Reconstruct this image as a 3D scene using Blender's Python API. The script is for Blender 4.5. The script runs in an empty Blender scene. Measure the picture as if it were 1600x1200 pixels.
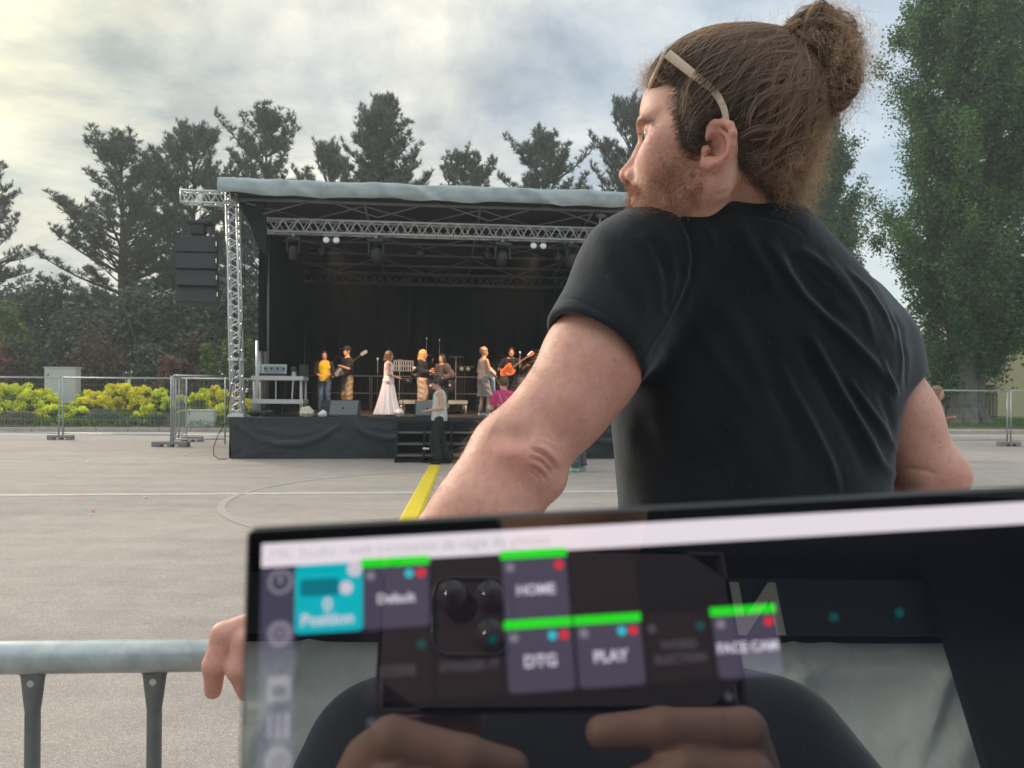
import bpy, math, random
import numpy as np
from mathutils import Vector, Matrix

S = bpy.context.scene
C = S.collection
PI = math.pi
R = math.radians

# ------------------------------------------------------------------ camera
F_PX, CX, CY, ROLL, EYE = 1200.0, 800.0, 612.0, R(0.5), 1.45
CAM_R = np.array([math.cos(ROLL), 0.0, math.sin(ROLL)])
CAM_U = np.array([-math.sin(ROLL), 0.0, math.cos(ROLL)])
CAM_F = np.array([0.0, 1.0, 0.0])
EYEP = np.array([0.0, 0.0, EYE])
cd = bpy.data.cameras.new('camera'); cam = bpy.data.objects.new('camera', cd); C.objects.link(cam)
cam.matrix_world = Matrix(((CAM_R[0], CAM_U[0], -CAM_F[0], 0), (CAM_R[1], CAM_U[1], -CAM_F[1], 0), (CAM_R[2], CAM_U[2], -CAM_F[2], EYE), (0, 0, 0, 1)))
cd.sensor_width = 34.6; cd.lens = 34.6*F_PX/1600; cd.shift_y = (CY-600)/1600
cd.clip_start = 0.01; cd.clip_end = 3000
cd.dof.use_dof = True; cd.dof.focus_distance = 1.35; cd.dof.aperture_fstop = 14.0
S.camera = cam
S.render.resolution_x, S.render.resolution_y = 1024, 768

# ------------------------------------------------------------------ sky, sun, exposure
SUN_AZ, SUN_EL = R(-48), R(24)          # azimuth from +Y towards +X
w = bpy.data.worlds.new('World'); S.world = w; w.use_nodes = True
nt = w.node_tree; nt.nodes.clear()
def N(t, **k):
    n = nt.nodes.new(t)
    for a, b in k.items(): setattr(n, a, b)
    return n
L = nt.links.new
out = N('ShaderNodeOutputWorld'); bg = N('ShaderNodeBackground'); bg.inputs[1].default_value = 0.1
sky = N('ShaderNodeTexSky', sky_type='NISHITA', sun_disc=False, sun_elevation=SUN_EL, sun_rotation=SUN_AZ, air_density=1.0, dust_density=1.5, ozone_density=1.5)
tc = N('ShaderNodeTexCoord')
sep = N('ShaderNodeSeparateXYZ'); L(tc.outputs['Generated'], sep.inputs[0])
# project the direction onto a cloud layer so that clouds flatten towards the horizon
zc = N('ShaderNodeMath', operation='MAXIMUM'); L(sep.outputs[2], zc.inputs[0]); zc.inputs[1].default_value = 0.0
za = N('ShaderNodeMath', operation='ADD'); L(zc.outputs[0], za.inputs[0]); za.inputs[1].default_value = 0.22
dx = N('ShaderNodeMath', operation='DIVIDE'); L(sep.outputs[0], dx.inputs[0]); L(za.outputs[0], dx.inputs[1])
dy = N('ShaderNodeMath', operation='DIVIDE'); L(sep.outputs[1], dy.inputs[0]); L(za.outputs[0], dy.inputs[1])
cmb = N('ShaderNodeCombineXYZ'); L(dx.outputs[0], cmb.inputs[0]); L(dy.outputs[0], cmb.inputs[1])
def noise(scale, det, rough, dist, off):
    mp = N('ShaderNodeMapping'); mp.inputs['Location'].default_value = off; L(cmb.outputs[0], mp.inputs[0])
    n = N('ShaderNodeTexNoise'); n.inputs['Scale'].default_value = scale; n.inputs['Detail'].default_value = det
    n.inputs['Roughness'].default_value = rough; n.inputs['Distortion'].default_value = dist
    L(mp.outputs[0], n.inputs['Vector']); return n
n1 = noise(1.45, 9, .60, .45, (5.3, 0.4, 2)); n2 = noise(2.6, 8, .6, .2, (7.3, 2.2, 4)); n3 = noise(.55, 3, .5, 0, (1.3, 8.2, 2))
def ramp(src, pts):
    r = N('ShaderNodeValToRGB'); r.color_ramp.elements[0].position, r.color_ramp.elements[0].color = pts[0]
    r.color_ramp.elements[1].position, r.color_ramp.elements[1].color = pts[-1]
    for p, c in pts[1:-1]: e = r.color_ramp.elements.new(p); e.color = c
    L(src, r.inputs[0]); return r
def mixc(a, b, f, mode='MIX'):
    m = N('ShaderNodeMix', data_type='RGBA', blend_type=mode)
    for s, i in ((f, 0), (a, 6), (b, 7)):
        if hasattr(s, 'is_linked') or hasattr(s, 'links'): L(s, m.inputs[i])
        else: m.inputs[i].default_value = s
    return m.outputs[2]
K = 10.0     # the background strength is 0.1: cloud radiances are given times ten
cloud = ramp(n1.outputs[0], [(.33, (.27*K, .315*K, .355*K, 1)), (.45, (.43*K, .445*K, .445*K, 1)), (.55, (.56*K, .55*K, .505*K, 1)), (.74, (.74*K, .725*K, .65*K, 1))])
cloud2 = ramp(n2.outputs[0], [(.36, (.70, .735, .79, 1)), (.64, (1.27, 1.25, 1.19, 1))])
cl = mixc(cloud.outputs[0], cloud2.outputs[0], 1.0, 'MULTIPLY')
# warm glow round the hidden sun, cooler towards the right
def dot(v):
    d = N('ShaderNodeVectorMath', operation='DOT_PRODUCT'); L(tc.outputs['Generated'], d.inputs[0]); d.inputs[1].default_value = v; return d.outputs['Value']
sv = (math.sin(SUN_AZ)*math.cos(SUN_EL), math.cos(SUN_AZ)*math.cos(SUN_EL), math.sin(SUN_EL))
warm = ramp(dot(sv), [(.45, (.92, .98, 1.05, 1)), (.74, (1, 1, .985, 1)), (.88, (1.0, .99, .96, 1)), (.95, (1.08, 1.04, .88, 1)), (1.0, (1.45, 1.34, 1.0, 1))])
cl = mixc(cl, warm.outputs[0], 1.0, 'MULTIPLY')
# gaps of thin blue: clear sky (scaled to the same exposure) shows through on the right
skyb = mixc(sky.outputs[0], (1.5, 1.45, 1.35, 1), 1.0, 'MULTIPLY')
gap0 = ramp(n3.outputs[0], [(.36, (1, 1, 1, 1)), (.56, (0, 0, 0, 1))])
side = ramp(dot((math.sin(R(42))*.95, math.cos(R(42))*.95, .28)), [(.72, (.0, .0, .0, 1)), (.95, (1, 1, 1, 1))])
gm = mixc(side.outputs[0], gap0.outputs[0], 0.55, 'MULTIPLY')
gs = N('ShaderNodeMath', operation='MULTIPLY'); L(gm, gs.inputs[0]); gs.inputs[1].default_value = .7
col = mixc(cl, skyb, gs.outputs[0])
# a brighter overhead veil of cloud
zen = ramp(sep.outputs[2], [(.0, (1.0, 1.0, 1.0, 1)), (.45, (1.0, 1.0, 1.0, 1)), (.80, (1.9, 1.88, 1.84, 1))])
col = mixc(col, zen.outputs[0], 1.0, 'MULTIPLY')
L(col, bg.inputs[0]); L(bg.outputs[0], out.inputs[0])

sd = bpy.data.lights.new('sun', 'SUN'); sun = bpy.data.objects.new('sun', sd); C.objects.link(sun)
sd.energy = 1.5; sd.angle = R(14); sd.color = (1.0, .90, .74)
sun.rotation_euler = Vector(sv).to_track_quat('Z', 'Y').to_euler()

S.view_settings.view_transform = 'Standard'; S.view_settings.look = 'None'
S.view_settings.exposure = 0.70; S.view_settings.gamma = 1.0; S.view_settings.use_curve_mapping = False
S.cycles.max_bounces = 6; S.cycles.transparent_max_bounces = 12
S.cycles.use_denoising = True

# ------------------------------------------------------------------ picture geometry -> world points
def ray(px, py): return CAM_R*((px-CX)/F_PX) + CAM_F + CAM_U*(-(py-CY)/F_PX)
def P(px, py, Y): return EYEP + ray(px, py)*Y                     # the point of that ray at distance Y
def G(px, py, z=0.0):                                            # the point of that ray at height z
    d = ray(px, py); return EYEP + d*((z-EYE)/d[2])
def project(p):
    d = np.asarray(p) - EYEP
    y = d[..., 1]; return CX + F_PX*(d @ CAM_R)/y, CY - F_PX*(d @ CAM_U)/y

# ------------------------------------------------------------------ materials
MATS = {}
def mat(name, col=(.5, .5, .5), rough=.6, metal=0.0, spec=.5, bump=None, var=None, emit=None, estr=1.0, sss=0.0, sheen=0.0, attr=None, coat=0.0, trans=None, alpha=1.0):
    """principled material; var=(scale, amount, colour) mottles the colour, bump=(scale, strength, distance)."""
    m = bpy.data.materials.new(name); m.use_nodes = True; t = m.node_tree; b = t.nodes['Principled BSDF']
    b.inputs['Base Color'].default_value = (*col, 1); b.inputs['Roughness'].default_value = rough
    b.inputs['Metallic'].default_value = metal; b.inputs['Specular IOR Level'].default_value = spec
    if sheen: b.inputs['Sheen Weight'].default_value = sheen; b.inputs['Sheen Roughness'].default_value = .5
    if coat: b.inputs['Coat Weight'].default_value = coat
    if sss:
        b.inputs['Subsurface Weight'].default_value = sss; b.inputs['Subsurface Radius'].default_value = (1, .35, .2); b.inputs['Subsurface Scale'].default_value = .008
    if emit: b.inputs['Emission Color'].default_value = (*emit, 1); b.inputs['Emission Strength'].default_value = estr
    if alpha < 1: b.inputs['Alpha'].default_value = alpha
    tcn = t.nodes.new('ShaderNodeTexCoord')
    src = None
    if attr:
        a = t.nodes.new('ShaderNodeAttribute'); a.attribute_name = attr
        mx = t.nodes.new('ShaderNodeMix'); mx.data_type = 'RGBA'; mx.blend_type = 'MULTIPLY'; mx.inputs[0].default_value = 1
        mx.inputs[6].default_value = (*col, 1); t.links.new(a.outputs['Color'], mx.inputs[7]); src = mx.outputs[2]
        t.links.new(src, b.inputs['Base Color'])
    if var:
        for (sc_, am, c2) in (var if isinstance(var, list) else [var]):
            n = t.nodes.new('ShaderNodeTexNoise'); n.inputs['Scale'].default_value = sc_; n.inputs['Detail'].default_value = 6; n.inputs['Roughness'].default_value = .6
            t.links.new(tcn.outputs['Object'], n.inputs['Vector'])
            rp = t.nodes.new('ShaderNodeValToRGB'); rp.color_ramp.elements[0].position = .4; rp.color_ramp.elements[1].position = .65
            rp.color_ramp.elements[1].color = (am, am, am, 1); rp.color_ramp.elements[0].color = (0, 0, 0, 1)
            t.links.new(n.outputs[0], rp.inputs[0])
            mx = t.nodes.new('ShaderNodeMix'); mx.data_type = 'RGBA'; t.links.new(rp.outputs[0], mx.inputs[0])
            if src is None: mx.inputs[6].default_value = (*col, 1)
            else: t.links.new(src, mx.inputs[6])
            mx.inputs[7].default_value = (*c2, 1); src = mx.outputs[2]
        t.links.new(src, b.inputs['Base Color'])
    if bump:
        prev = None
        for (sc_, st, di) in (bump if isinstance(bump, list) else [bump]):
            n = t.nodes.new('ShaderNodeTexNoise'); n.inputs['Scale'].default_value = sc_; n.inputs['Detail'].default_value = 5
            t.links.new(tcn.outputs['Object'], n.inputs['Vector'])
            bp = t.nodes.new('ShaderNodeBump'); bp.inputs['Strength'].default_value = st; bp.inputs['Distance'].default_value = di
            t.links.new(n.outputs[0], bp.inputs['Height'])
            if prev: t.links.new(prev, bp.inputs['Normal'])
            prev = bp.outputs[0]
        t.links.new(prev, b.inputs['Normal'])
    if trans:      # thin leaf: part of the light passes through
        tr = t.nodes.new('ShaderNodeBsdfTranslucent'); ad = t.nodes.new('ShaderNodeMixShader'); ad.inputs[0].default_value = trans
        if src is not None: t.links.new(src, tr.inputs[0])
        else: tr.inputs[0].default_value = (*col, 1)
        o = t.nodes['Material Output']
        t.links.new(b.outputs[0], ad.inputs[1]); t.links.new(tr.outputs[0], ad.inputs[2]); t.links.new(ad.outputs[0], o.inputs[0])
    MATS[name] = m
    return m

# ------------------------------------------------------------------ objects
def tag(o, label=None, cat=None, group=None, kind=None):
    if label: o['label'] = label
    if cat: o['category'] = cat
    if group: o['group'] = group
    if kind: o['kind'] = kind
    return o
def thing(name, label, cat, loc=(0, 0, 0), rz=0.0, group=None):
    o = bpy.data.objects.new(name, None); C.objects.link(o); o.empty_display_size = .1
    o.location = loc; o.rotation_euler = (0, 0, rz)
    return tag(o, label, cat, group)
def link(name, me, m=None, parent=None, smooth=False):
    if m is not None: me.materials.append(m)
    if smooth: me.polygons.foreach_set('use_smooth', np.ones(len(me.polygons), bool))
    o = bpy.data.objects.new(name, me); C.objects.link(o)
    if parent is not None: o.parent = parent
    return o
def np_mesh(name, V, Fq, m=None, parent=None, smooth=True, col=None):
    """numpy vertices (n,3) and faces (m,3|4) -> one object; col = per-vertex rgb stored as 'tint'."""
    V = np.ascontiguousarray(V, np.float32); Fq = np.ascontiguousarray(Fq, np.int32)
    me = bpy.data.meshes.new(name); k = Fq.shape[1]
    me.vertices.add(len(V)); me.vertices.foreach_set('co', V.ravel())
    me.loops.add(Fq.size); me.loops.foreach_set('vertex_index', Fq.ravel())
    me.polygons.add(len(Fq)); me.polygons.foreach_set('loop_start', np.arange(0, Fq.size, k, dtype=np.int32))
    me.polygons.foreach_set('loop_total', np.full(len(Fq), k, np.int32))
    if col is not None:
        a = me.color_attributes.new('tint', 'FLOAT_COLOR', 'POINT'); c4 = np.ones((len(V), 4), np.float32); c4[:, :3] = col
        a.data.foreach_set('color', c4.ravel())
    me.update(calc_edges=True)
    return link(name, me, m, parent, smooth)
def copy_tree(o, parent=None):
    c = o.copy(); C.objects.link(c)
    if parent is not None: c.parent = parent
    for ch in [x for x in C.objects if x.parent is o]: copy_tree(ch, c)
    return c
def frame_of(d):
    d = np.asarray(d, float); d = d/np.linalg.norm(d)
    a = np.array([0, 0, 1.0]) if abs(d[2]) < .9 else np.array([1.0, 0, 0])
    s = np.cross(d, a); s /= np.linalg.norm(s); return s, np.cross(s, d)

class MB:
    """collects simple solids and builds them as one mesh object"""
    def __init__(s): s.v = []; s.f = []
    def raw(s, vs, fs):
        o = len(s.v); s.v += [tuple(float(c) for c in v) for v in vs]; s.f += [tuple(i+o for i in f) for f in fs]; return s
    def box(s, lo, hi, M=None):
        (x0, y0, z0), (x1, y1, z1) = lo, hi
        vs = [(x0, y0, z0), (x1, y0, z0), (x1, y1, z0), (x0, y1, z0), (x0, y0, z1), (x1, y0, z1), (x1, y1, z1), (x0, y1, z1)]
        if M is not None: vs = [tuple(M @ Vector(v)) for v in vs]
        return s.raw(vs, [(3, 2, 1, 0), (4, 5, 6, 7), (0, 1, 5, 4), (1, 2, 6, 5), (2, 3, 7, 6), (3, 0, 4, 7)])
    def tube(s, pts, r, n=8, caps=True):
        pts = [np.asarray(p, float) for p in pts]; rs = r if hasattr(r, '__len__') else [r]*len(pts)
        rings = []; u = None
        for i, p in enumerate(pts):
            d = (pts[min(i+1, len(pts)-1)] - pts[max(i-1, 0)])
            if u is None: u, v = frame_of(d)
            else:
                d = d/np.linalg.norm(d); u = u - d*np.dot(u, d); u /= np.linalg.norm(u); v = np.cross(u, d)
            rings.append([p + rs[i]*(u*math.cos(2*PI*k/n) + v*math.sin(2*PI*k/n)) for k in range(n)])
        vs = [q for ring in rings for q in ring]; fs = []
        for i in range(len(pts)-1):
            for k in range(n):
                a = i*n+k; b = i*n+(k+1) % n; fs.append((a, b, b+n, a+n))
        if caps: fs.append(tuple(range(n))[::-1]); fs.append(tuple((len(pts)-1)*n+k for k in range(n)))
        return s.raw(vs, fs)
    def prism(s, poly, axis_vec, M=None):
        n = len(poly); a = [tuple(p) for p in poly]; b = [tuple(np.asarray(p, float)+np.asarray(axis_vec, float)) for p in poly]
        vs = a+b
        if M is not None: vs = [tuple(M @ Vector(v)) for v in vs]
        return s.raw(vs, [tuple(range(n))[::-1], tuple(range(n, 2*n))] + [(i, (i+1) % n, n+(i+1) % n, n+i) for i in range(n)])
    def ball(s, c, r, n=8, m=6, sc=(1, 1, 1)):
        vs = [(c[0], c[1], c[2]+r*sc[2])]
        for j in range(1, m):
            for k in range(n):
                t = PI*j/m; p = 2*PI*k/n
                vs.append((c[0]+r*sc[0]*math.sin(t)*math.cos(p), c[1]+r*sc[1]*math.sin(t)*math.sin(p), c[2]+r*sc[2]*math.cos(t)))
        vs.append((c[0], c[1], c[2]-r*sc[2])); fs = []
        for k in range(n): fs.append((0, 1+k, 1+(k+1) % n))
        for j in range(m-2):
            for k in range(n): a = 1+j*n+k; b = 1+j*n+(k+1) % n; fs.append((a, a+n, b+n, b))
        e = len(vs)-1
        for k in range(n): fs.append((e, 1+(m-2)*n+(k+1) % n, 1+(m-2)*n+k))
        return s.raw(vs, fs)
    def build(s, name, m=None, parent=None, smooth=False, bevel=0.0, seg=2):
        me = bpy.data.meshes.new(name); me.from_pydata(s.v, [], s.f); me.update()
        o = link(name, me, m, parent, smooth)
        if bevel:
            b = o.modifiers.new('bevel', 'BEVEL'); b.width = bevel; b.segments = seg; b.limit_method = 'ANGLE'
        return o
def struct(o): o['kind'] = 'structure'; return o

# ------------------------------------------------------------------ signed-distance modelling (numpy) -> one smooth surface
class Field:
    def __init__(s, lo, hi, h):
        s.h = h; s.lo = np.array(lo, np.float32); s.n = np.ceil((np.array(hi)-np.array(lo))/h).astype(int)+1
        s.D = np.full(s.n, .5, np.float32)
        s.ax = [s.lo[i]+h*np.arange(s.n[i], dtype=np.float32) for i in range(3)]
    def sl(s, lo, hi):
        i0 = np.clip(np.floor((np.array(lo)-s.lo)/s.h).astype(int), 0, s.n); i1 = np.clip(np.ceil((np.array(hi)-s.lo)/s.h).astype(int)+1, 0, s.n)
        return tuple(slice(a, b) for a, b in zip(i0, i1))
    def grid(s, sl):
        return s.ax[0][sl[0]][:, None, None], s.ax[1][sl[1]][None, :, None], s.ax[2][sl[2]][None, None, :]
    def apply(s, d, sl, k, op):
        a = s.D[sl]
        if op == 'sub': a = -a
        if k > 0:
            hh = np.maximum(k-np.abs(a-d), 0)/k; r = np.minimum(a, d)-hh*hh*k*.25
        else: r = np.minimum(a, d)
        s.D[sl] = -r if op == 'sub' else r
    def cone(s, a, b, ra, rb, k=.02, op='add'):
        a = np.asarray(a, np.float32); b = np.asarray(b, np.float32); m = max(ra, rb)+k+3*s.h
        sl = s.sl(np.minimum(a, b)-m, np.maximum(a, b)+m)
        if min(q.stop-q.start for q in sl) < 1: return s
        x, y, z = s.grid(sl); ba = b-a; L2 = float(ba@ba)+1e-12
        t = np.clip(((x-a[0])*ba[0]+(y-a[1])*ba[1]+(z-a[2])*ba[2])/L2, 0, 1)
        d = np.sqrt((x-a[0]-t*ba[0])**2+(y-a[1]-t*ba[1])**2+(z-a[2]-t*ba[2])**2)-(ra+(rb-ra)*t)
        s.apply(d.astype(np.float32), sl, k, op); return s
    def chain(s, pts, rs, k=.02, op='add'):
        for i in range(len(pts)-1): s.cone(pts[i], pts[i+1], rs[i], rs[i+1], k, op)
        return s
    def ell(s, c, r, M=None, k=.02, op='add'):
        """ellipsoid with semi-axes r along the rows of M"""
        c = np.asarray(c, np.float32); M = np.eye(3, dtype=np.float32) if M is None else np.asarray(M, np.float32); m = max(r)+k+3*s.h
        sl = s.sl(c-m, c+m)
        if min(q.stop-q.start for q in sl) < 1: return s
        x, y, z = s.grid(sl); q = [((x-c[0])*M[i][0]+(y-c[1])*M[i][1]+(z-c[2])*M[i][2]) for i in range(3)]
        k0 = np.sqrt(sum((q[i]/r[i])**2 for i in range(3)))+1e-9; k1 = np.sqrt(sum((q[i]/r[i]**2)**2 for i in range(3)))+1e-9
        s.apply((k0*(k0-1)/k1).astype(np.float32), sl, k, op); return s
    def fn(s, f, lo, hi, k=.02, op='add'):
        sl = s.sl(lo, hi); x, y, z = s.grid(sl); s.apply(np.asarray(f(x, y, z), np.float32), sl, k, op); return s
    def cut(s, p, n, k=0.0):
        """remove what lies on the +n side of the plane through p"""
        n = np.asarray(n, float)/np.linalg.norm(n); x, y, z = s.grid(tuple(slice(0, q) for q in s.n))
        d = -((x-p[0])*n[0]+(y-p[1])*n[1]+(z-p[2])*n[2]); s.apply(d.astype(np.float32), tuple(slice(0, q) for q in s.n), k, 'sub'); return s
    def _c(s, p):
        q = ((np.asarray(p)-s.lo)/s.h); q = np.clip(q, 0, s.n-1.001); i = q.astype(np.int64); f = (q-i); st_ = (int(s.n[1]*s.n[2]), int(s.n[2]), 1)
        b = i[:, 0]*st_[0]+i[:, 1]*st_[1]+i[:, 2]; D = s.D.ravel(); v = [[[D[b+a*st_[0]+c*st_[1]+e] for e in (0, 1)] for c in (0, 1)] for a in (0, 1)]
        return v, f[:, 0], f[:, 1], f[:, 2]
    def sample(s, p):
        v, x, y, z = s._c(p); m = [[v[a][c][0]*(1-z)+v[a][c][1]*z for c in (0, 1)] for a in (0, 1)]; m = [m[a][0]*(1-y)+m[a][1]*y for a in (0, 1)]
        return m[0]*(1-x)+m[1]*x
    def grad(s, p, e=None):
        v, x, y, z = s._c(p); X, Y, Z = 1-x, 1-y, 1-z
        gx = ((v[1][0][0]-v[0][0][0])*Z+(v[1][0][1]-v[0][0][1])*z)*Y+((v[1][1][0]-v[0][1][0])*Z+(v[1][1][1]-v[0][1][1])*z)*y
        gy = ((v[0][1][0]-v[0][0][0])*Z+(v[0][1][1]-v[0][0][1])*z)*X+((v[1][1][0]-v[1][0][0])*Z+(v[1][1][1]-v[1][0][1])*z)*x
        gz_ = ((v[0][0][1]-v[0][0][0])*Y+(v[0][1][1]-v[0][1][0])*y)*X+((v[1][0][1]-v[1][0][0])*Y+(v[1][1][1]-v[1][1][0])*y)*x
        g = np.stack([gx, gy, gz_], 1).astype(float); return g/(np.linalg.norm(g, axis=1, keepdims=True)+1e-9)
    def mesh(s):
        D = s.D; n = s.n; ins = D < 0; pos = []; cid = []; quads = []
        dims = n-1
        def cell(i, j, k): return (i*dims[1]+j)*dims[2]+k
        for ax in range(3):
            a = [slice(None)]*3; b = [slice(None)]*3; a[ax] = slice(0, -1); b[ax] = slice(1, None)
            cr = ins[tuple(a)] != ins[tuple(b)]
            I = np.argwhere(cr); d0 = D[tuple(a)][cr]; d1 = D[tuple(b)][cr]; t = d0/(d0-d1)
            o1, o2 = [(1, 2), (2, 0), (0, 1)][ax]
            ok = (I[:, o1] > 0) & (I[:, o2] > 0) & (I[:, o1] < n[o1]-1) & (I[:, o2] < n[o2]-1)
            I = I[ok]; t = t[ok]; d0 = d0[ok]
            p = I.astype(float); p[:, ax] += t
            q = []
            for (e1, e2) in ((0, 0), (-1, 0), (-1, -1), (0, -1)):
                J = I.copy(); J[:, o1] += e1; J[:, o2] += e2
                c = cell(J[:, 0], J[:, 1], J[:, 2]); q.append(c); cid.append(c); pos.append(p)
            q = np.stack(q, 1); flip = d0 < 0; q[flip] = q[flip][:, ::-1]; quads.append(q)
        cid = np.concatenate(cid); pos = np.concatenate(pos); quads = np.concatenate(quads)
        u, inv = np.unique(cid, return_inverse=True); cnt = np.bincount(inv)
        V = np.stack([np.bincount(inv, pos[:, i])/cnt for i in range(3)], 1)*s.h+s.lo
        return V, np.searchsorted(u, quads)[:, ::-1]
def normals_of(V, Fq):
    a = V[Fq[:, 2]]-V[Fq[:, 0]]; b = V[Fq[:, 3 if Fq.shape[1] == 4 else 1]]-V[Fq[:, 1 if Fq.shape[1] == 4 else 0]]
    fn = np.cross(a, b); n = np.zeros_like(V)
    for i in range(Fq.shape[1]):
        for c in range(3): n[:, c] += np.bincount(Fq[:, i], fn[:, c], len(V))
    return n/(np.linalg.norm(n, axis=1, keepdims=True)+1e-12)
def relax(V, Fq, it=2, lam=.5):
    for _ in range(it):
        acc = np.zeros_like(V); cnt = np.zeros(len(V)); k = Fq.shape[1]
        for i in range(k):
            for (a, b) in ((Fq[:, i], Fq[:, (i+1) % k]), (Fq[:, (i+1) % k], Fq[:, i])):
                cnt += np.bincount(a, minlength=len(V))
                for c in range(3): acc[:, c] += np.bincount(a, V[b, c], len(V))
        V = V+(acc/np.maximum(cnt, 1)[:, None]-V)*lam
    return V
def polydist(px, py, poly):
    """distance of points to a polyline, and parameter 0..1 along it"""
    best = np.full(px.shape, 1e9); tt = np.zeros(px.shape); n = len(poly)-1
    for i in range(n):
        (x0, y0), (x1, y1) = poly[i], poly[i+1]; dx, dy = x1-x0, y1-y0; t = np.clip(((px-x0)*dx+(py-y0)*dy)/(dx*dx+dy*dy), 0, 1)
        d = np.hypot(px-x0-t*dx, py-y0-t*dy); m = d < best; best[m] = d[m]; tt[m] = (i+t[m])/n
    return best, tt
def in_poly(px, py, poly):
    c = np.zeros(px.shape, bool); n = len(poly)
    for i in range(n):
        x0, y0 = poly[i]; x1, y1 = poly[(i+1) % n]
        m = ((y0 > py) != (y1 > py)) & (px < (x1-x0)*(py-y0)/((y1-y0) or 1e-9)+x0); c ^= m
    return c
def soft_poly(px, py, poly, wd):
    d, _ = polydist(px, py, list(poly)+[poly[0]]); s = np.where(in_poly(px, py, poly), 1, -1)*d
    return np.clip(.5+s/(2*wd), 0, 1)

def hair_curves(name, pts, rad, m, parent, taper=True):
    """pts (n,s,3) strands -> one curves object"""
    n, s, _ = pts.shape
    hc = bpy.data.hair_curves.new(name); hc.add_curves([s]*n)
    hc.position_data.foreach_set('vector', pts.astype(np.float32).ravel())
    a = hc.attributes.get('radius') or hc.attributes.new('radius', 'FLOAT', 'POINT')
    t = np.linspace(0, 1, s)[None, :]; rr = np.broadcast_to(np.asarray(rad, float).reshape(-1, 1), (n, 1))*(1-.75*t**2 if taper else 1+0*t)
    a.data.foreach_set('value', rr.astype(np.float32).ravel())
    hc.materials.append(m); o = bpy.data.objects.new(name, hc); C.objects.link(o)
    if parent is not None: o.parent = parent
    return o
# ================================================================== the setting
rng = np.random.default_rng(7)
TH = R(6.6)                                             # the square's grid against the picture plane
DU = np.array([math.cos(TH), math.sin(TH), 0]); DV = np.array([-math.sin(TH), math.cos(TH), 0])
K0 = G(200, 675)                                        # a point of the far kerb
def sq(u, v, z=0.0): return K0*np.array([1, 1, 0]) + DU*u + DV*v + np.array([0, 0, z])

def asphalt():
    m = bpy.data.materials.new('asphalt'); m.use_nodes = True; t = m.node_tree; b = t.nodes['Principled BSDF']; l = t.links.new
    def nn(k, **a):
        n = t.nodes.new(k)
        for x, y in a.items(): setattr(n, x, y)
        return n
    tc_ = nn('ShaderNodeTexCoord')
    def nz(sc, det=4, ro=.6, vec=None):
        n = nn('ShaderNodeTexNoise'); n.inputs['Scale'].default_value = sc; n.inputs['Detail'].default_value = det; n.inputs['Roughness'].default_value = ro
        l(vec or tc_.outputs['Object'], n.inputs['Vector']); return n
    def rp(s, p):
        r = nn('ShaderNodeValToRGB'); e = r.color_ramp.elements; e[0].position, e[0].color = p[0]; e[1].position, e[1].color = p[-1]
        for q, c in p[1:-1]: x = e.new(q); x.color = c
        l(s, r.inputs[0]); return r.outputs[0]
    def mx(a, b_, f, mode='MIX'):
        n = nn('ShaderNodeMix', data_type='RGBA', blend_type=mode)
        for s, i in ((f, 0), (a, 6), (b_, 7)):
            if isinstance(s, bpy.types.NodeSocket): l(s, n.inputs[i])
            else: n.inputs[i].default_value = s
        return n.outputs[2]
    vo = nn('ShaderNodeTexVoronoi'); vo.inputs['Scale'].default_value = 210; l(tc_.outputs['Object'], vo.inputs['Vector'])
    stones = rp(vo.outputs['Color'], [(.0, (.15, .145, .14, 1)), (.35, (.30, .275, .26, 1)), (.62, (.42, .38, .355, 1)), (.86, (.62, .585, .55, 1)), (1, (.85, .83, .80, 1))])
    base = mx(stones, (.45, .375, .33, 1), .44)
    big = rp(nz(.16, 6, .62).outputs[0], [(.36, (.84, .84, .85, 1)), (.5, (1, .985, .97, 1)), (.66, (1.13, 1.11, 1.09, 1))])
    c = mx(base, big, 1.0, 'MULTIPLY')
    # long scuffs and tyre traces, stretched along the square
    mp = nn('ShaderNodeMapping'); mp.inputs['Rotation'].default_value = (0, 0, R(-12)); mp.inputs['Scale'].default_value = (.12, 1.1, 1); l(tc_.outputs['Object'], mp.inputs[0])
    st = rp(nz(1.6, 6, .65, mp.outputs[0]).outputs[0], [(.40, (.91, .91, .92, 1)), (.55, (1, 1, 1, 1)), (.68, (1.08, 1.07, 1.05, 1))])
    c = mx(c, st, 1.0, 'MULTIPLY')
    mid = rp(nz(2.3, 8, .7).outputs[0], [(.33, (.88, .88, .88, 1)), (.55, (1, 1, 1, 1)), (.7, (1.06, 1.06, 1.05, 1))])
    c = mx(c, mid, 1.0, 'MULTIPLY')
    l(c, b.inputs['Base Color']); b.inputs['Roughness'].default_value = .85; b.inputs['Specular IOR Level'].default_value = .3
    bp = nn('ShaderNodeBump'); bp.inputs['Strength'].default_value = .6; bp.inputs['Distance'].default_value = .003; l(vo.outputs['Distance'], bp.inputs['Height']); l(bp.outputs[0], b.inputs['Normal'])
    return m
M_ASPH = asphalt()
M_PAINT = mat('worn road paint', (.62, .60, .54), .8, var=[(6, .75, (.40, .37, .34)), (60, .4, (.45, .42, .38))])
M_PAINT2 = mat('faded road paint', (.385, .35, .32), .85, var=[(.9, 1.0, (.37, .34, .315)), (50, .5, (.39, .36, .335))])
M_CONC = mat('kerb concrete', (.46, .42, .37), .85, var=[(3, .6, (.36, .33, .29)), (40, .3, (.3, .28, .25))], bump=(60, .3, .003))
M_GUT = mat('pale gutter concrete', (.50, .46, .42), .85, var=[(1.2, .6, (.42, .38, .35)), (30, .3, (.36, .34, .31))])
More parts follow.
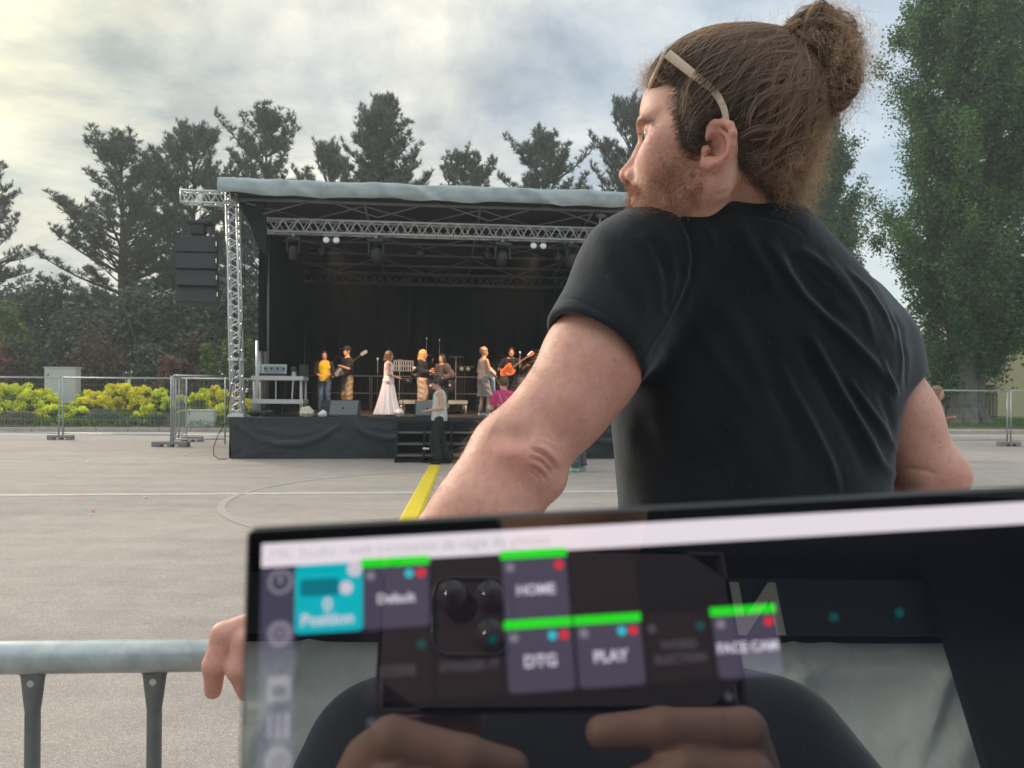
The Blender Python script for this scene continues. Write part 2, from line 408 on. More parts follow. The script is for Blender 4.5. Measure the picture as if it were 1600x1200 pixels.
M_SOIL = mat('soil', (.12, .085, .055), .95, var=[(2, .7, (.16, .13, .08)), (14, .6, (.07, .055, .035))], bump=(20, .8, .03))
M_GRASSY = mat('grass ground', (.10, .16, .035), .95, var=[(1.5, .7, (.16, .17, .06)), (30, .6, (.06, .10, .02))], bump=(60, .8, .02))

struct(MB().raw([(-900, -300, 0), (900, -300, 0), (900, 1500, 0), (-900, 1500, 0)], [(0, 1, 2, 3)]).build('ground', M_ASPH))
def strip(name, m, u0, u1, v0, v1, z):
    return struct(MB().raw([sq(u0, v0, z), sq(u1, v0, z), sq(u1, v1, z), sq(u0, v1, z)], [(0, 1, 2, 3)]).build(name, m))
strip('gutter', M_GUT, -60, 90, -1.9, -.02, .004)
# a strip of lighter repair and two dark joints in the gutter
strip('gutter_joint', mat('dark joint', (.16, .145, .13), .9), -60, 90, -1.02, -.98, .008)
strip('gutter_edge', MATS['dark joint'], -60, 90, -1.96, -1.9, .004)
# the kerb: stones of one metre, each its own piece where they can be told apart
kerb = thing('kerb', 'x', 'x'); del kerb['label'], kerb['category']; kerb['kind'] = 'structure'
ks = MB().box((0, 0, 0), (.985, .16, .14)).build('kerb_stone', M_CONC, kerb, bevel=.015)
for i in range(-14, 46):
    o = ks if i == -14 else ks.copy()
    if i != -14: C.objects.link(o)
    o.location = sq(i, 0); o.rotation_euler = (0, 0, TH)
strip('kerb_bed', M_CONC, -60, 90, -.01, .16, .012)
# raised planting bed on the left: rises away from the kerb
def sheet(name, m, u0, u1, nu, vs, zf, seed=0):
    r = np.random.default_rng(seed); us = np.linspace(u0, u1, nu); V = []; Fc = []
    for v in vs:
        for u in us: V.append(sq(u, v, zf(u, v)+r.normal(0, .02)*(v > .3)))
    for j in range(len(vs)-1):
        for i in range(nu-1): a = j*nu+i; Fc.append((a, a+1, a+nu+1, a+nu))
    return struct(np_mesh(name, np.array(V), np.array(Fc), m))
def bedz(u, v): return .10+.75*min(max((v-.15)/6.5, 0), 1)**.9
sheet('planting_bed', M_SOIL, -60, 17, 150, [.16, .5, 1, 2, 3, 4, 5, 6, 7, 9, 12, 20], bedz, 1)
sheet('wood_floor', mat('leaf litter', (.07, .06, .035), .95, var=(1.5, .7, (.05, .07, .025))), -140, 17, 60, [20, 30, 60, 120], lambda u, v: .85, 2)
strip('pavement', mat('pavement', (.40, .35, .31), .9, var=(4, .5, (.33, .29, .26))), 17, 90, .16, 1.7, .125)
sheet('lawn', M_GRASSY, 17, 140, 160, [1.7, 2.4, 3.5, 5, 8, 14, 26], lambda u, v: .13+.10*min((v-1.7)/8, 1), 3)
strip('car_park', M_ASPH, 17, 140, 26, 130, .02)

# painted markings
p0, p1 = G(0, 774), G(960, 768); dl = (p1-p0)/np.linalg.norm(p1-p0); nl = np.array([-dl[1], dl[0], 0])
V = []; Fc = []
for i in range(60):
    c0 = p0+dl*(i-8)*.5+np.array([0, 0, .004]); V += [c0-nl*(.08+.008*math.sin(i*1.7)), c0+nl*(.08+.008*math.cos(i*2.3))]
    if i: a = 2*i; Fc.append((a-2, a, a+1, a-1))
struct(np_mesh('white_line', np.array(V), np.array(Fc), M_PAINT))
V = []; Fc = []; cc = np.array([-.35, 10.55, .0045]); n = 120
for i in range(n+1):
    a = 2*PI*i/n
    for r_ in (3.35, 3.45): V.append(cc+np.array([math.cos(a)*r_, math.sin(a)*r_, 0]))
    if i: j = 2*i; Fc.append((j-2, j-1, j+1, j))
struct(np_mesh('faded_circle_line', np.array(V), np.array(Fc), M_PAINT2))
# yellow ramp strip laid on the asphalt
ya, yb = G(679, 729), G(643, 806)
M_YEL = mat('yellow plastic', (.80, .62, .03), .5, var=(8, .5, (.66, .52, .05)))
d_ = (yb-ya); d_[2] = 0; L_ = np.linalg.norm(d_); d_ /= L_; s_ = np.array([-d_[1], d_[0], 0])
root = thing('cable_ramp', 'bright yellow cable ramp lying flat on the asphalt, leading from the stage steps', 'cable ramp', tuple(ya*[1, 1, 0]), math.atan2(d_[1], d_[0]))
for i in range(9):
    x0 = i*.92; MB().prism([(x0, -.12, .002), (x0, .12, .002), (x0, .085, .035), (x0, -.085, .035)], (.905, 0, 0)).build('ramp_segment', M_YEL, root, bevel=.006)
# bits of litter
ML = mat('white paper', (.8, .8, .78), .7); MLR = mat('red paper', (.75, .12, .10), .6)
for i, (x, y, r_, mm, lb, ct) in enumerate([(138, 723, .05, ML, 'small pale scrap of paper on the asphalt behind the white line, left of the stage', 'litter'),
        (289, 712, .04, ML, 'tiny white paper scrap lying near the left end of the stage', 'litter'),
        (142, 806, .022, ML, 'crumpled white wrapper in front of the white line beside a red one', 'litter'),
        (145, 800, .022, MLR, 'crumpled red wrapper on the asphalt in front of the white line', 'litter'),
        (226, 779, .03, ML, 'flat beige scrap lying right at the white painted line', 'litter'),
        (230, 975, .006, mat('dry straw', (.6, .55, .42), .8), 'short dry stalk on the asphalt just beyond the crowd barrier rail', 'litter'),
        (287, 1111, .005, mat('dry straw', (.6, .55, .42), .8), 'thin dry stalk on the asphalt seen through the crowd barrier bars', 'litter')]):
    p = G(x, y); r2 = np.random.default_rng(i); k = 7 if r_ > .01 else 2
    if k == 7:
        V = [p+np.array([math.cos(a)*r_*(1+.3*r2.normal()), math.sin(a)*r_*.8, .012+.5*r_*r2.random()]) for a in np.linspace(0, 2*PI, k, endpoint=False)]+[p+np.array([0, 0, r_*.9]), p+np.array([0, 0, .005])]
        o = MB().raw(V, [(j, (j+1) % k, k) for j in range(k)]+[((j+1) % k, j, k+1) for j in range(k)]).build('paper_scrap', mm)
    else:
        o = MB().tube([p+np.array([-4.5*r_, 0, .004]), p+np.array([0, r_, .006]), p+np.array([4.5*r_, 2*r_, .004])], .0014, 5).build('dry_stalk', mm)
    tag(o, lb, ct)

# ------------------------------------------------------------------ vegetation
def leaf_mesh(name, centres, size, m, parent, dirs=None, aspect=.5, flat=.0, seed=0, tint=None, tri=False):
    """many leaf-sized quads (or needles) as one foliage mesh"""
    r = np.random.default_rng(seed); n = len(centres); c = np.asarray(centres)
    d = r.normal(size=(n, 3)) if dirs is None else np.asarray(dirs)+r.normal(size=(n, 3))*.35
    d /= np.linalg.norm(d, axis=1, keepdims=True); q = r.normal(size=(n, 3)); q -= d*np.sum(q*d, 1, keepdims=True); q /= np.linalg.norm(q, axis=1, keepdims=True)
    sz = (size if np.ndim(size) else np.full(n, size))*r.uniform(.65, 1.35, n); a = sz[:, None]
    if tri:
        V = np.stack([c-q*a*aspect*.5, c+q*a*aspect*.5, c+d*a], 1); Fc = np.arange(3*n).reshape(n, 3); k = 3
    else:
        V = np.stack([c-d*a*.5, c+q*a*aspect*.5, c+d*a*.5, c-q*a*aspect*.5], 1); Fc = np.arange(4*n).reshape(n, 4); k = 4
    if tint is None: tint = np.clip(r.normal(1, .16, (n, 1))*np.array([[1, 1, 1]])+r.normal(0, .05, (n, 3)), .4, 1.8)
    return np_mesh(name, V.reshape(-1, 3), Fc, m, parent, smooth=False, col=np.repeat(tint, k, 0))
M_PINE = mat('pine needles', (.115, .14, .10), .6, attr='tint', trans=.25, spec=.3)
M_POP = mat('poplar leaves', (.085, .175, .05), .5, attr='tint', trans=.35, spec=.35)
M_BUSH = mat('bush leaves', (.065, .085, .035), .6, attr='tint', trans=.25, spec=.3)
M_BARK = mat('bark', (.11, .085, .065), .9, var=(6, .6, (.06, .05, .04)), bump=(18, .8, .03))
M_BARKG = mat('grey bark', (.20, .19, .165), .9, var=[(3, .7, (.09, .085, .07)), (1.2, .4, (.13, .15, .09))], bump=(10, 1, .05))

def pine_meshes(seed, H, wid, bare=.22, top_sharp=.8, droop=.0, dens=1.0):
    r = np.random.default_rng(seed); tr = MB(); pts = []; x = y = 0
    for i in range(9): pts.append((x, y, H*i/8*.97)); x += r.normal(0, .05); y += r.normal(0, .05)
    P3 = np.array(pts); tr.tube(pts, [.24*(1-.88*i/8)*H/15 for i in range(9)], 7)
    cen = []; dr = []; z = H*bare
    while z < H*.985:
        t = min(max((z/H-bare)/(1-bare), 0.0), 1.0); env = wid*(.72+.28*min(1, t*3))*max(.04, 1-t**top_sharp)**.62
        nb = int(r.integers(4, 7)*dens) if t > .08 else int(r.integers(2, 4))
        base = np.array([np.interp(z, P3[:, 2], P3[:, 0]), np.interp(z, P3[:, 2], P3[:, 1]), z])
        for b in range(nb):
            az = r.uniform(0, 2*PI); ln = env*r.uniform(.45, 1.2)
            if r.random() < .14: ln *= 1.28
            up = .15+.75*t+r.normal(0, .12)-droop; q = [base]; d = np.array([math.cos(az), math.sin(az), up]); d /= np.linalg.norm(d); p = base.copy(); ns = 6
            for s_ in range(ns):
                d = d+np.array([r.normal(0, .09), r.normal(0, .09), .07-.02*droop]); d /= np.linalg.norm(d); p = p+d*ln/ns; q.append(p.copy())
            tr.tube(q, [.055*(ln/3)*(1-.85*i/ns)+.008 for i in range(ns+1)], 4, caps=False)
            q = np.array(q)
            nt_ = int(ln*7*dens)+3
            for _ in range(nt_):      # side twigs ending in upright tufts
                f = r.uniform(.28, 1)**.8*(ns-.001); i = int(f); pp = q[i]+(q[i+1]-q[i])*(f-i)
                sd_ = r.normal(size=3)*np.array([1, 1, .5]); sd_ /= np.linalg.norm(sd_); tw = sd_*r.uniform(.1, .5)*(1.1-.6*f/ns)+np.array([0, 0, .16]); e = pp+tw
                if r.random() < .4: tr.tube([pp, e], [.012, .006], 3, caps=False)
                nn_ = r.integers(15, 22)
                for k in range(nn_): cen.append(e-tw*r.uniform(0, .55)); dr.append(tw/np.linalg.norm(tw)*.6+np.array([0, 0, .55])+r.normal(size=3)*.55)
        z += r.uniform(.38, .62)*(H/15)
    for k in range(60): cen.append(np.array([P3[-1][0], P3[-1][1], H*r.uniform(.94, 1.0)])); dr.append(np.array([r.normal()*.6, r.normal()*.6, 1]))
    return tr, np.array(cen), np.array(dr)
def make_pine(label, seed, H, wid, **k):
    t = thing('pine_tree', label, 'pine tree', group='pine trees behind the stage')
    tr, cen, dr = pine_meshes(seed, H, wid, **k); tr.build('trunk', M_BARK, t)
    r = np.random.default_rng(seed+50); hgt = cen[:, 2]/H
    tint = (np.clip(r.normal(1, .2, (len(cen), 1)), .5, 1.7)*np.array([[1, 1, 1]]))*(1+.1*np.sin(cen[:, :1]*2.1+cen[:, 2:3]*1.3))
    o = leaf_mesh('crown', cen, .235, M_PINE, t, dirs=dr, aspect=.15, tri=True, seed=seed, tint=tint)
    return t
YP = 46.0
def base_at(px, Y, z=.8): p = P(px, 600, Y); return (p[0], p[1], z)
protos = []
PINES = [  # px, top py, Y, half width px, proto, label
    (-12, 252, 44, 72, 0, 'dark layered conifer at the left edge of the picture, cut off by the frame'),
    (186, 222, 44, 135, 1, 'open irregular pine with wide upswept boughs, left of the hanging speakers'),
    (292, 204, 47, 112, 2, 'pine right behind the hanging speakers and lattice tower'),
    (414, 184, 48, 118, 1, 'rounded pine rising over the left corner of the stage roof'),
    (588, 156, 46, 118, 3, 'tallest pine over the stage roof, with a sharp pointed top'),
    (518, 236, 52, 84, 2, 'lower pine tucked left of the sharp pointed one over the roof'),
    (726, 250, 52, 90, 2, 'smallest dark pine showing just above the middle of the stage roof'),
    (845, 218, 50, 118, 1, 'broad airy pine above the stage roof, right of the smallest one'),
    (992, 168, 50, 100, 2, 'pine partly hidden behind the nose and forehead of the man'),
    (1120, 225, 50, 60, 3, 'pine hidden behind the head of the man'),
]
for (lab, seed, kw) in (('x', 11, dict(bare=.12, droop=.35, top_sharp=1.1, dens=1.2)), ('x', 12, dict(bare=.2, top_sharp=2.6, dens=1.45)), ('x', 13, dict(bare=.2, top_sharp=3.2, dens=1.55)), ('x', 15, dict(bare=.2, top_sharp=1.25, dens=1.7))):
    protos.append(make_pine(lab, seed, 15.0, 4.0, **kw))
used = [False]*4
for (px, py, Y, hw, k, lab) in PINES:
    o = protos[k] if not used[k] else copy_tree(protos[k]); used[k] = True
    H = P(px, py, Y)[2]-.8; wd = hw/1200*Y
    o.location = base_at(px, Y); o.scale = (wd/3.9, wd/3.9, H/15.0); o.rotation_euler = (0, 0, px*.37); o['label'] = lab
protos.clear()

def bush_mesh(name, m, parent, seed, rx, ry, rz, n, leaf, nb=26, shell=.55):
    """crown made of uneven clumps with gaps between them"""
    r = np.random.default_rng(seed); cs = []; tints = []
    for b in range(nb):
        d = r.normal(size=3); d /= np.linalg.norm(d); d[2] = abs(d[2])*1.0-.15; rad = r.uniform(shell, 1)
        c = d*rad*np.array([rx, ry, rz])*.86; s_ = r.uniform(.14, .30)*np.array([rx, ry, rz]).mean(); k = int(n/nb*r.uniform(.6, 1.4))
        q = r.normal(size=(k, 3)); q /= np.linalg.norm(q, axis=1, keepdims=True); cs.append(c+q*s_*r.uniform(.35, 1.05, (k, 1))); tb = r.normal(1, .14)
        tints.append(np.clip(r.normal(tb, .14, (k, 1))*np.ones((1, 3))+r.normal(0, .04, (k, 3)), .4, 1.8))
    return leaf_mesh(name, np.concatenate(cs)+np.array([0, 0, rz*.45]), leaf, m, parent, seed=seed, aspect=.6, tint=np.concatenate(tints))
def bush(name, label, cat, px, Y, z, hwpx, toppy, m, leaf, n, seed, grp=None, nb=26, stems=True, dep=1.0):
    p = base_at(px, Y, z); t = thing(name, label, cat, p, 0, grp); rx = hwpx/1200*Y; H = P(px, toppy, Y)[2]-z; rz = H/1.32
    o = bush_mesh('foliage', m, t, seed, rx, rx*dep, rz, n, leaf, nb)
    if stems:
        s_ = MB(); r = np.random.default_rng(seed+5)
        for k in range(5): s_.tube([(r.normal(0, .04)*rx, r.normal(0, .04)*rx, -.2), (r.normal(0, .12)*rx, r.normal(0, .1)*rx, H*.35), (r.normal(0, .35)*rx, r.normal(0, .3)*rx, H*.75)], [.03*H, .02*H, .006*H], 6)
        s_.build('trunk', M_BARK, t)
    return t
M_B1 = mat('dark green leaves', (.10, .125, .08), .6, attr='tint', trans=.2)
M_B2 = mat('brown leaves', (.13, .085, .055), .7, attr='tint', trans=.2)
M_B3 = mat('rust leaves', (.20, .10, .06), .7, attr='tint', trans=.25)
M_B4 = mat('fresh green leaves', (.13, .19, .045), .55, attr='tint', trans=.3)
M_B5 = mat('olive leaves', (.10, .105, .05), .6, attr='tint', trans=.25)
WG = 'trees and tall bushes at the edge of the wood'
BUSHES = [
    (-30, 41, 95, 420, M_B1, 1, 'dark green tree mass under the conifer at the left edge'),
    (70, 43, 80, 400, M_B1, 2, 'dark round tree between the left conifer and the open pine'),
    (18, 36, 42, 452, M_B4, 3, 'fresh green leafy tree at the left edge, above the rust bush'),
    (22, 34, 50, 520, M_B5, 4, 'olive tree low at the left edge beside the white cabinet'),
    (2, 33.4, 26, 530, M_B3, 5, 'rust brown bush at the very left edge above the yellow spurge'),
    (135, 40, 70, 440, M_B1, 6, 'dark shadowy bush directly above the tall white cabinet'),
    (150, 37, 52, 500, M_B2, 7, 'brown twiggy bush right of the tall white cabinet'),
    (215, 41, 66, 420, M_B1, 8, 'dark green bush below the open irregular pine'),
    (235, 36, 42, 530, M_B1, 9, 'low dark green bush between brown and rust shrubs'),
    (268, 34, 24, 540, M_B3, 10, 'rust orange small tree behind the fence left of the tower'),
    (300, 38, 42, 500, M_B2, 11, 'dull brown bush right behind the rust orange small tree'),
    (292, 34.5, 14, 552, M_B2, 12, 'small brown shrub touching the rust orange tree on its right'),
    (325, 35, 17, 528, M_B4, 13, 'bright green sapling foliage left of the lattice tower'),
    (300, 42, 60, 425, M_B1, 14, 'dark green bush behind the hanging speakers'),
    (372, 37, 30, 490, M_B4, 15, 'yellow green foliage seen through the lattice tower'),
    (375, 43, 60, 400, M_B1, 16, 'dark green bush behind the lattice tower'),
    (-90, 42, 90, 380, M_B1, 17, 'dark tree beyond the left frame edge'),
]
for (px, Y, hw, top, m, sd_, lb) in BUSHES:
    big = Y > 38
    bush('leafy_tree', lb, 'tree' if hw > 30 else 'bush', px, Y, .75, hw, top, m, .26 if big else .2, int(1700*hw/28), sd_, WG, nb=int(34+hw*.35), dep=.6)
# the dim wood behind them
r = np.random.default_rng(3); cs = []
for k in range(900):
    x = r.uniform(-48, 34); Y = r.uniform(50, 58); c = np.array([x, Y, .5+6.4*r.random()**1.25]); q = r.normal(size=(60, 3))*np.array([1.3, .8, .9]); cs.append(c+q)
cs = np.concatenate(cs); o = leaf_mesh('undergrowth', cs, .45, M_B1, None, seed=9, aspect=.7); o['kind'] = 'stuff'
tag(o, 'dim dark green wood filling the gaps between the pine trunks', 'wood')

# ------------------------------------------------------------------ poplars
def make_poplar(seed, H, wid, z0, nl, leaf=.17):
    r = np.random.default_rng(seed); tr = MB(); cen = []
    nst = 5
    for i in range(nst):                      # several fused stems, buttressed at the foot
        a = 2*PI*i/nst+r.normal(0, .2); rr = .38
        pts = [np.array([math.cos(a)*(rr+.35), math.sin(a)*(rr+.35), -.15]), np.array([math.cos(a)*rr, math.sin(a)*rr, .7]), np.array([math.cos(a)*rr*1.05, math.sin(a)*rr*1.05, 2.4]),
               np.array([math.cos(a)*rr*2.0, math.sin(a)*rr*2.0, 5]), np.array([math.cos(a)*rr*2.6, math.sin(a)*rr*2.4, H*.5]), np.array([math.cos(a)*rr*1.2, math.sin(a)*rr, H*.85])]
        tr.tube(pts, [.40, .36, .31, .26, .15, .03], 9)
    tr.tube([(0, 0, -.1), (0, 0, 3), (.1, 0, H*.6), (0, 0, H*.97)], [.45, .40, .20, .03], 10)
    nb = 300
    for b in range(nb):
        t = r.random()**.85; z = z0+(H-z0)*t*.93; az = r.uniform(0, 2*PI); env = wid*np.interp(t, [0, .10, .3, .6, .85, 1], [.62, .86, 1, .86, .52, .15])
        ln = env*r.uniform(.5, 1.18)*(1+.16*math.sin(az*3+z*.8)+.10*math.sin(z*1.9+az)); base = np.array([math.cos(az)*.3, math.sin(az)*.3, z-ln*.55]); p = base; q = [p]
        d = np.array([math.cos(az)*.95, math.sin(az)*.95, .45+r.normal(0, .12)])
        for s_ in range(6):
            d = d/np.linalg.norm(d); p = p+d*ln*1.25/6; q.append(p); d = d+np.array([0, 0, .24])+r.normal(0, .07, 3)
        tr.tube(q, [.055*(1-.8*i/6) for i in range(7)], 4, caps=False); q = np.array(q)
        for c_ in range(int(6+ln*2.6)):
            f = r.uniform(.25, 1)*5.99; i = int(f); pp = q[i]+(q[i+1]-q[i])*(f-i)+r.normal(0, .13, 3); k = int(nl/nb/13*r.uniform(.5, 1.5))
            sg = r.uniform(.13, .30); cen.append(np.concatenate([pp+r.normal(size=(k, 3))*np.array([sg, sg, sg*1.25]), np.full((k, 1), np.clip(r.normal(1, .17), .55, 1.6))], 1))
    cen = np.concatenate(cen); return tr, cen
def poplar(label, px, Y, zb, H, wid, z0, nl, seed, leaf=.17):
    t = thing('poplar_tree', label, 'poplar tree', base_at(px, Y, zb), seed*.7, 'tall poplars on the right')
    tr, cen = make_poplar(seed, H, wid, z0, nl); tr.build('trunk', M_BARKG, t); r = np.random.default_rng(seed)
    tint = np.clip(cen[:, 3:4]*r.normal(1, .17, (len(cen), 1))*np.ones((1, 3))+r.normal(0, .03, (len(cen), 3))*np.array([[1, 1, 1.5]]), .35, 1.9)
    leaf_mesh('crown', cen[:, :3], leaf, M_POP, t, seed=seed, aspect=.75, tint=tint)
    return t
poplar('huge leafy poplar filling the right edge, with a thick grey fused trunk', 1512, 34, .15, 27, 3.6, 2.7, 330000, 21, .125)
poplar('slimmer poplar behind the neck and right shoulder of the man', 1274, 48, .15, 20.5, 3.0, 3.2, 140000, 22, .15)
poplar('second poplar beyond the right frame edge', 1690, 37, .15, 24, 4.0, 4.0, 50000, 23, .2)
# low limb with leaves that crosses the cream building
t = thing('leafy_branch_tree', 'small tree whose leafy boughs hang in front of the cream building', 'tree', base_at(1640, 33, .15))
s_ = MB(); s_.tube([(0, 0, -.1), (-.1, 0, 2.2), (-.5, 0, 3.8), (-1.6, -.2, 4.9)], [.16, .13, .1, .03], 7); s_.tube([(-.1, 0, 2.4), (.6, 0, 4), (1, 0, 6)], [.1, .07, .03], 6); s_.build('trunk', M_BARKG, t)
r = np.random.default_rng(5); cs = [np.array([r.uniform(-2.1, 2.5), r.uniform(-1, 1), r.uniform(3.6, 7.5)])+r.normal(size=(110, 3))*.3 for _ in range(60)]
leaf_mesh('crown', np.concatenate(cs), .17, M_POP, t, seed=77, aspect=.75)

# ------------------------------------------------------------------ planting bed
M_SP = mat('spurge flower heads', (.76, .82, .035), .6, attr='tint', trans=.3)
M_SY = mat('yellow flower heads', (.90, .84, .035), .6, attr='tint', trans=.3)
M_SG = mat('shrub green', (.15, .23, .07), .6, attr='tint', trans=.25)
M_GG = mat('grey green shrub', (.17, .21, .15), .7, attr='tint', trans=.2)
M_LV = mat('grey lavender shrub', (.20, .20, .15), .8, attr='tint', trans=.2)
def bedpt(px, v, dz=0):
    d = ray(px, 600); d = d/d[1]                       # ray hits the line v = const of the square's frame
    o_ = np.array([0, 0, 0.]); k = (v+np.dot(K0[:2], DV[:2]))/np.dot(d[:2], DV[:2]); p = d*k; u = np.dot(p[:2]-K0[:2], DU[:2]); return np.array([p[0], p[1], bedz(u, v)+dz])
def flower_shrub(label, px, v, hw, top, mflow, mleaf, seed, cat='shrub', heads=26, name='spurge_shrub', hr=.16):
    p = bedpt(px, v); Y = p[1]; rx = hw/1200*Y; H = max(P(px, top, Y)[2]-p[2], .25); t = thing(name, label, cat, tuple(p), 0, 'shrubs of the planting bed'); r = np.random.default_rng(seed)
    n = int(900*rx*2+250); q = r.normal(size=(n, 3)); q /= np.linalg.norm(q, axis=1, keepdims=True); q[:, 2] = np.abs(q[:, 2]); q *= r.uniform(.55, 1, (n, 1))
    leaf_mesh('foliage', q*np.array([rx, rx*.8, H*.9]), .10, mleaf, t, seed=seed, aspect=.35, dirs=np.tile([0, 0, 1.0], (n, 1))+q)
    if mflow is not None:
        cs = []; ti = []
        for k in range(heads):
            d = r.normal(size=3); d /= np.linalg.norm(d); d[2] = abs(d[2])*.9+.15; c = d*np.array([rx, rx*.8, H])*r.uniform(.8, 1.05); c[2] = min(c[2], H)
            m_ = 75; q = r.normal(size=(m_, 3)); q /= np.linalg.norm(q, axis=1, keepdims=True); cs.append(c+q*hr*r.uniform(.5, 1.25)*np.array([1, 1, .9])*r.uniform(.55, 1, (m_, 1))); tb = r.normal(1, .13)
            ti.append(np.clip(tb+r.normal(0, .12, (m_, 1))+np.array([[0, 0, 0]]), .5, 1.5)*np.array([[1, r.uniform(.92, 1.06), 1]]))
        leaf_mesh('flower_heads', np.concatenate(cs), .085, mflow, t, seed=seed+1, aspect=.8, tint=np.concatenate(ti))
    return t
FS = [ # px, v, half width, top, flower, leaf, heads, label
    (20, 3.2, 46, 604, M_SP, M_SG, 60, 'big dome of yellow green spurge at the left edge'),
    (62, 2.8, 32, 612, M_SP, M_SG, 34, 'spurge dome left of the tall white cabinet'),
    (85, 1.7, 28, 636, M_SP, M_SG, 26, 'low spurge clump in front of the tall white cabinet, left of the fence post'),
    (108, 1.9, 14, 638, M_SP, M_SG, 12, 'small spurge clump just right of the first fence post'),
    (131, 4.6, 13, 606, M_SP, M_SG, 10, 'lone lime green spurge on the right of the white cabinet'),
    (128, 1.6, 11, 637, M_SP, M_SG, 8, 'tiny spurge tuft below the lone lime green one'),
    (152, 3.6, 30, 612, M_SY, M_SG, 36, 'yellow flowering shrub right of the lone lime spurge'),
    (190, 3.6, 33, 600, M_SY, M_SG, 60, 'tallest bright yellow shrub with dense flower tufts'),
    (222, 3.4, 30, 606, M_SY, M_SG, 46, 'bright yellow shrub sloping down beside the tallest one'),
    (250, 3.2, 24, 612, M_SP, M_SG, 30, 'lime spurge left of the near fence panel'),
    (232, 1.7, 18, 634, M_SP, M_SG, 16, 'low lime spurge in front of the yellow shrubs'),
    (285, 3.0, 16, 618, M_SP, M_SG, 16, 'lime spurge seen through the near fence panel'),
    (318, 3.0, 22, 611, M_SP, M_SG, 30, 'lime spurge behind the small white box'),
    (342, 3.0, 18, 607, M_SY, M_SG, 30, 'bright yellow shrub left of the lattice tower'),
    (372, 3.2, 18, 612, M_SY, M_SG, 26, 'yellow shrub behind the foot of the lattice tower'),
    (350, 1.5, 14, 630, M_SP, M_SG, 14, 'lime shrub between small white box and stage'),
    (-25, 3.0, 40, 606, M_SP, M_SG, 40, 'spurge dome beyond the left frame edge'),
    (52, 4.2, 26, 608, None, M_GG, 0, 'dark green mound beside the left foot of the white cabinet'),
    (30, 1.0, 34, 638, None, M_LV, 0, 'grey faded lavender bush at the left edge by the kerb'),
    (-20, 1.0, 24, 640, None, M_LV, 0, 'grey lavender bush beyond the left frame edge'),
    (70, 1.0, 22, 652, None, M_SG, 0, 'low green ground shrub left of the first fence post'),
    (118, 1.0, 26, 655, None, M_SG, 0, 'low green ground shrub right of the first fence post'),
    (162, 1.1, 32, 634, None, M_GG, 0, 'tall grey green grassy bush in front of the yellow shrubs'),
    (205, 1.0, 24, 650, None, M_GG, 0, 'low grey green bush left of the round blue green one'),
    (245, .9, 20, 642, None, M_GG, 0, 'round blue green cushion shrub by the kerb left of the near fence'),
    (278, 1.0, 15, 652, None, M_GG, 0, 'small grey green shrub behind the near fence panel'),
    (210, 2.2, 26, 640, None, M_SG, 0, 'green leafy shrub under the tallest yellow flowers'),
    (300, 2.2, 30, 640, None, M_SG, 0, 'green leafy shrub behind the small white box'),
    (345, 1.0, 14, 648, None, M_SG, 0, 'green shrub at the left corner of the stage'),
]
for i, (px, v, hw, top, mf, ml, hd, lb) in enumerate(FS):
    flower_shrub(lb, px, v, hw, top, mf, ml, 100+i, heads=hd, name='spurge_shrub' if mf else 'green_shrub')
# low ground cover between them
r = np.random.default_rng(8); n = 30000; u = r.uniform(-16, 13, n); v = r.uniform(.2, 5, n)
cs = np.array([sq(a, b, bedz(a, b)+r.uniform(0, .22)) for a, b in zip(u, v)]); o = leaf_mesh('ground_cover', cs, .11, M_SG, None, dirs=np.tile([0, 0, 1.0], (n, 1)), aspect=.3, seed=4); o['kind'] = 'stuff'
tag(o, 'low green ground cover between the shrubs of the bed', 'ground cover')
n = 26000; u = r.uniform(17, 45, n); v = r.uniform(1.75, 9, n)
cs = np.array([sq(a, b, .14+.10*min((b-1.7)/8, 1)+.03) for a, b in zip(u, v)]); o = leaf_mesh('grass', cs, .12, mat('grass blades', (.13, .21, .04), .6, attr='tint', trans=.3), None, dirs=np.tile([0, 0, 1.0], (n, 1)), aspect=.14, seed=5, tri=True); o['kind'] = 'stuff'
tag(o, 'short green grass along the kerb under the big poplar', 'grass')

# ------------------------------------------------------------------ cabinets
M_CAB = mat('off-white cabinet', (.60, .63, .57), .55, var=[(2, .5, (.52, .55, .48)), (9, .3, (.45, .46, .40))])
def cabinet(name, label, pl, pr, top, bot, v, dep, door):
    a = bedpt(pl, v); b = bedpt(pr, v); a[2] = b[2] = min(a[2], b[2]); z0 = P(pl, bot, a[1])[2]; H = P(pl, top, a[1])[2]-z0; W = np.linalg.norm(b-a)
    t = thing(name, label, 'utility cabinet', (a[0], a[1], z0), TH)
    MB().box((0, 0, -.3), (W, dep, H-.04)).build('body', M_CAB, t, bevel=.012)
    MB().box((-.03, -.03, H-.04), (W+.03, dep+.03, H)).build('lid', M_CAB, t, bevel=.01)
    n = 2 if door == 2 else 1
    for k in range(n):
        MB().box((.03+k*(W/n), -.012, .04), ((k+1)*W/n-.03, -.002, H-.09)).build('door', M_CAB, t, bevel=.004)
    MB().box((W*.12, -.035, H*.72), (W*.12+.03, -.012, H*.72+.12)).build('handle', mat('dark grey plastic', (.06, .06, .065), .5), t)
    return t
cabinet('utility_cabinet', 'tall off-white utility cabinet standing behind the yellow spurge', 69, 118, 573, 625, 6.4, .5, 2)
cabinet('utility_box', 'small low white box at the kerb just left of the stage', 290, 335, 640, 669, .55, .35, 1)
t = thing('info_post', 'little white square plate on a post above the tallest yellow shrub', 'sign', tuple(bedpt(202, 4.9)))
MB().tube([(0, 0, -.1), (0, 0, P(202, 600, bedpt(202, 4.9)[1])[2]-bedpt(202, 4.9)[2])], .02, 8).build('post', M_CAB, t)
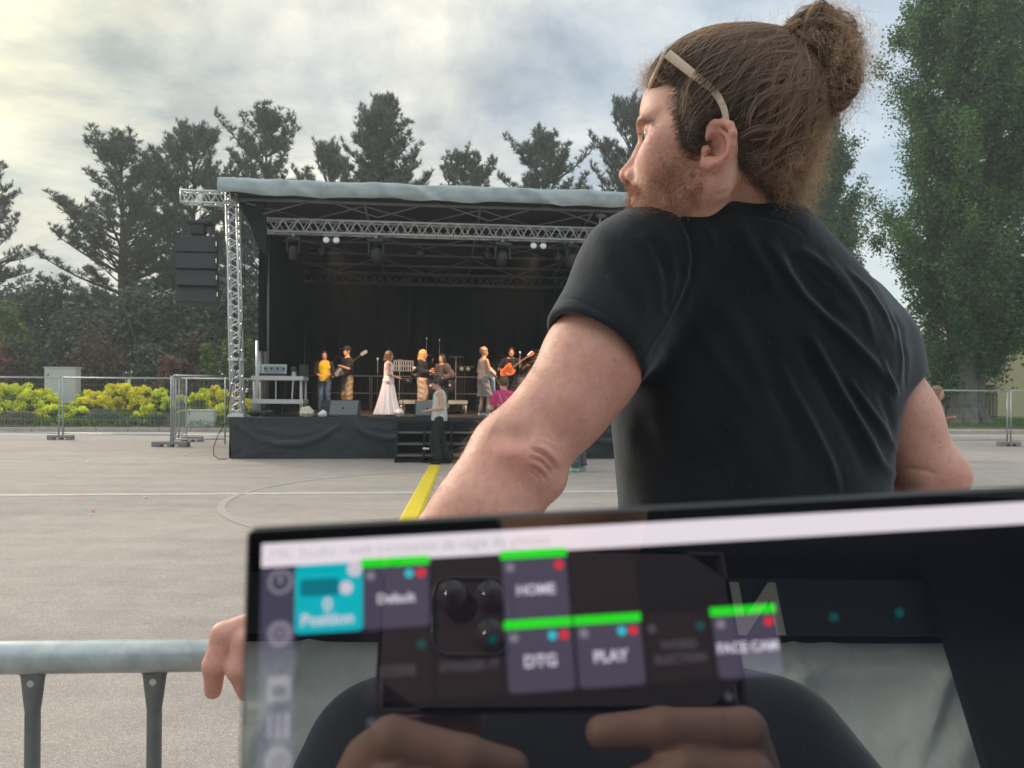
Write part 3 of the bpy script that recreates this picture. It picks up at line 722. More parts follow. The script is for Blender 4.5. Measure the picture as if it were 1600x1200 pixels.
zt = P(202, 601, bedpt(202, 4.9)[1])[2]-bedpt(202, 4.9)[2]; MB().box((-.06, -.03, zt), (.06, -.015, zt+.24)).build('plate', M_CAB, t, bevel=.004)

# ------------------------------------------------------------------ site fence
M_GALV = mat('galvanised steel', (.42, .45, .46), .45, metal=.7, var=(9, .5, (.32, .34, .35)))
M_FOOT = mat('fence foot', (.22, .22, .22), .85, var=(9, .5, (.32, .30, .28)))
def fence_panel(label, a, b, H=1.98, feet=(True, True), z=.04, mid=None):
    a = np.array(a, float); b = np.array(b, float); d = b-a; W = np.linalg.norm(d[:2]); rz = math.atan2(d[1], d[0])
    t = thing('site_fence_panel', label, 'fence panel', (a[0], a[1], 0), rz, 'mobile site fence panels')
    MB().tube([(0, 0, z), (0, 0, H)], .021, 8).build('post', M_GALV, t, True); MB().tube([(W, 0, z), (W, 0, H)], .021, 8).build('post', M_GALV, t, True)
    MB().tube([(0, 0, H), (W, 0, H)], .021, 8).build('top_rail', M_GALV, t, True); MB().tube([(0, 0, .18), (W, 0, .18)], .016, 8).build('bottom_rail', M_GALV, t, True)
    w_ = MB()
    for k in range(1, int(W/.1)): w_.tube([(k*.1, 0, .18), (k*.1, 0, H)], .0015, 3, caps=False)
    for k in range(1, 8): w_.tube([(0, 0, .18+k*(H-.18)/8), (W, 0, .18+k*(H-.18)/8)], .0015, 3, caps=False)
    o = w_.build('wire_mesh', M_GALV, t); o['kind'] = 'stuff'
    return t
def fence_foot(label, p, rz, s_=1.0):
    t = thing('fence_foot', label, 'fence foot', (p[0], p[1], 0), rz, 'feet of the mobile site fence')
    L_ = .34*s_
    MB().prism([(-L_, -.11, .0), (-L_*.55, -.11, 0), (-L_*.45, -.11, .06), (-L_*.15, -.11, .06), (-L_*.08, -.11, 0), (L_*.08, -.11, 0), (L_*.15, -.11, .06), (L_*.45, -.11, .06), (L_*.55, -.11, 0), (L_, -.11, 0), (L_, -.11, .13), (-L_, -.11, .13)], (0, .22, 0)).build('block', M_FOOT, t, bevel=.01)
    return t
a = G(95, 687); b = G(274, 690); u_ = (b-a)/np.linalg.norm(b-a); H1 = P(95, 590, a[1])[2]
fence_panel('long site fence panel left of the first double post', a-u_*3.5-np.array([0, .05, 0]), a-u_*.06, H1)
fence_panel('site fence panel beyond the left frame edge', a-u_*7.1-np.array([0, .1, 0]), a-u_*3.6-np.array([0, .05, 0]), H1)
fence_panel('site fence panel between the white cabinet and the near panel', a+u_*.06, b, H1)
fence_foot('concrete foot under the double post in front of the white cabinet', a, TH, .95)
n0 = G(267, 698); n1 = G(284, 690)
fence_panel('near site fence panel standing almost edge-on left of the small white box', n0, G(291, 684), P(267, 588, n0[1])[2])
fence_foot('long dark foot under the near edge-on fence panel', n0, 0.0, 1.3)
fence_foot('foot under the far end of the edge-on fence panel', n1+np.array([.25, .1, 0]), 0.1, .8)
q1 = P(352, 650, 19.6); fence_panel('site fence panel running from the edge-on panel to the lattice tower', n0+np.array([.05, .02, 0]), (q1[0], q1[1], 0), P(267, 588, n0[1])[2]+.02)
fence_panel('site fence panel hidden behind the lattice tower', b+u_*.1, b+u_*3.6, H1)
a = G(1576, 697); H2 = P(1576, 611, a[1])[2]
fence_panel('site fence panel right of the man, left of the right-hand post', a-DU*3.5, a-DU*.05, H2)
fence_panel('site fence panel cut by the right frame edge', a+DU*.06, a+DU*3.6, H2)
fence_foot('concrete foot under the right-hand fence post', a, TH, .9)

# ------------------------------------------------------------------ building, railing and cars on the right
M_CREAM = mat('cream render', (.62, .55, .34), .85, var=[(.5, .4, (.56, .50, .32)), (6, .2, (.5, .45, .3))], bump=(50, .2, .01))
YB = 46.0
xl = P(1528, 600, YB)[0]; zt0 = P(1530, 556, YB)[2]
t = thing('cream_building', 'plain cream rendered building behind the poplar at the right edge', 'building', (xl, YB, 0), R(4))
MB().prism([(1.15, 0, -.1), (16, 0, -.1), (16, 0, 6.5), (5.5, 0, 6.5), (2.6, 0, 6.0), (1.15, 0, 5.0)], (0, 9, 0)).build('wall', M_CREAM, t)
MB().prism([(-.8, -.01, 2.1), (1.148, -.01, 2.1), (1.148, -.01, 4.8), (.6, -.01, 4.3)], (0, 8, 0)).build('side_wing', M_CREAM, t)
MB().prism([(1.0, -.25, 5.0), (2.6, -.25, 6.05), (5.5, -.25, 6.55), (16.2, -.25, 6.55), (16.2, -.25, 6.72), (5.4, -.25, 6.72), (2.5, -.25, 6.22), (.9, -.25, 5.15)], (0, 9.5, 0)).build('roof', mat('roof edge', (.35, .32, .26), .8), t)
w_ = MB().box((3.5, -.03, .95), (4.3, -.004, 1.0)).build('vent_bar', M_CAB, t)
for k in range(3):
    f = MB().box((6.2+k*2.6, -.05, 1.5), (7.6+k*2.6, -.004, 3.1)).build('window', M_CAB, t); MB().box((6.3+k*2.6, -.06, 1.6), (7.5+k*2.6, -.052, 3.0)).build('pane', mat('dark pane', (.03, .035, .04), .1), f)
M_RAIL = mat('dark fence paint', (.02, .022, .028), .5)
ra = P(1462, 650, 42); rb = P(1558, 650, 43); W = np.linalg.norm((rb-ra)[:2]); zr = P(1500, 614, 42)[2]
t = thing('dark_railing', 'dark vertical bar railing behind the big poplar trunk', 'railing', (ra[0], ra[1], .15), math.atan2(rb[1]-ra[1], rb[0]-ra[0]))
MB().box((0, -.03, zr-.25), (W, .03, zr-.19)).build('top_rail', M_RAIL, t); MB().box((0, -.03, .12), (W, .03, .18)).build('bottom_rail', M_RAIL, t)
for k in range(int(W/.24)+1): MB().box((k*.24-.035, -.012, .02), (k*.24+.035, .012, zr-.15)).build('bar', M_RAIL, t)
def car(label, p, rz, colr, grp):
    t = thing('parked_car', label, 'car', (p[0], p[1], 0.02), rz, grp); mp = mat('car paint', colr, .3, coat=.6); gl = MATS.get('car glass') or mat('car glass', (.03, .04, .05), .05)
    prof = [(-2.05, .32), (-2.1, .62), (-2.0, .86), (-1.55, .95), (-.95, 1.36), (-.2, 1.46), (.75, 1.42), (1.45, 1.0), (1.95, .9), (2.1, .6), (2.08, .3)]
    MB().prism([(x, -.82, z) for x, z in prof], (0, 1.64, 0)).build('body', mp, t, bevel=.08)
    for s_ in (-1, 1):
        y0 = .822*s_; MB().prism([(-1.35, y0, .97), (-.88, y0, 1.29), (-.25, y0, 1.36), (-.25, y0, .97)], (0, .01*s_, 0)).build('window', gl, t); MB().prism([(-.18, y0, .97), (-.18, y0, 1.37), (.7, y0, 1.34), (1.2, y0, 1.0)], (0, .01*s_, 0)).build('window', gl, t)
        for x in (-1.3, 1.3):
            M_ = Matrix.Translation((x, .74*s_, .32)); w_ = MB().tube([(x, .70*s_, .32), (x, .85*s_, .32)], .31, 16).build('wheel', MATS.get('tyre rubber') or mat('tyre rubber', (.02, .02, .02), .8), t, True)
            MB().tube([(x, .852*s_, .32), (x, .86*s_, .32)], .18, 12).build('rim', M_GALV, w_)
    for y_ in (-.6, .6):
        MB().box((-2.115, y_-.15, .62), (-2.06, y_+.15, .76)).build('headlight', M_CAB, t)
    return t
pc = P(1532, 640, 50); car('white car parked behind the dark railing', (pc[0], pc[1]), R(8), (.75, .77, .78), 'cars parked behind the railing')
pc = P(1490, 640, 53); car('silver car parked farther back behind the dark railing', (pc[0], pc[1]), R(8), (.4, .42, .43), 'cars parked behind the railing')
# little white lamp head just inside the right edge
pl = P(1599, 402, 30); t = thing('street_lamp', 'pale street lamp head peeking in at the right edge before the poplar', 'street lamp', (pl[0]+.9, pl[1], .1))
MB().tube([(0, 0, 0), (0, 0, 5.9), (-.2, 0, pl[2]-.05), (-.6, 0, pl[2])], [.07, .05, .035, .03], 8).build('pole', M_GALV, t, True); MB().box((-.95, -.09, pl[2]-.06), (-.55, .09, pl[2]+.03)).build('lamp_head', M_CAB, t, bevel=.03)
# ================================================================== the stage
TS = R(5.6)
SA = G(358, 717)
SU = np.array([math.cos(TS), math.sin(TS), 0]); SV = np.array([-math.sin(TS), math.cos(TS), 0])
SW, SD, DZ = 10.4, 6.6, .87
def st(u, v, z=0.0): return SA + SU*u + SV*v + np.array([0, 0, z])
def uv_of(p): d = np.asarray(p)-SA; return float(d @ SU), float(d @ SV)
def on_stage(px, v, z=DZ):
    """stage point seen at column px, v metres behind the front edge"""
    d = ray(px, 600); k = (v+np.dot(SA[:2], SV[:2]))/np.dot(d[:2], SV[:2]); p = d*k; return np.array([p[0], p[1], z])
M_ALU = mat('aluminium truss', (.62, .65, .66), .35, metal=.55, var=(14, .3, (.5, .52, .54)))
M_ALU2 = mat('dull aluminium', (.19, .20, .21), .5, metal=.5)
M_BLK = mat('black stage cloth', (.012, .015, .019), .8, spec=.3)
M_DRAPE = mat('black backdrop', (.006, .010, .016), .9, spec=.2)
M_TARP = mat('black tarpaulin skirt', (.012, .019, .026), .34, spec=.5, bump=[(3, .8, .05), (11, .4, .012)])
M_DECK = mat('dark stage deck', (.045, .045, .045), .6, var=(5, .5, (.07, .068, .065)))
M_CANO = mat('grey roof membrane', (.31, .38, .39), .5, var=[(1.3, .7, (.22, .27, .28)), (5, .5, (.40, .45, .45))], bump=(2.2, .7, .05))
M_ROOFU = mat('dark roof lining', (.020, .024, .030), .8)
M_BOX = mat('black speaker cabinet', (.020, .023, .027), .6, bump=(90, .2, .002))
M_GRILL = mat('speaker grille', (.030, .034, .038), .5, bump=(220, .5, .002))
M_FIX = mat('black lamp housing', (.030, .033, .038), .45)
M_CHROME = mat('bright reflector', (.75, .78, .75), .2, metal=.8)
stage = thing('concert_stage', 'black covered open-air stage with pale roof membrane and aluminium trusses', 'stage', tuple(SA*[1, 1, 0]), TS)
MB().box((0.02, .03, DZ-.09), (SW, SD, DZ)).build('deck', M_DECK, stage, bevel=.01)
legs_uv = [(.15+i*2.02, .2+j*1.55) for i in range(6) for j in range(5)]
for i, (a, b) in enumerate(legs_uv):
    if i == 0: lg = MB().tube([(0, 0, 0), (0, 0, DZ-.09)], .03, 8).build('leg', M_ALU2, stage)
    else: lg = lg.copy(); C.objects.link(lg)
    lg.location = (a, b, 0)
# skirt: hanging cloth sheets with swags pulled between fixings
def skirt(u0, u1, v0, v1, seed):
    r = np.random.default_rng(seed); L_ = math.hypot(u1-u0, v1-v0); nx = int(L_/.05); nz = 14; d = np.array([(u1-u0)/L_, (v1-v0)/L_]); nrm = np.array([d[1], -d[0]]); V = []; Fc = []
    sw = [(0.05, 2.35, .55), (2.5, 4.0, .40), (4.4, 6.6, .4), (7.0, 9.6, .5)]
    for j in range(nz+1):
        t = j/nz; z = DZ-.005-(DZ-.01)*t
        for i in range(nx+1):
            s_ = L_*i/nx; off = .012*math.sin(s_*5.1+seed)*t+.02*t*math.sin(s_*1.3)
            for (a, b, dep) in sw:                      # catenary folds below the fixings
                if a < s_ < b:
                    q = (s_-a)/(b-a); c = 4*q*(1-q); off += .075*math.exp(-((t-.10-dep*c)/.045)**2)*(.35+.65*c)*(1+.4*math.sin(s_*7+a))+.03*math.exp(-((t-.08-(dep-.22)*c)/.04)**2)*c
            p = np.array([u0, v0])+d*s_+nrm*off
            if t > .0 and i == 0: p = p+d*.05*t*(1 if seed == 1 else 0)
            V.append((p[0], p[1], z))
        if j:
            for i in range(nx): a = (j-1)*(nx+1)+i; Fc.append((a, a+1, a+nx+2, a+nx+1))
    return np_mesh('skirt', np.array(V), np.array(Fc)[:, ::-1], M_TARP, stage)
skirt(0, SW, 0, 0, 1); skirt(SW, SW, 0, SD, 2); skirt(0.0, 0.0, SD, 0, 3)

def box_truss(mb, p0, p1, w_, h_, up=(0, 0, 1), r=.024, n=None, lace=.012):
    """four chords and zigzag lacing between p0 and p1 (centre line)"""
    p0 = np.array(p0, float); p1 = np.array(p1, float); d = p1-p0; L_ = np.linalg.norm(d); d /= L_; up = np.array(up, float); s_ = np.cross(d, up); s_ /= np.linalg.norm(s_); up = np.cross(s_, d)
    n = n or max(2, int(round(L_/(w_*1.35)))); c = [(s_*a*w_/2+up*b*h_/2) for a, b in ((-1, -1), (1, -1), (1, 1), (-1, 1))]
    for q in c: mb.tube([p0+q, p1+q], r, 7)
    for k in range(4):
        a, b = c[k], c[(k+1) % 4]
        for i in range(n):
            x0 = p0+d*L_*i/n; x1 = p0+d*L_*(i+.5)/n; x2 = p0+d*L_*(i+1)/n
            mb.tube([x0+a, x1+b], lace, 5, caps=False); mb.tube([x1+b, x2+a], lace, 5, caps=False)
    for e in (p0, p1):
        for k in range(4): mb.tube([e+c[k], e+c[(k+1) % 4]], r*.8, 5)
    return mb
def roof_z(v): return 5.48-.62*v/SD-.0
ztop = P(343, 282, 16.0)[2]
# corner towers (front) and rear masts
for uu in (-.03, SW+.03):
    s_ = 1 if uu < 1 else -1
    m_ = box_truss(MB(), (uu+.14*s_, .20, DZ+.06), (uu+.0*s_, .20, 5.62), .21, .21, up=(0, 1, 0), r=.025, lace=.014, n=17)
    m_.build('truss_tower', M_ALU, stage, True)
    MB().box((uu+.14*s_-.17, .03, DZ+.002), (uu+.14*s_+.17, .37, DZ+.06)).build('tower_foot', M_ALU, stage)
    MB().box((uu+.12*s_-.15, .05, 2.05), (uu+.12*s_+.15, .35, 2.10)).build('tower_sleeve', M_ALU, stage)
    MB().tube([(uu+.50*s_, 1.25, DZ), (uu+.50*s_, 1.25, roof_z(1)-.05)], .055, 10).build('mast', M_ALU2, stage, True)
    MB().tube([(uu+.44*s_, SD-.2, DZ), (uu+.44*s_, SD-.2, roof_z(SD)-.1)], .05, 10).build('mast', M_ALU2, stage, True)
    # sloping link from tower to roof corner
    MB().tube([(uu+.08*s_, .25, 5.55), (uu+.38*s_, .5, 5.18), (uu+.40*s_, .5, 4.3)], .03, 7).build('corner_brace', M_ALU2, stage, True)
uj = uv_of(on_stage(405, 1.35))[0]; MB().tube([(uj, 1.35, DZ), (uj, 1.35, 2.55)], .085, 12).build('roof_jack', mat('pale aluminium', (.5, .51, .52), .4, metal=.4), stage, True)
# front lighting truss, rear truss
m_ = box_truss(MB(), (.46, .75, 5.03), (SW-.46, .75, 5.03), .27, .27, r=.026, lace=.014, n=30); m_.build('front_truss', M_ALU, stage, True)
m_ = box_truss(MB(), (.30, SD-.35, 4.72), (SW-.30, SD-.35, 4.72), .3, .3, r=.026, n=22); m_.build('rear_truss', M_ALU2, stage, True)
# roof: purlins, cross braces, membrane with rolled front edge
for v_ in (.15, 2.2, 3.1, 4.2, 5.3): MB().tube([(.1, v_, roof_z(v_)-.02), (SW-.1, v_, roof_z(v_)-.02)], .035, 7).build('purlin', M_ALU2, stage, True)
for i in range(4):
    a = .25+i*2.5; b = a+2.4
    for (va, vb) in ((.2, 2.2), (2.3, 4.3), (4.3, 6.3)):
        for (x0, x1) in ((a, b), (b, a)): MB().tube([(x0, va, roof_z(va)-.08), (x1, vb, roof_z(vb)-.08-.3*(vb > 6))], .017, 5).build('cross_brace', M_ALU2, stage, True)
for i in range(5):
    a = .2+i*2.5; MB().tube([(a, .15, roof_z(.15)), (a, SD-.2, roof_z(SD-.2))], .03, 7).build('rafter', M_ALU2, stage, True)
for i in range(4):                                     # zigzag ties between roof edge and front truss
    a = .6+i*2.4
    MB().tube([(a, .2, 5.16), (a+1.2, .1, 5.50)], .016, 5).build('roof_tie', M_ALU2, stage, True); MB().tube([(a+1.2, .1, 5.50), (a+2.4, .2, 5.16)], .016, 5).build('roof_tie', M_ALU2, stage, True)
def membrane():
    r = np.random.default_rng(4); nx = 130; prof = [(-.22, 5.46), (-.255, 5.50), (-.26, 5.58), (-.25, 5.68), (-.22, 5.76), (-.14, 5.81), (.1, 5.83), (1.2, 5.78), (3.2, 5.6), (5, 5.40), (SD+.15, 5.15), (SD+.2, 4.9)]
    ph = r.uniform(0, 6, 12); V = []; Fc = []
    for i in range(nx+1):
        u = -.22+(SW+.44)*i/nx
        for j, (v_, z_) in enumerate(prof):
            fr = j < 6; wv = .030*math.sin(u*4.3+ph[j]*.3)+.014*math.sin(u*9.7+j*.9)+.010*math.sin(u*17+j*1.7)
            crease = .06*math.exp(-(((u*1.0) % 2.5-1.25+(j-3)*.16)/.09)**2)
            V.append((u, v_-(wv+crease)*(1 if fr else 0), z_+(wv*.8 if not fr else (.018*math.sin(u*2.2+1)+.012*math.sin(u*6.1) if j == 0 else .008*math.sin(u*3+j)))+(0.02*math.exp(-((u+.2)/.5)**2))))
        if i:
            for j in range(len(prof)-1): a = (i-1)*len(prof)+j; Fc.append((a, a+len(prof), a+len(prof)+1, a+1))
    np_mesh('roof_membrane', np.array(V), np.array(Fc), M_CANO, stage)
membrane()
MB().raw([(-.1, -.1, 5.55), (SW+.1, -.1, 5.55), (SW+.1, SD, 5.02), (-.1, SD, 5.02)], [(0, 1, 2, 3)]).build('roof_lining', M_ROOFU, stage)
def drape(name, pts, z0, z1, m, amp=.04, wl=.35, tp=(0, 0)):
    """hanging cloth along plan points with vertical folds"""
    V = []; Fc = []; r = np.random.default_rng(len(pts)+int(z1*7)); L_ = [0]
    for a, b in zip(pts[:-1], pts[1:]): L_.append(L_[-1]+math.dist(a, b))
    n = int(L_[-1]/.07); nz = 8
    for i in range(n+1):
        s_ = L_[-1]*i/n; k = max(j for j in range(len(pts)-1) if L_[j] <= s_+1e-9); t = (s_-L_[k])/(L_[k+1]-L_[k]); p = np.array(pts[k])*(1-t)+np.array(pts[k+1])*t; d = (np.array(pts[k+1])-np.array(pts[k])); d /= np.linalg.norm(d)
        for j in range(nz+1):
            q = j/nz; o = amp*(math.sin(s_*2*PI/wl+.6*math.sin(s_*2.1))*(.5+.5*(1-q))+.6*math.sin(s_*1.7+q*3)); V.append((p[0]-d[1]*o, p[1]+d[0]*o, z0+(z1-z0)*q))
        if i:
            for j in range(nz): a = (i-1)*(nz+1)+j; Fc.append((a, a+nz+1, a+nz+2, a+1))
    return np_mesh(name, np.array(V), np.array(Fc), m, stage)
drape('back_drape', [(.35, SD-.05), (SW-.35, SD-.05)], DZ, 5.0, M_DRAPE, .05, .5)
for s_, uu in ((1, 0.0), (-1, SW)):
    drape('side_drape', [(uu+.42*s_, 1.45), (uu+.46*s_, SD-.1)], DZ, 5.25, M_DRAPE, .03, .3)
    drape('front_leg_drape', [(uu+.36*s_, .95), (uu+.52*s_, 1.2)], 2.3, 5.15, M_DRAPE, .03, .22)
    # gathered corner of the side cover, hanging under the roof edge
    MB().prism([(uu-.02*s_, .3, 5.5), (uu+.62*s_, .34, 5.5), (uu+.66*s_, .36, 4.3), (uu+.46*s_, .34, 4.5), (uu+.28*s_, .32, 5.0)], (0, .05, 0)).build('corner_cloth', M_BLK, stage)
MB().raw([(uu, v, z) for (uu, v, z) in ((.36, 1.45, DZ), (.36, SD, DZ), (.36, SD, 5.1), (.36, 1.45, 5.3))], [(0, 1, 2, 3)]).build('side_cover', M_BLK, stage)
MB().raw([(SW-uu, v, z) for (uu, v, z) in ((.36, 1.45, DZ), (.36, SD, DZ), (.36, SD, 5.1), (.36, 1.45, 5.3))], [(0, 1, 2, 3)]).build('side_cover', M_BLK, stage)
MB().raw([(.3, SD, DZ), (SW-.3, SD, DZ), (SW-.3, SD, 5.1), (.3, SD, 5.1)], [(0, 1, 2, 3)]).build('rear_cover', M_BLK, stage)
# guard rails at the back and sides
def rail(u0, v0, u1, v1):
    L_ = math.hypot(u1-u0, v1-v0); n = max(1, round(L_/2)); d = np.array([(u1-u0), (v1-v0), 0])/n; p = np.array([u0, v0, DZ])
    for i in range(n):
        a = p+d*i; b = p+d*(i+.97); m_ = MB().tube([a, a+[0, 0, 1.0], b+[0, 0, 1.0], b], .019, 7); m_.tube([a+[0, 0, .5], b+[0, 0, .5]], .016, 6); m_.build('guard_rail', M_ALU2, stage, True)
rail(.55, SD-.45, SW-.55, SD-.45); rail(.0, .5, .0, SD-.5)
# outrigger with hanging line array
ug = -.95
m_ = box_truss(MB(), (-.02, .12, 5.44), (-1.02, .12, 5.44), .24, .24, r=.022, lace=.012, n=4); m_.build('outrigger_truss', M_ALU, stage, True)
pz = 5.3; aL = on_stage(313, .12); ua, va = uv_of(aL)
la = thing('line_array_speaker', 'four black line array cabinets hanging from the outrigger left of the stage', 'speaker', tuple(st(ua-.03, va, 0)), TS)
MB().tube([(0, 0, 4.93), (0, 0, 5.70)], .012, 6).build('chain', M_ALU, la, True)
MB().box((-.05, -.05, 5.30), (.05, .05, 5.66)).build('hoist', M_CHROME, la, bevel=.01)
MB().box((-.26, -.12, 4.88), (.22, .16, 4.95)).build('fly_bar', M_BOX, la, bevel=.01)
MB().box((-.18, -.1, 4.66), (.10, .12, 4.88)).build('rigging_motor', M_BOX, la, bevel=.02)
z = 4.62
tilt = 0
for k in range(4):
    M_ = Matrix.Translation((.0, .05+.015*k*k, z)) @ Matrix.Rotation(R(-1-2.2*k), 4, 'X'); h = .35
    cb = MB(); cb.prism([(-.45, -.25, -h), (.40, -.25, -h), (.28, .3, -h*.9), (-.33, .3, -h*.9)], (0, 0, h-.012), M_); cb.build('cabinet', M_BOX, la, bevel=.012)
    g_ = MB().box((-.43, -.262, -h+.015), (.345, -.252, -.03), M_).build('grille', M_GRILL, la)
    MB().box((.372, -.258, -h*.62), (.392, -.251, -h*.36), M_).build('side_clamp', M_CHROME, la)
    z -= h+.004
# lamps on the front truss
def moving_head(label, px, v, ztop_, tiltz=0.0, s_=1.0):
    p = on_stage(px, v, 0); t = thing('moving_head_light', label, 'stage light', (p[0], p[1], ztop_), TS+tiltz, 'moving lights under the front truss')
    m_ = MB().box((-.03, -.03, -.06), (.03, .03, .03)); m_.build('clamp', M_ALU, t)
    MB().box((-.17*s_, -.12, -.15), (.17*s_, .12, -.06)).build('base', M_FIX, t, bevel=.02)
    y_ = MB(); y_.box((-.17*s_, -.04, -.42), (-.13*s_, .04, -.15)); y_.box((.13*s_, -.04, -.42), (.17*s_, .04, -.15)); y_.build('yoke', M_FIX, t, bevel=.01)
    M_ = Matrix.Translation((0, 0, -.40)) @ Matrix.Rotation(R(35), 4, 'X')
    pts = [(0, -.0, .16), (0, 0, .10), (0, 0, -.05), (0, 0, -.17)]; h_ = MB().tube([tuple(M_ @ Vector(q)) for q in pts], [.07*s_, .115*s_, .12*s_, .095*s_], 12).build('head', M_FIX, t, True)
    MB().tube([tuple(M_ @ Vector((0, 0, -.172))), tuple(M_ @ Vector((0, 0, -.178)))], .075*s_, 12).build('lens', mat('lamp lens', (.10, .12, .14), .08), h_)
    return t
moving_head('leftmost moving light under the front truss', 456, .75, 4.87, .3, .8)
moving_head('moving light under the truss right of the left pair of round lamps', 586, .75, 4.87, -.2, 1.1)
moving_head('moving light under the truss left of the right pair of round lamps', 783, .75, 4.87, .2, 1.1)
moving_head('moving light under the truss right of the right pair of round lamps', 890, .75, 4.87, .5, .9)
moving_head('moving light under the truss next to the man\'s sleeve', 936, .75, 4.87, 0, 1.1)
def blinder(label, px, v, zt_, off=.05):
    p = on_stage(px, v, 0); t = thing('twin_blinder_light', label, 'stage light', (p[0], p[1], zt_), TS, 'twin round lamps under the front truss')
    MB().box((-.2, -.05, -.04), (.2, .05, .0)).build('bar', M_ALU, t, bevel=.01)
    MB().box((-.17, -.02, -.20), (.17, .1, -.05)).build('housing', M_FIX, t, bevel=.02)
    for sx in (-.11, .11): MB().tube([(sx, -.02, -.13), (sx, -.05, -.13), (sx, -.055, -.13)], [.075, .075, .06], 14).build('lamp', M_CHROME, t, True)
blinder('left pair of round silver lamps under the front truss', 516, .75, 4.88); blinder('right pair of round silver lamps under the front truss', 839, .75, 4.88)
p = on_stage(936, .2, 0); t = thing('roof_spotlight', 'small lamp clamped above the front truss right under the roof edge', 'stage light', (p[0], p[1], 5.40), TS)
MB().tube([(0, 0, .02), (-.02, 0, -.24)], .012, 6).build('bracket', M_ALU, t); MB().ball((.0, -.03, -.05), .10, 10, 8, (1.2, .8, .6)).build('housing', M_ALU2, t, True)
for i, px in enumerate((500, 655, 760, 870)):
    p = on_stage(px, 3.1, 0); t = thing('led_par_light', ['small dark lamp on the second roof bar behind the left round lamps', 'flat dark lamp on the second roof bar at mid stage', 'dark lamp on the second roof bar left of the right round lamps', 'dark lamp on the second roof bar right of the right round lamps'][i], 'stage light', (p[0], p[1], roof_z(3.1)-.03), TS, 'dark lamps on the second roof bar')
    MB().box((-.02, -.02, -.1), (.02, .02, 0)).build('clamp', M_ALU2, t); MB().tube([(0, .1, -.18), (0, -.1, -.24)], [.1, .12], 12).build('housing', M_FIX, t, True); MB().tube([(0, -.101, -.24), (0, -.108, -.242)], .09, 12).build('lens', MATS['lamp lens'], t, True)

# steps in front of the stage
sx, _ = uv_of(G(622, 716)); s2, _ = uv_of(G(745, 716))
t = thing('stage_steps', 'black stage steps with thin grey edges in front of the stage', 'steps', tuple(st(sx, 0)), TS); W = s2-sx
for k, (zz, vv) in enumerate(((.60, -.32), (.38, -.62), (.17, -.92))):
    MB().box((.02, vv, zz-.05), (W-.02, vv+.34, zz)).build('tread', M_DECK, t, bevel=.006); MB().box((.02, vv-.012, zz-.035), (W-.02, vv-.002, zz-.008)).build('nosing', M_ALU2, t)
for x in (0, W/3, 2*W/3, W):
    m_ = MB().prism([(x-.02, -.95, 0), (x-.02, -.02, 0), (x-.02, -.02, .8), (x-.02, -.12, .8), (x-.02, -.95, .2)], (.04, 0, 0)); m_.build('side_panel', M_BLK, t)
MB().raw([(0, -.05, 0), (W, -.05, 0), (W, -.05, .8), (0, -.05, .8)], [(0, 1, 2, 3)]).build('back_panel', M_BLK, t)
for x in (W*.36, W*.86): MB().box((x-.07, -.97, .27), (x+.07, -.955, .31)).build('latch', M_CHROME, t, bevel=.008)

# ------------------------------------------------------------------ gear on the deck
def wedge(label, px0, px1, v, top):
    a = on_stage(px0, v); b = on_stage(px1, v); W = np.linalg.norm(b-a); H = P(px0, top, a[1])[2]-DZ
    t = thing('floor_monitor', label, 'stage monitor', tuple(a), TS, 'wedge monitors along the stage front'); D_ = .52
    MB().prism([(0, 0, 0), (0, D_, 0), (0, D_, H*.55), (0, D_*.72, H), (0, .04, H*.12)], (W*.80, 0, 0)).build('cabinet', M_BOX, t, bevel=.012)
    # the pale grille lies on the sloping face that looks at the musicians; the case side shows too
    MB().prism([(W*.80, .0, 0), (W*.80, D_, 0), (W, D_*.9, 0), (W, .1, 0)], (0, 0, .02)).build('foot_plate', M_BOX, t)
    g_ = MB().box((.03, -.004, .03), (W*.77, .004, H*1.12), Matrix.Translation((0, .03, .02)) @ Matrix.Rotation(R(-36), 4, 'X')).build('grille', mat('grey monitor grille', (.13, .15, .16), .5), t)
    MB().box((W*.36, -.012, H*.5), (W*.41, .006, H*.62), Matrix.Translation((0, .03, .02)) @ Matrix.Rotation(R(-36), 4, 'X')).build('handle', M_BLK, t)
    MB().box((W*.80, .02, .01), (W*.815, D_-.03, H*.5)).build('side_grip', M_BOX, t)
    return t
wedge('wedge monitor with pale sloping front at the left part of the stage edge', 512, 572, .35, 625)
wedge('wedge monitor behind the walker, in the middle of the stage edge', 648, 700, .35, 626)
a = on_stage(499, .75); t = thing('floor_monitor', 'small dark monitor half hidden behind the left wedge', 'stage monitor', tuple(a), TS, 'wedge monitors along the stage front')
MB().prism([(0, 0, 0), (0, .4, 0), (0, .4, .2), (0, .28, .36), (0, .03, .06)], (.3, 0, 0)).build('cabinet', M_BOX, t, bevel=.01); MB().box((.02, -.004, .03), (.28, .004, .3), Matrix.Translation((0, .03, .03)) @ Matrix.Rotation(R(-36), 4, 'X')).build('grille', M_GRILL, t)
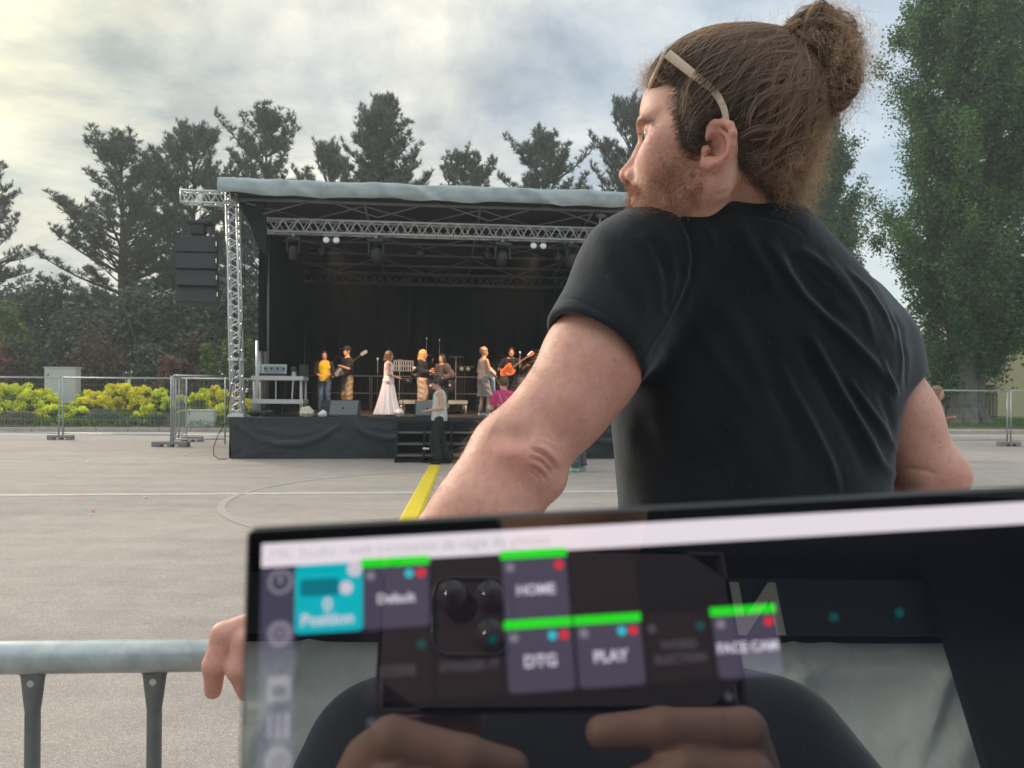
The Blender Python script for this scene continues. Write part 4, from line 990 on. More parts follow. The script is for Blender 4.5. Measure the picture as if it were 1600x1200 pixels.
# control table: two aluminium stage decks on legs
a = on_stage(392, .45); b = on_stage(474, .45); W = np.linalg.norm(b-a); zt_ = P(392, 587, a[1])[2]-DZ; zl = P(392, 624, a[1])[2]-DZ
M_ALUP = mat('pale aluminium frame', (.5, .52, .52), .45, metal=.3)
t = thing('aluminium_table', 'tall two-level aluminium table at the left of the stage', 'table', tuple(a), TS)
for zz, nm in ((zt_, 'top_platform'), (zl, 'lower_platform')): MB().box((0, 0, zz-.09), (W, .70, zz)).build(nm, M_ALUP, t, bevel=.006)
for x in (.06, W-.06):
    for y_ in (.05, .65): MB().tube([(x, y_, 0), (x, y_, zt_-.09)], .026, 8).build('leg', M_ALUP, t, True)
MB().tube([(W*.47, .03, zl), (W*.47, .03, zt_-.09)], .012, 6).build('brace', M_ALUP, t); MB().tube([(W*.78, .03, zl), (W*.80, .03, zt_-.09)], .016, 6).build('brace', M_ALUP, t)
a2 = on_stage(403, .65, DZ+zt_); t = thing('mixing_console', 'silver mixing console case on the aluminium table', 'mixing desk', tuple(a2), TS); W2 = np.linalg.norm(on_stage(443, .65)-on_stage(403, .65)); h2 = P(403, 570, a2[1])[2]-DZ-zt_
MB().box((.02, 0, 0), (W2-.02, .4, .06)).build('base', M_BOX, t, bevel=.01)
M_ = Matrix.Translation((0, .32, .05)) @ Matrix.Rotation(R(-8), 4, 'X')
MB().box((0, 0, 0), (W2, .05, h2-.02), M_).build('lid', M_ALUP, t, bevel=.01); MB().box((.05, -.012, .04), (W2-.05, -.002, h2-.06), M_).build('panel', mat('blue grey panel', (.16, .20, .23), .4, var=(40, .8, (.5, .55, .55))), t)
for k in range(4): MB().tube([tuple(M_ @ Vector((.09+k*.13, -.02, .12))), tuple(M_ @ Vector((.09+k*.13, -.03, .12)))], .03, 8).build('connector', M_FIX, t)
a3 = on_stage(458, .65, DZ+zt_); t = thing('small_speaker', 'small black box with round top on the right end of the aluminium table', 'speaker', tuple(a3), TS)
MB().tube([(0, .1, 0), (0, .1, .10)], .05, 8).build('stand', M_ALUP, t); MB().ball((0, .1, .15), .07, 8, 6).build('head', M_FIX, t, True)
MB().box((.12, 0, 0), (.3, .25, .26)).build('case', M_BOX, t, bevel=.02)
def blob(name, label, cat, px0, px1, top, v, m, seed):
    a = on_stage((px0+px1)/2, v); W = (px1-px0)/1200*a[1]; H = P(px0, top, a[1])[2]-DZ; r = np.random.default_rng(seed); f = Field((-W, -W, -.05), (W, W, H*1.4), max(W/26, .006))
    for k in range(7): f.ell((r.normal(0, W*.2), r.normal(0, W*.13), H*r.uniform(.28, .62)), (W*r.uniform(.2, .34), W*.24, H*r.uniform(.22, .40)), k=.03)
    f.ell((0, 0, H*.3), (W*.46, W*.3, H*.34), k=.04); f.cut((0, 0, .003), (0, 0, -1)); V, Q = f.mesh(); V = V+.008*np.sin(V[:, [1, 2, 0]]*60)
    o = np_mesh(name, V, Q, m, None); o.location = tuple(a); return tag(o, label, cat)
M_BAG = mat('cream fabric bag', (.72, .66, .54), .8, var=(12, .4, (.45, .38, .28))); M_BAGW = mat('white plastic bag', (.78, .79, .80), .5)
blob('fabric_bag', 'cream bag lying on the stage edge under the aluminium table', 'bag', 471, 491, 631, .35, M_BAG, 1)
blob('plastic_bag', 'small white bag between the cream bag and the wedge monitor', 'bag', 497, 510, 640, .25, M_BAGW, 2)
blob('dark_bag', 'dark rucksack under the aluminium table', 'bag', 404, 427, 637, .7, mat('grey fabric', (.09, .085, .09), .9), 3)
blob('cable_pile', 'tangled heap of black cables at the left stage corner', 'cables', 390, 406, 641, .5, MATS['tyre rubber'], 4)
blob('plastic_bag', 'white bag on the deck below the hem of the long white skirt', 'bag', 618, 632, 637, .9, M_BAGW, 5)
def cable(name, label, pts, r_=.009):
    o = MB().tube(pts, r_, 6).build(name, MATS['tyre rubber'], None, True); return tag(o, label, 'cable')
q = [st(-.05, -.02, .78), st(-.22, -.03, .5), st(-.30, -.05, .25), st(-.28, -.1, .08), st(-.15, -.2, .012), st(0, -.1, .012)]
cable('cable', 'black cable looping down to the ground at the left end of the stage skirt', q)
cable('cable', 'black cable hanging along the lattice tower', [st(.22, .03, 5.3), st(.27, .02, 4.4), st(.28, .02, 3.3), st(.20, .0, 2.2), st(.02, -.01, 1.4), st(-.04, -.03, .9)])
rr = np.random.default_rng(3)
for i, px in enumerate((470, 560, 600, 618, 640)):
    a = on_stage(px, .3, DZ+.008); q = [a+np.array([.16*k, .12*math.sin(k*1.7+i), .004*abs(math.sin(k))]) for k in range(6)]
    cable('cable', ['black cable on the deck by the cream bag', 'black cable on the deck right of the left wedge monitor', 'black cable on the deck left of the white skirt', 'black cable on the deck at the hem of the white skirt', 'black cable on the deck left of the middle wedge monitor'][i], q, .010)
# low platform (riser) behind the singers
a = on_stage(624, 3.0); b = on_stage(731, 3.0); W = np.linalg.norm(b-a); zr_ = P(700, 626, a[1])[2]-DZ
t = thing('drum_riser', 'low platform with pale aluminium edge behind the singers', 'platform', tuple(a), TS)
MB().box((0, 0, zr_-.09), (W, 2.0, zr_)).build('platform', M_ALUP, t, bevel=.006); MB().box((.03, .03, zr_+.001), (W-.03, 1.97, zr_+.008)).build('deck', M_DECK, t)
for x in (.05, W-.05):
    for y_ in (.05, 1.9): MB().tube([(x, y_, 0), (x, y_, zr_-.09)], .03, 8).build('leg', M_ALUP, t, True)
zz = DZ+zr_
# drum kit on the riser
dc = on_stage(668, 4.0, zz+.009); t = thing('drum_kit', 'dark drum kit half hidden behind the singers', 'drum kit', tuple(dc), TS)
M_SHELL = mat('drum shell', (.03, .03, .035), .25); M_SKIN = mat('drum head', (.55, .55, .52), .5); M_CYM = mat('cymbal brass', (.55, .42, .18), .3, metal=.8)
MB().tube([(0, -.2, .28), (0, .2, .28)], .28, 18).build('bass_drum', M_SHELL, t, True)
for (x, y_, z_, rr_, hh) in ((-.3, .1, .68, .15, .1), (.12, .1, .70, .15, .1), (.55, .3, .5, .2, .35), (-.5, .35, .55, .17, .14)):
    o = MB().tube([(x, y_, z_-hh), (x, y_, z_)], rr_, 14).build('drum', M_SHELL, t, True); MB().tube([(x, y_, z_+.002), (x, y_, z_+.006)], rr_*.96, 14).build('drum_head', M_SKIN, o)
for (x, y_, z_) in ((-.75, .2, 1.05), (.75, .2, 1.15), (-.1, .5, 1.2)):
    MB().tube([(x, y_, 0), (x, y_, z_)], .010, 6).build('stand', M_CHROME, t); MB().tube([(x, y_, z_), (x, y_, z_+.012)], [.22, .03], 16).build('cymbal', M_CYM, t, True)
# amplifier, mic stands, music stand, lamps on the floor
def amp(label, px, v, w_, h_, z=DZ):
    a = on_stage(px, v, z); t = thing('guitar_amplifier', label, 'amplifier', tuple(a), TS); MB().box((0, 0, 0), (w_, .3, h_)).build('cabinet', M_BOX, t, bevel=.015)
    MB().box((.03, -.008, .03), (w_-.03, -.001, h_*.72)).build('grille', M_GRILL, t); MB().box((.03, -.01, h_*.78), (w_-.03, -.002, h_*.94)).build('control_panel', M_ALU2, t); return t
amp('black guitar amplifier beside the orange guitar player', 808, 4.6, .62, 1.05); amp('second amplifier partly hidden by the arm of the man', 846, 4.2, .6, .75)
def stand(name, label, px, v, top, kind, cat):
    a = on_stage(px, v); H = P(px, top, a[1])[2]-DZ; t = thing(name, label, cat, tuple(a), TS)
    MB().tube([(0, 0, .12), (0, 0, H*.8)], .011, 6).build('pole', M_FIX, t)
    for k in range(3): an = 2*PI*k/3+.4; MB().tube([(0, 0, .22), (.26*math.cos(an), .26*math.sin(an), .0)], .009, 6).build('leg', M_FIX, t)
    if kind == 'mic': MB().tube([(0, .0, H*.8), (.0, -.02, H), ], .009, 6).build('boom', M_CHROME, t); o = MB().tube([(0, -.02, H), (0, -.05, H+.1)], [.014, .022], 8).build('microphone', M_CHROME, t, True)
    if kind == 'music':
        w_, h_ = .46, .26; M_ = Matrix.Translation((0, 0, H-h_)) @ Matrix.Rotation(R(-18), 4, 'X'); m_ = MB()
        for k in range(9): m_.box((-w_/2+k*w_/8-.012, -.005, 0), (-w_/2+k*w_/8+.012, .005, h_), M_)
        for zz_ in (0, .5, 1): m_.box((-w_/2-.012, -.007, zz_*h_-.008), (w_/2+.012, .007, zz_*h_+.008), M_)
        m_.build('desk', mat('grey stand desk', (.16, .18, .2), .5), t); MB().ball((.27, 0, H-.2), .05, 8, 6).build('lamp', M_SKIN, t, True)
    if kind == 'bar':
        MB().box((-.25, -.03, H*.8), (.25, .03, H*.8+.03)).build('bar', M_FIX, t)
        for sx_ in (-.09, .09): MB().tube([(sx_, -.03, H*.8-.06), (sx_, -.06, H*.8-.06)], .06, 12).build('lamp', mat('dim lamp glass', (.22, .30, .28), .2), t, True)
    return t
stand('music_stand', 'perforated music stand between the woman in white and the blonde singer', 630, 2.5, 563, 'music', 'music stand')
stand('microphone_stand', 'tall thin microphone stand behind the blonde singer', 666, 5.2, 533, 'mic', 'microphone stand'); stand('microphone_stand', 'tall thin microphone stand behind the dark haired singer', 686, 5.2, 535, 'mic', 'microphone stand')
stand('microphone_stand', 'microphone stand in front of the two singers', 590, 1.6, 566, 'mic', 'microphone stand')
stand('lamp_stand', 'stand with two round dim lamps between the dark haired singer and the shirtless player', 726, 5.0, 556, 'bar', 'stage light')
stand('microphone_stand', 'microphone stand at the right of the shirtless player', 812, 2.2, 556, 'mic', 'microphone stand')
stand('microphone_stand', 'microphone stand near the bass player at the left', 446, 3.0, 575, 'mic', 'microphone stand')
# ================================================================== people far away: one skinned surface each, clothes as garments of their own
M_SK = mat('warm skin', (.58, .33, .22), .5, sss=.15, var=(14, .3, (.50, .24, .17)))
def A3(*a): return np.array(a, float)
def figure(label, loc, rz, H=1.75, pose=None, garments=(), hair=None, shoes=None, group=None, fem=False, h=.0105, head_turn=0.0, girth=1.0):
    t = thing('person', label, 'person', tuple(loc), rz, group); s = H/1.75
    J = dict(pelvis=A3(0, 0, .95), waist=A3(0, 0, 1.10), chest=A3(0, 0, 1.30), neck=A3(0, 0, 1.46), head=A3(0, .015, 1.635),
             sl=A3(-.185, 0, 1.41), sr=A3(.185, 0, 1.41), el=A3(-.23, -.03, 1.13), er=A3(.23, -.03, 1.13), wl=A3(-.22, .07, .90), wr=A3(.22, .07, .90),
             hl=A3(-.09, 0, .92), hr=A3(.09, 0, .92), kl=A3(-.10, .02, .50), kr=A3(.10, .02, .50), al=A3(-.11, -.02, .08), ar=A3(.11, -.02, .08))
    if fem: J['sl'][0] = -.16; J['sr'][0] = .16
    if pose:
        for k, v in pose.items(): J[k] = A3(*v)
    for k in J: J[k] = J[k]*s
    g = s*girth; lo = np.min(list(J.values()), 0)-.24*s; hi = np.max(list(J.values()), 0)+.24*s; lo[2] = -.01
    fwd = A3(math.sin(head_turn), math.cos(head_turn), 0); rgt = A3(math.cos(head_turn), -math.sin(head_turn), 0); up = A3(0, 0, 1); HM = np.stack([rgt, fwd, up])
    hd = J['head']
    f = Field(lo, hi, h)
    f.ell(hd+up*.025*s, (.074*s, .096*s, .098*s), HM, .01).ell(hd+fwd*.022*s-up*.045*s, (.056*s, .070*s, .070*s), HM, .03).ell(hd+fwd*.066*s-up*.085*s, (.026*s, .024*s, .024*s), HM, .03)
    f.cone(hd+fwd*.090*s+up*.005*s, hd+fwd*.112*s-up*.030*s, .010*s, .014*s, .012)
    for sx in (-1, 1): f.ell(hd+rgt*sx*.077*s-up*.01*s-fwd*.005*s, (.010*s, .022*s, .032*s), HM, .006)
    for sx in (-1, 1): f.ell(hd+rgt*sx*.030*s+fwd*.096*s+up*.004*s, (.015*s, .010*s, .009*s), HM, .006, op='sub')
    f.cone(J['neck'], hd-up*.05*s, .056*g, .052*g, .03)
    wd = .86 if fem else 1.0
    def torso(F, e=0.0, low=None):
        F.ell(J['chest']+A3(0, 0, .0), (.165*g*wd+e, .115*g+e, .20*s+e), k=.05); F.ell(J['waist'], (.135*g*wd+e, .10*g+e, .17*s+e), k=.05)
        F.cone(J['sl']*.85+J['sr']*.15, J['sr']*.85+J['sl']*.15, .055*g+e, .055*g+e, .05)
    torso(f); f.ell(J['pelvis'], (.155*g, .11*g, .12*s), k=.05)
    def arm(F, a, e, full=True, frac=1.0, rr=(.050, .040, .026)):
        S_, E_, W_ = J['s'+a], J['e'+a], J['w'+a]
        if frac <= 1: F.cone(S_, S_+(E_-S_)*frac, rr[0]*g+e, rr[1]*g+e*1.3, .03)
        else: F.cone(S_, E_, rr[0]*g+e, rr[1]*g+e, .03).cone(E_, E_+(W_-E_)*(frac-1), rr[1]*g+e, rr[2]*g+e*1.5, .02)
    for a in 'lr':
        arm(f, a, 0, frac=2)
        d = J['w'+a]-J['e'+a]; d /= np.linalg.norm(d); sd, u2 = frame_of(d); pc_ = J['w'+a]+d*.045*s
        f.ell(pc_, (.042*s, .036*s, .018*s), np.stack([d, sd, u2]), .015)
        for k in range(4):
            o_ = sd*(k-1.5)*.017*s; L_ = (.050, .062, .058, .045)[k]*s; q0 = pc_+d*.030*s+o_; q1 = q0+d*L_*.5+u2*.006*s; q2 = q1+d*L_*.4-u2*.018*s; f.chain([q0, q1, q2], [.009*s, .0085*s, .0075*s], .006)
        f.chain([pc_-sd*.02*s, pc_-sd*.045*s+d*.03*s-u2*.012*s], [.011*s, .009*s], .008)
    for a in 'lr':
        f.chain([J['h'+a], J['k'+a], J['a'+a]], [.082*g, .054*g, .036*g], .03); f.cone(J['a'+a]-up*.035*s, J['a'+a]+A3(0, .13, -.045)*s, .036*s, .028*s, .03)
    V, Q = f.mesh(); np_mesh('body', V, Q, M_SK, t)
    for gm in garments:
        nm, kind, m = gm[0], gm[1], gm[2]; opt = gm[3] if len(gm) > 3 else {}
        F = Field(lo-.25*s*(kind == 'skirt'), hi+.25*s*(kind == 'skirt'), h); e = opt.get('e', .016)*s
        if kind in ('top',):
            torso(F, e); hem = opt.get('hem', .93)*s; F.cone(J['waist'], A3(J['pelvis'][0], J['pelvis'][1], hem-.05), .12*g*wd+e, .145*g*wd+e, .05) if True else 0
            F.ell(J['pelvis']+up*.02*s, (.155*g+e, .115*g+e, .13*s), k=.04); F.cut((0, 0, hem), (0, 0, -1)); F.cut(J['neck']+up*.025*s+fwd*0, (0, .35, 1))
            if opt.get('sleeve', .5):
                for a in 'lr':
                    fr = opt.get('sleeve', .5); G_ = Field(lo, hi, h); arm(G_, a, e*opt.get('loose', 1.0), frac=fr+.08)
                    if fr <= 1: pt = J['s'+a]+(J['e'+a]-J['s'+a])*fr; nn_ = J['e'+a]-J['s'+a]
                    else: pt = J['e'+a]+(J['w'+a]-J['e'+a])*(fr-1); nn_ = J['w'+a]-J['e'+a]
                    sl_ = tuple(slice(0, q) for q in G_.n); x, y, z = G_.grid(sl_); nn_ = nn_/np.linalg.norm(nn_); reach = np.linalg.norm(np.stack(np.broadcast_arrays(x-pt[0], y-pt[1], z-pt[2])), axis=0)
                    G_.D = np.where(reach < .16*s, np.maximum(G_.D, ((x-pt[0])*nn_[0]+(y-pt[1])*nn_[1]+(z-pt[2])*nn_[2])), G_.D).astype(np.float32)
                    F.apply(G_.D, sl_, .02, 'add')
            else:
                for a in 'lr': F.ell(J['s'+a]*1.0+up*.02*s, (.075*s, .09*s, .10*s), k=.01, op='sub')
        if kind == 'legs':
            bot = opt.get('bot', .10)*s; wide = opt.get('wide', 0)*s
            F.ell(J['pelvis'], (.158*g+e, .115*g+e, .13*s+e), k=.04)
            for a in 'lr': F.chain([J['h'+a], J['k'+a], J['a'+a]-up*.02*s], [.088*g+e, .058*g+e+wide*.7, .045*g+e+wide], .025)
            F.cut((0, 0, bot), (0, 0, -1)); F.cut((0, 0, opt.get('waist', 1.05)*s), (0, 0, 1))
        if kind == 'skirt':
            b_ = opt.get('bot', .05)*s; rb = opt.get('r', .30)*s
            F.cone(J['waist']+up*-.02*s, A3(J['pelvis'][0]+opt.get('dx', 0)*s, J['pelvis'][1]+opt.get('dy', 0)*s, b_), .10*g+e, rb, .04); F.ell(J['pelvis'], (.15*g+e, .12*g+e, .12*s), k=.05)
            F.cut((0, 0, b_), (0, 0, -1)); F.cut((0, 0, opt.get('waist', 1.10)*s), (0, 0, 1))
        V, Q = F.mesh()
        if kind == 'skirt':
            a_ = np.arctan2(V[:, 1]-J['pelvis'][1], V[:, 0]-J['pelvis'][0]); q = np.clip((1.0*s-V[:, 2])/(1.0*s), 0, 1); k_ = 1+.12*q*np.sin(a_*11+V[:, 2]*1.5)+.07*q*np.sin(a_*6+1)-.06*np.sin(np.clip(V[:, 2]/s, 0, 1)*3.1); c_ = J['pelvis'][:2]; V[:, :2] = c_+(V[:, :2]-c_)*k_[:, None]
        else: V = V+.005*np.sin(V[:, [2, 0, 1]]*47+V[:, [1, 2, 0]]*23)
        np_mesh(nm, V, Q, m, t)
    if hair:
        kind, m = hair; F = Field(hd-.35*s, hd+.22*s, h*.85); F.ell(hd+up*.035*s-fwd*.012*s, (.088*s, .108*s, .108*s), HM, .01)
        if kind in ('long', 'longer'): F.chain([hd-fwd*.05*s, hd-fwd*.075*s-up*.12*s, hd-fwd*.06*s-up*(.22 if kind == 'long' else .28)*s], [.080*s, .075*s, .045*s], .03); [F.chain([hd+rgt*sx*.055*s, hd+rgt*sx*.075*s-up*.15*s+fwd*.0*s], [.040*s, .03*s], .02) for sx in (-1, 1)]
        if kind == 'curly':
            r = np.random.default_rng(4)
            for k in range(26): d = r.normal(size=3); d /= np.linalg.norm(d); d[2] = abs(d[2]); F.ell(hd+up*.02*s+HM.T @ (d*A3(.08, .10, .10))*s, (.026*s,)*3, k=.01)
        F.ell(hd+fwd*.085*s-up*.03*s, (.070*s, .062*s, .085*s), HM, .012, op='sub'); F.ell(hd-up*.17*s+fwd*.03*s, (.09*s, .08*s, .12*s), HM, .01, op='sub')
        V, Q = F.mesh(); V = V+.004*np.sin(V[:, [2, 0, 1]]*90)
        if kind == 'cap':
            np_mesh('hair', V, Q, M_HAIRD, t); F = Field(hd-.2*s, hd+.25*s, h*.8); F.ell(hd+up*.05*s-fwd*.005*s, (.094*s, .112*s, .105*s), HM, .01); F.ell(hd+fwd*.13*s+up*.055*s, (.07*s, .09*s, .010*s), HM, .012); F.cut(hd+up*.045*s, (0, 0, -1)); V, Q = F.mesh(); np_mesh('cap', V, Q, m, t)
        else: np_mesh('hair', V, Q, m, t)
    if shoes is not None:
        for a in 'lr':
            F = Field(J['a'+a]-A3(.1, .16, .12)*s, J['a'+a]+A3(.1, .25, .1)*s, h*.8); F.cone(J['a'+a]+A3(0, -.02, -.035)*s, J['a'+a]+A3(0, .13, -.040)*s, .045*s, .038*s, .02); F.cone(J['a'+a], J['a'+a]-up*.03*s, .042*s, .045*s, .02); F.cut(J['a'+a]-up*.078*s, (0, 0, -1)); V, Q = F.mesh(); np_mesh('shoe', V, Q, shoes, t)
    return t, J
M_HAIRD = mat('dark hair', (.025, .018, .014), .5); M_HAIRB = mat('brown hair', (.13, .075, .04), .5, var=(60, .6, (.08, .045, .025))); M_BLOND = mat('blonde hair', (.62, .38, .13), .5, var=(60, .6, (.45, .25, .08)))
cm = lambda n, c, **k: MATS.get(n) or mat(n, c, .85, **k)
M_YSH = cm('yellow shirt cloth', (.62, .46, .02), var=(14, .5, (.50, .36, .02))); M_JEANS = cm('blue denim', (.07, .13, .22), var=(8, .5, (.04, .07, .13))); M_BLKC = cm('black cloth', (.014, .014, .017))
M_CAMO = cm('camouflage cloth', (.26, .20, .13), var=[(9, .8, (.10, .09, .05)), (14, .7, (.36, .30, .20))]); M_WHT = cm('white cloth', (.74, .74, .80)); M_BEI = cm('beige cloth', (.45, .34, .25)); M_GRYC = cm('grey cloth', (.26, .25, .25), var=(25, .4, (.18, .17, .17)))
M_PINK = cm('raspberry cloth', (.55, .035, .16)); M_BRN = cm('brown sheer cloth', (.075, .055, .055)); M_WSH = cm('white shoe', (.7, .7, .68)); M_GSH = cm('green and white shoe', (.10, .32, .22), var=(22, .8, (.75, .78, .75))); M_PATT = cm('white patterned cloth', (.70, .72, .70), var=(26, .6, (.30, .36, .34)))
M_FJ = cm('faded dark denim', (.075, .085, .095), var=(7, .5, (.12, .13, .14)))

def look(dx, dy): return math.atan2(-dx, dy)       # rotation that turns local +y towards (dx, dy)
BG_ = 'musicians and singers on the stage'
def hgt(px, top, v, z=DZ): p = on_stage(px, v, z); return (P(px, top, p[1])[2]-z)/.992
p = on_stage(507, 3.2); figure('bearded man in a yellow shirt with dark sleeves at the back left of the stage', p, look(.15, -1), hgt(507, 550, 3.2),
    dict(el=(-.27, .02, 1.14), wl=(-.10, .22, 1.08), er=(.27, .02, 1.14), wr=(.12, .22, 1.06)), [('shirt', 'top', M_YSH, dict(sleeve=0, hem=.90)), ('sleeves', 'top', M_BLKC, dict(sleeve=1.6, hem=1.1, e=.010)), ('jeans', 'legs', M_JEANS)], ('short', M_HAIRD), M_BLKC, BG_)
p = on_stage(543, 3.0); pb = p; figure('man in a black cap and black top with camouflage shorts playing bass', p, look(-.75, -.65), hgt(543, 543, 3.0),
    dict(el=(-.26, .06, 1.15), wl=(-.26, .30, 1.22), er=(.27, -.02, 1.13), wr=(.16, .26, 1.00)), [('shirt', 'top', M_BLKC, dict(sleeve=1.2)), ('shorts', 'legs', M_CAMO, dict(bot=.36, wide=.035, e=.02))], ('cap', M_BLKC), M_BLKC, BG_)
p = on_stage(607, 1.3); figure('woman with brown hair, white top and long white skirt standing sideways on stage', p, look(1, .10), hgt(607, 550, 1.3),
    dict(el=(-.19, .0, 1.13), wl=(-.12, .24, 1.05), er=(.19, .02, 1.12), wr=(.10, .26, 1.04)), [('top', 'top', M_WHT, dict(sleeve=0, hem=1.02, e=.008)), ('skirt', 'skirt', M_WHT, dict(r=.36, bot=.04, dy=-.03))], ('long', M_HAIRB), None, BG_, fem=True)
p = on_stage(660, 2.2); figure('blonde woman in a black top and beige trousers facing right with a microphone', p, look(1, -.2), hgt(661, 548, 2.2),
    dict(el=(-.20, .04, 1.13), wl=(-.06, .22, 1.22), er=(.20, .04, 1.14), wr=(.06, .24, 1.18)), [('top', 'top', M_BLKC, dict(sleeve=1.85, hem=1.0, e=.022)), ('trousers', 'legs', M_BEI, dict(wide=.05, e=.02))], ('long', M_BLOND), M_BLKC, BG_, fem=True)
p = on_stage(691, 2.2); figure('dark haired woman in a loose brown blouse with her elbow sticking out', p, look(-.6, -.8), hgt(690, 555, 2.2),
    dict(el=(-.36, -.05, 1.14), wl=(-.12, .18, 1.05), er=(.22, .02, 1.14), wr=(.10, .24, 1.20)), [('blouse', 'top', M_BRN, dict(sleeve=1.8, hem=.98, e=.024, loose=2.0)), ('trousers', 'legs', M_BLKC, dict(wide=.05))], ('longer', M_HAIRD), M_BLKC, BG_, fem=True)
M_PALE = mat('sleeveless peach top', (.62, .42, .33), .8)
p = on_stage(755, 1.5); pg = p; tt, _ = figure('man in peach sleeveless top and grey shorts holding a pale guitar', p, look(.8, .45), hgt(755, 544, 1.5),
    dict(el=(-.24, -.02, 1.14), wl=(-.10, .22, 1.02), er=(.25, .06, 1.15), wr=(.10, .28, 1.04), ar=(.13, .08, .08), kr=(.12, .10, .50)), [('top', 'top', M_PALE, dict(sleeve=0, hem=.93, e=.008)), ('shorts', 'legs', M_GRYC, dict(bot=.50, wide=.06, e=.02))], ('short', mat('sandy hair', (.35, .22, .12), .6)), M_WSH, BG_, head_turn=.1)
for a_ in (-1, 1): MB().tube([(.11*a_+.01, (.06 if a_ > 0 else -.02), .05), (.105*a_+.01, (.08 if a_ > 0 else 0), .27)], [.047, .056], 10).build('sock', M_GRYC, tt, True)
tt = thing('towel', 'pale blue towel hanging from the hip of the man with the pale guitar', 'towel', tuple(pg+A3(.22, -.02, .0)), look(.8, .45))
V = []; Fc = []
for i in range(7):
    for j in range(7): V.append((-.11+.22*i/6, .012*math.sin(i*2.1+j*.4)+.01*j/6, .92-.62*j/6+.02*math.sin(i)))
    if i:
        for j in range(6): a = (i-1)*7+j; Fc.append((a, a+7, a+8, a+1))
o = np_mesh('cloth', np.array(V), np.array(Fc), mat('pale blue cloth', (.42, .54, .66), .8), tt); so = o.modifiers.new('s', 'SOLIDIFY'); so.thickness = .01
p = on_stage(797, 3.2); p7 = p; figure('man in a black shirt bent over an orange guitar at the right of the stage', p, look(.1, -1), hgt(797, 544, 3.2),
    dict(head=(-.02, .06, 1.62), el=(-.34, .02, 1.20), wl=(-.40, .24, 1.26), er=(.30, .0, 1.18), wr=(.14, .24, 1.08)), [('shirt', 'top', M_BLKC, dict(sleeve=.9)), ('trousers', 'legs', M_BLKC)], ('short', M_HAIRD), M_BLKC, BG_)
def gz(px, py): return G(px, py)
p = gz(686, 725); figure('curly haired young man in white patterned vest and black trousers walking past the stage', p, look(-1, -.12), (P(686, 591, p[1])[2])/.99,
    dict(el=(-.24, -.04, 1.13), wl=(-.18, .24, 1.08), er=(.24, -.16, 1.16), wr=(.20, .06, 1.02), kl=(-.10, .10, .50), al=(-.10, .02, .08), kr=(.10, -.02, .50), ar=(.11, -.18, .08), head=(0, .05, 1.62)),
    [('vest', 'top', M_PATT, dict(sleeve=0, hem=.88, e=.022)), ('trousers', 'legs', M_BLKC, dict(wide=.045, e=.012))], ('curly', M_HAIRD), M_BLKC, None)
p = P(788, 600, 15.2)*A3(1, 1, 0); figure('person in a raspberry pink shirt seen from behind, facing the stage', p, look(.05, 1), (P(788, 591, 15.2)[2])/.99,
    dict(el=(-.25, .03, 1.12), wl=(-.17, .16, 1.36), er=(.26, .02, 1.13), wr=(.20, .20, 1.12)), [('shirt', 'top', M_PINK, dict(sleeve=.75, hem=.78, e=.024)), ('trousers', 'legs', M_BLKC)], ('curly', M_HAIRB), M_BLKC, None, fem=True)
sb = thing('shoulder_bag', 'thin pale strap bag across the back of the person in the raspberry shirt', 'bag', tuple(p), look(.05, 1))
MB().tube([(-.10, -.10, 1.42), (-.02, -.15, 1.2), (.10, -.16, 1.0), (.16, -.12, .92)], .010, 6).build('strap', M_BEI, sb, True); MB().ball((.17, -.13, .88), .09, 10, 8, (.6, .5, .8)).build('pouch', M_WHT, sb, True)
p = gz(905, 737); figure('person in grey jeans and green trainers, seen only below the knees under the arm', p, look(-1, -.2), 1.72,
    dict(kl=(-.09, .10, .50), al=(-.10, .10, .08), kr=(.10, -.02, .50), ar=(.10, -.10, .08)), [('shirt', 'top', M_GRYC, dict(sleeve=.6)), ('jeans', 'legs', M_FJ, dict(wide=.03))], ('short', M_HAIRD), M_GSH, None)
p = P(1463, 600, 12.4)*A3(1, 1, 0); figure('person with light brown hair peeking out behind the right arm of the big man', p, look(.85, -.5), (P(1462, 606, 12.4)[2])/.99, dict(wl=(-.1, .20, 1.2), er=(.2, -.06, 1.13), wr=(.12, .10, 1.05)),
    [('top', 'top', cm('dull pink cloth', (.32, .15, .14)), dict(sleeve=1.5)), ('trousers', 'legs', M_FJ)], ('long', mat('light brown hair', (.24, .14, .085), .6)), M_BLKC, None, fem=True)

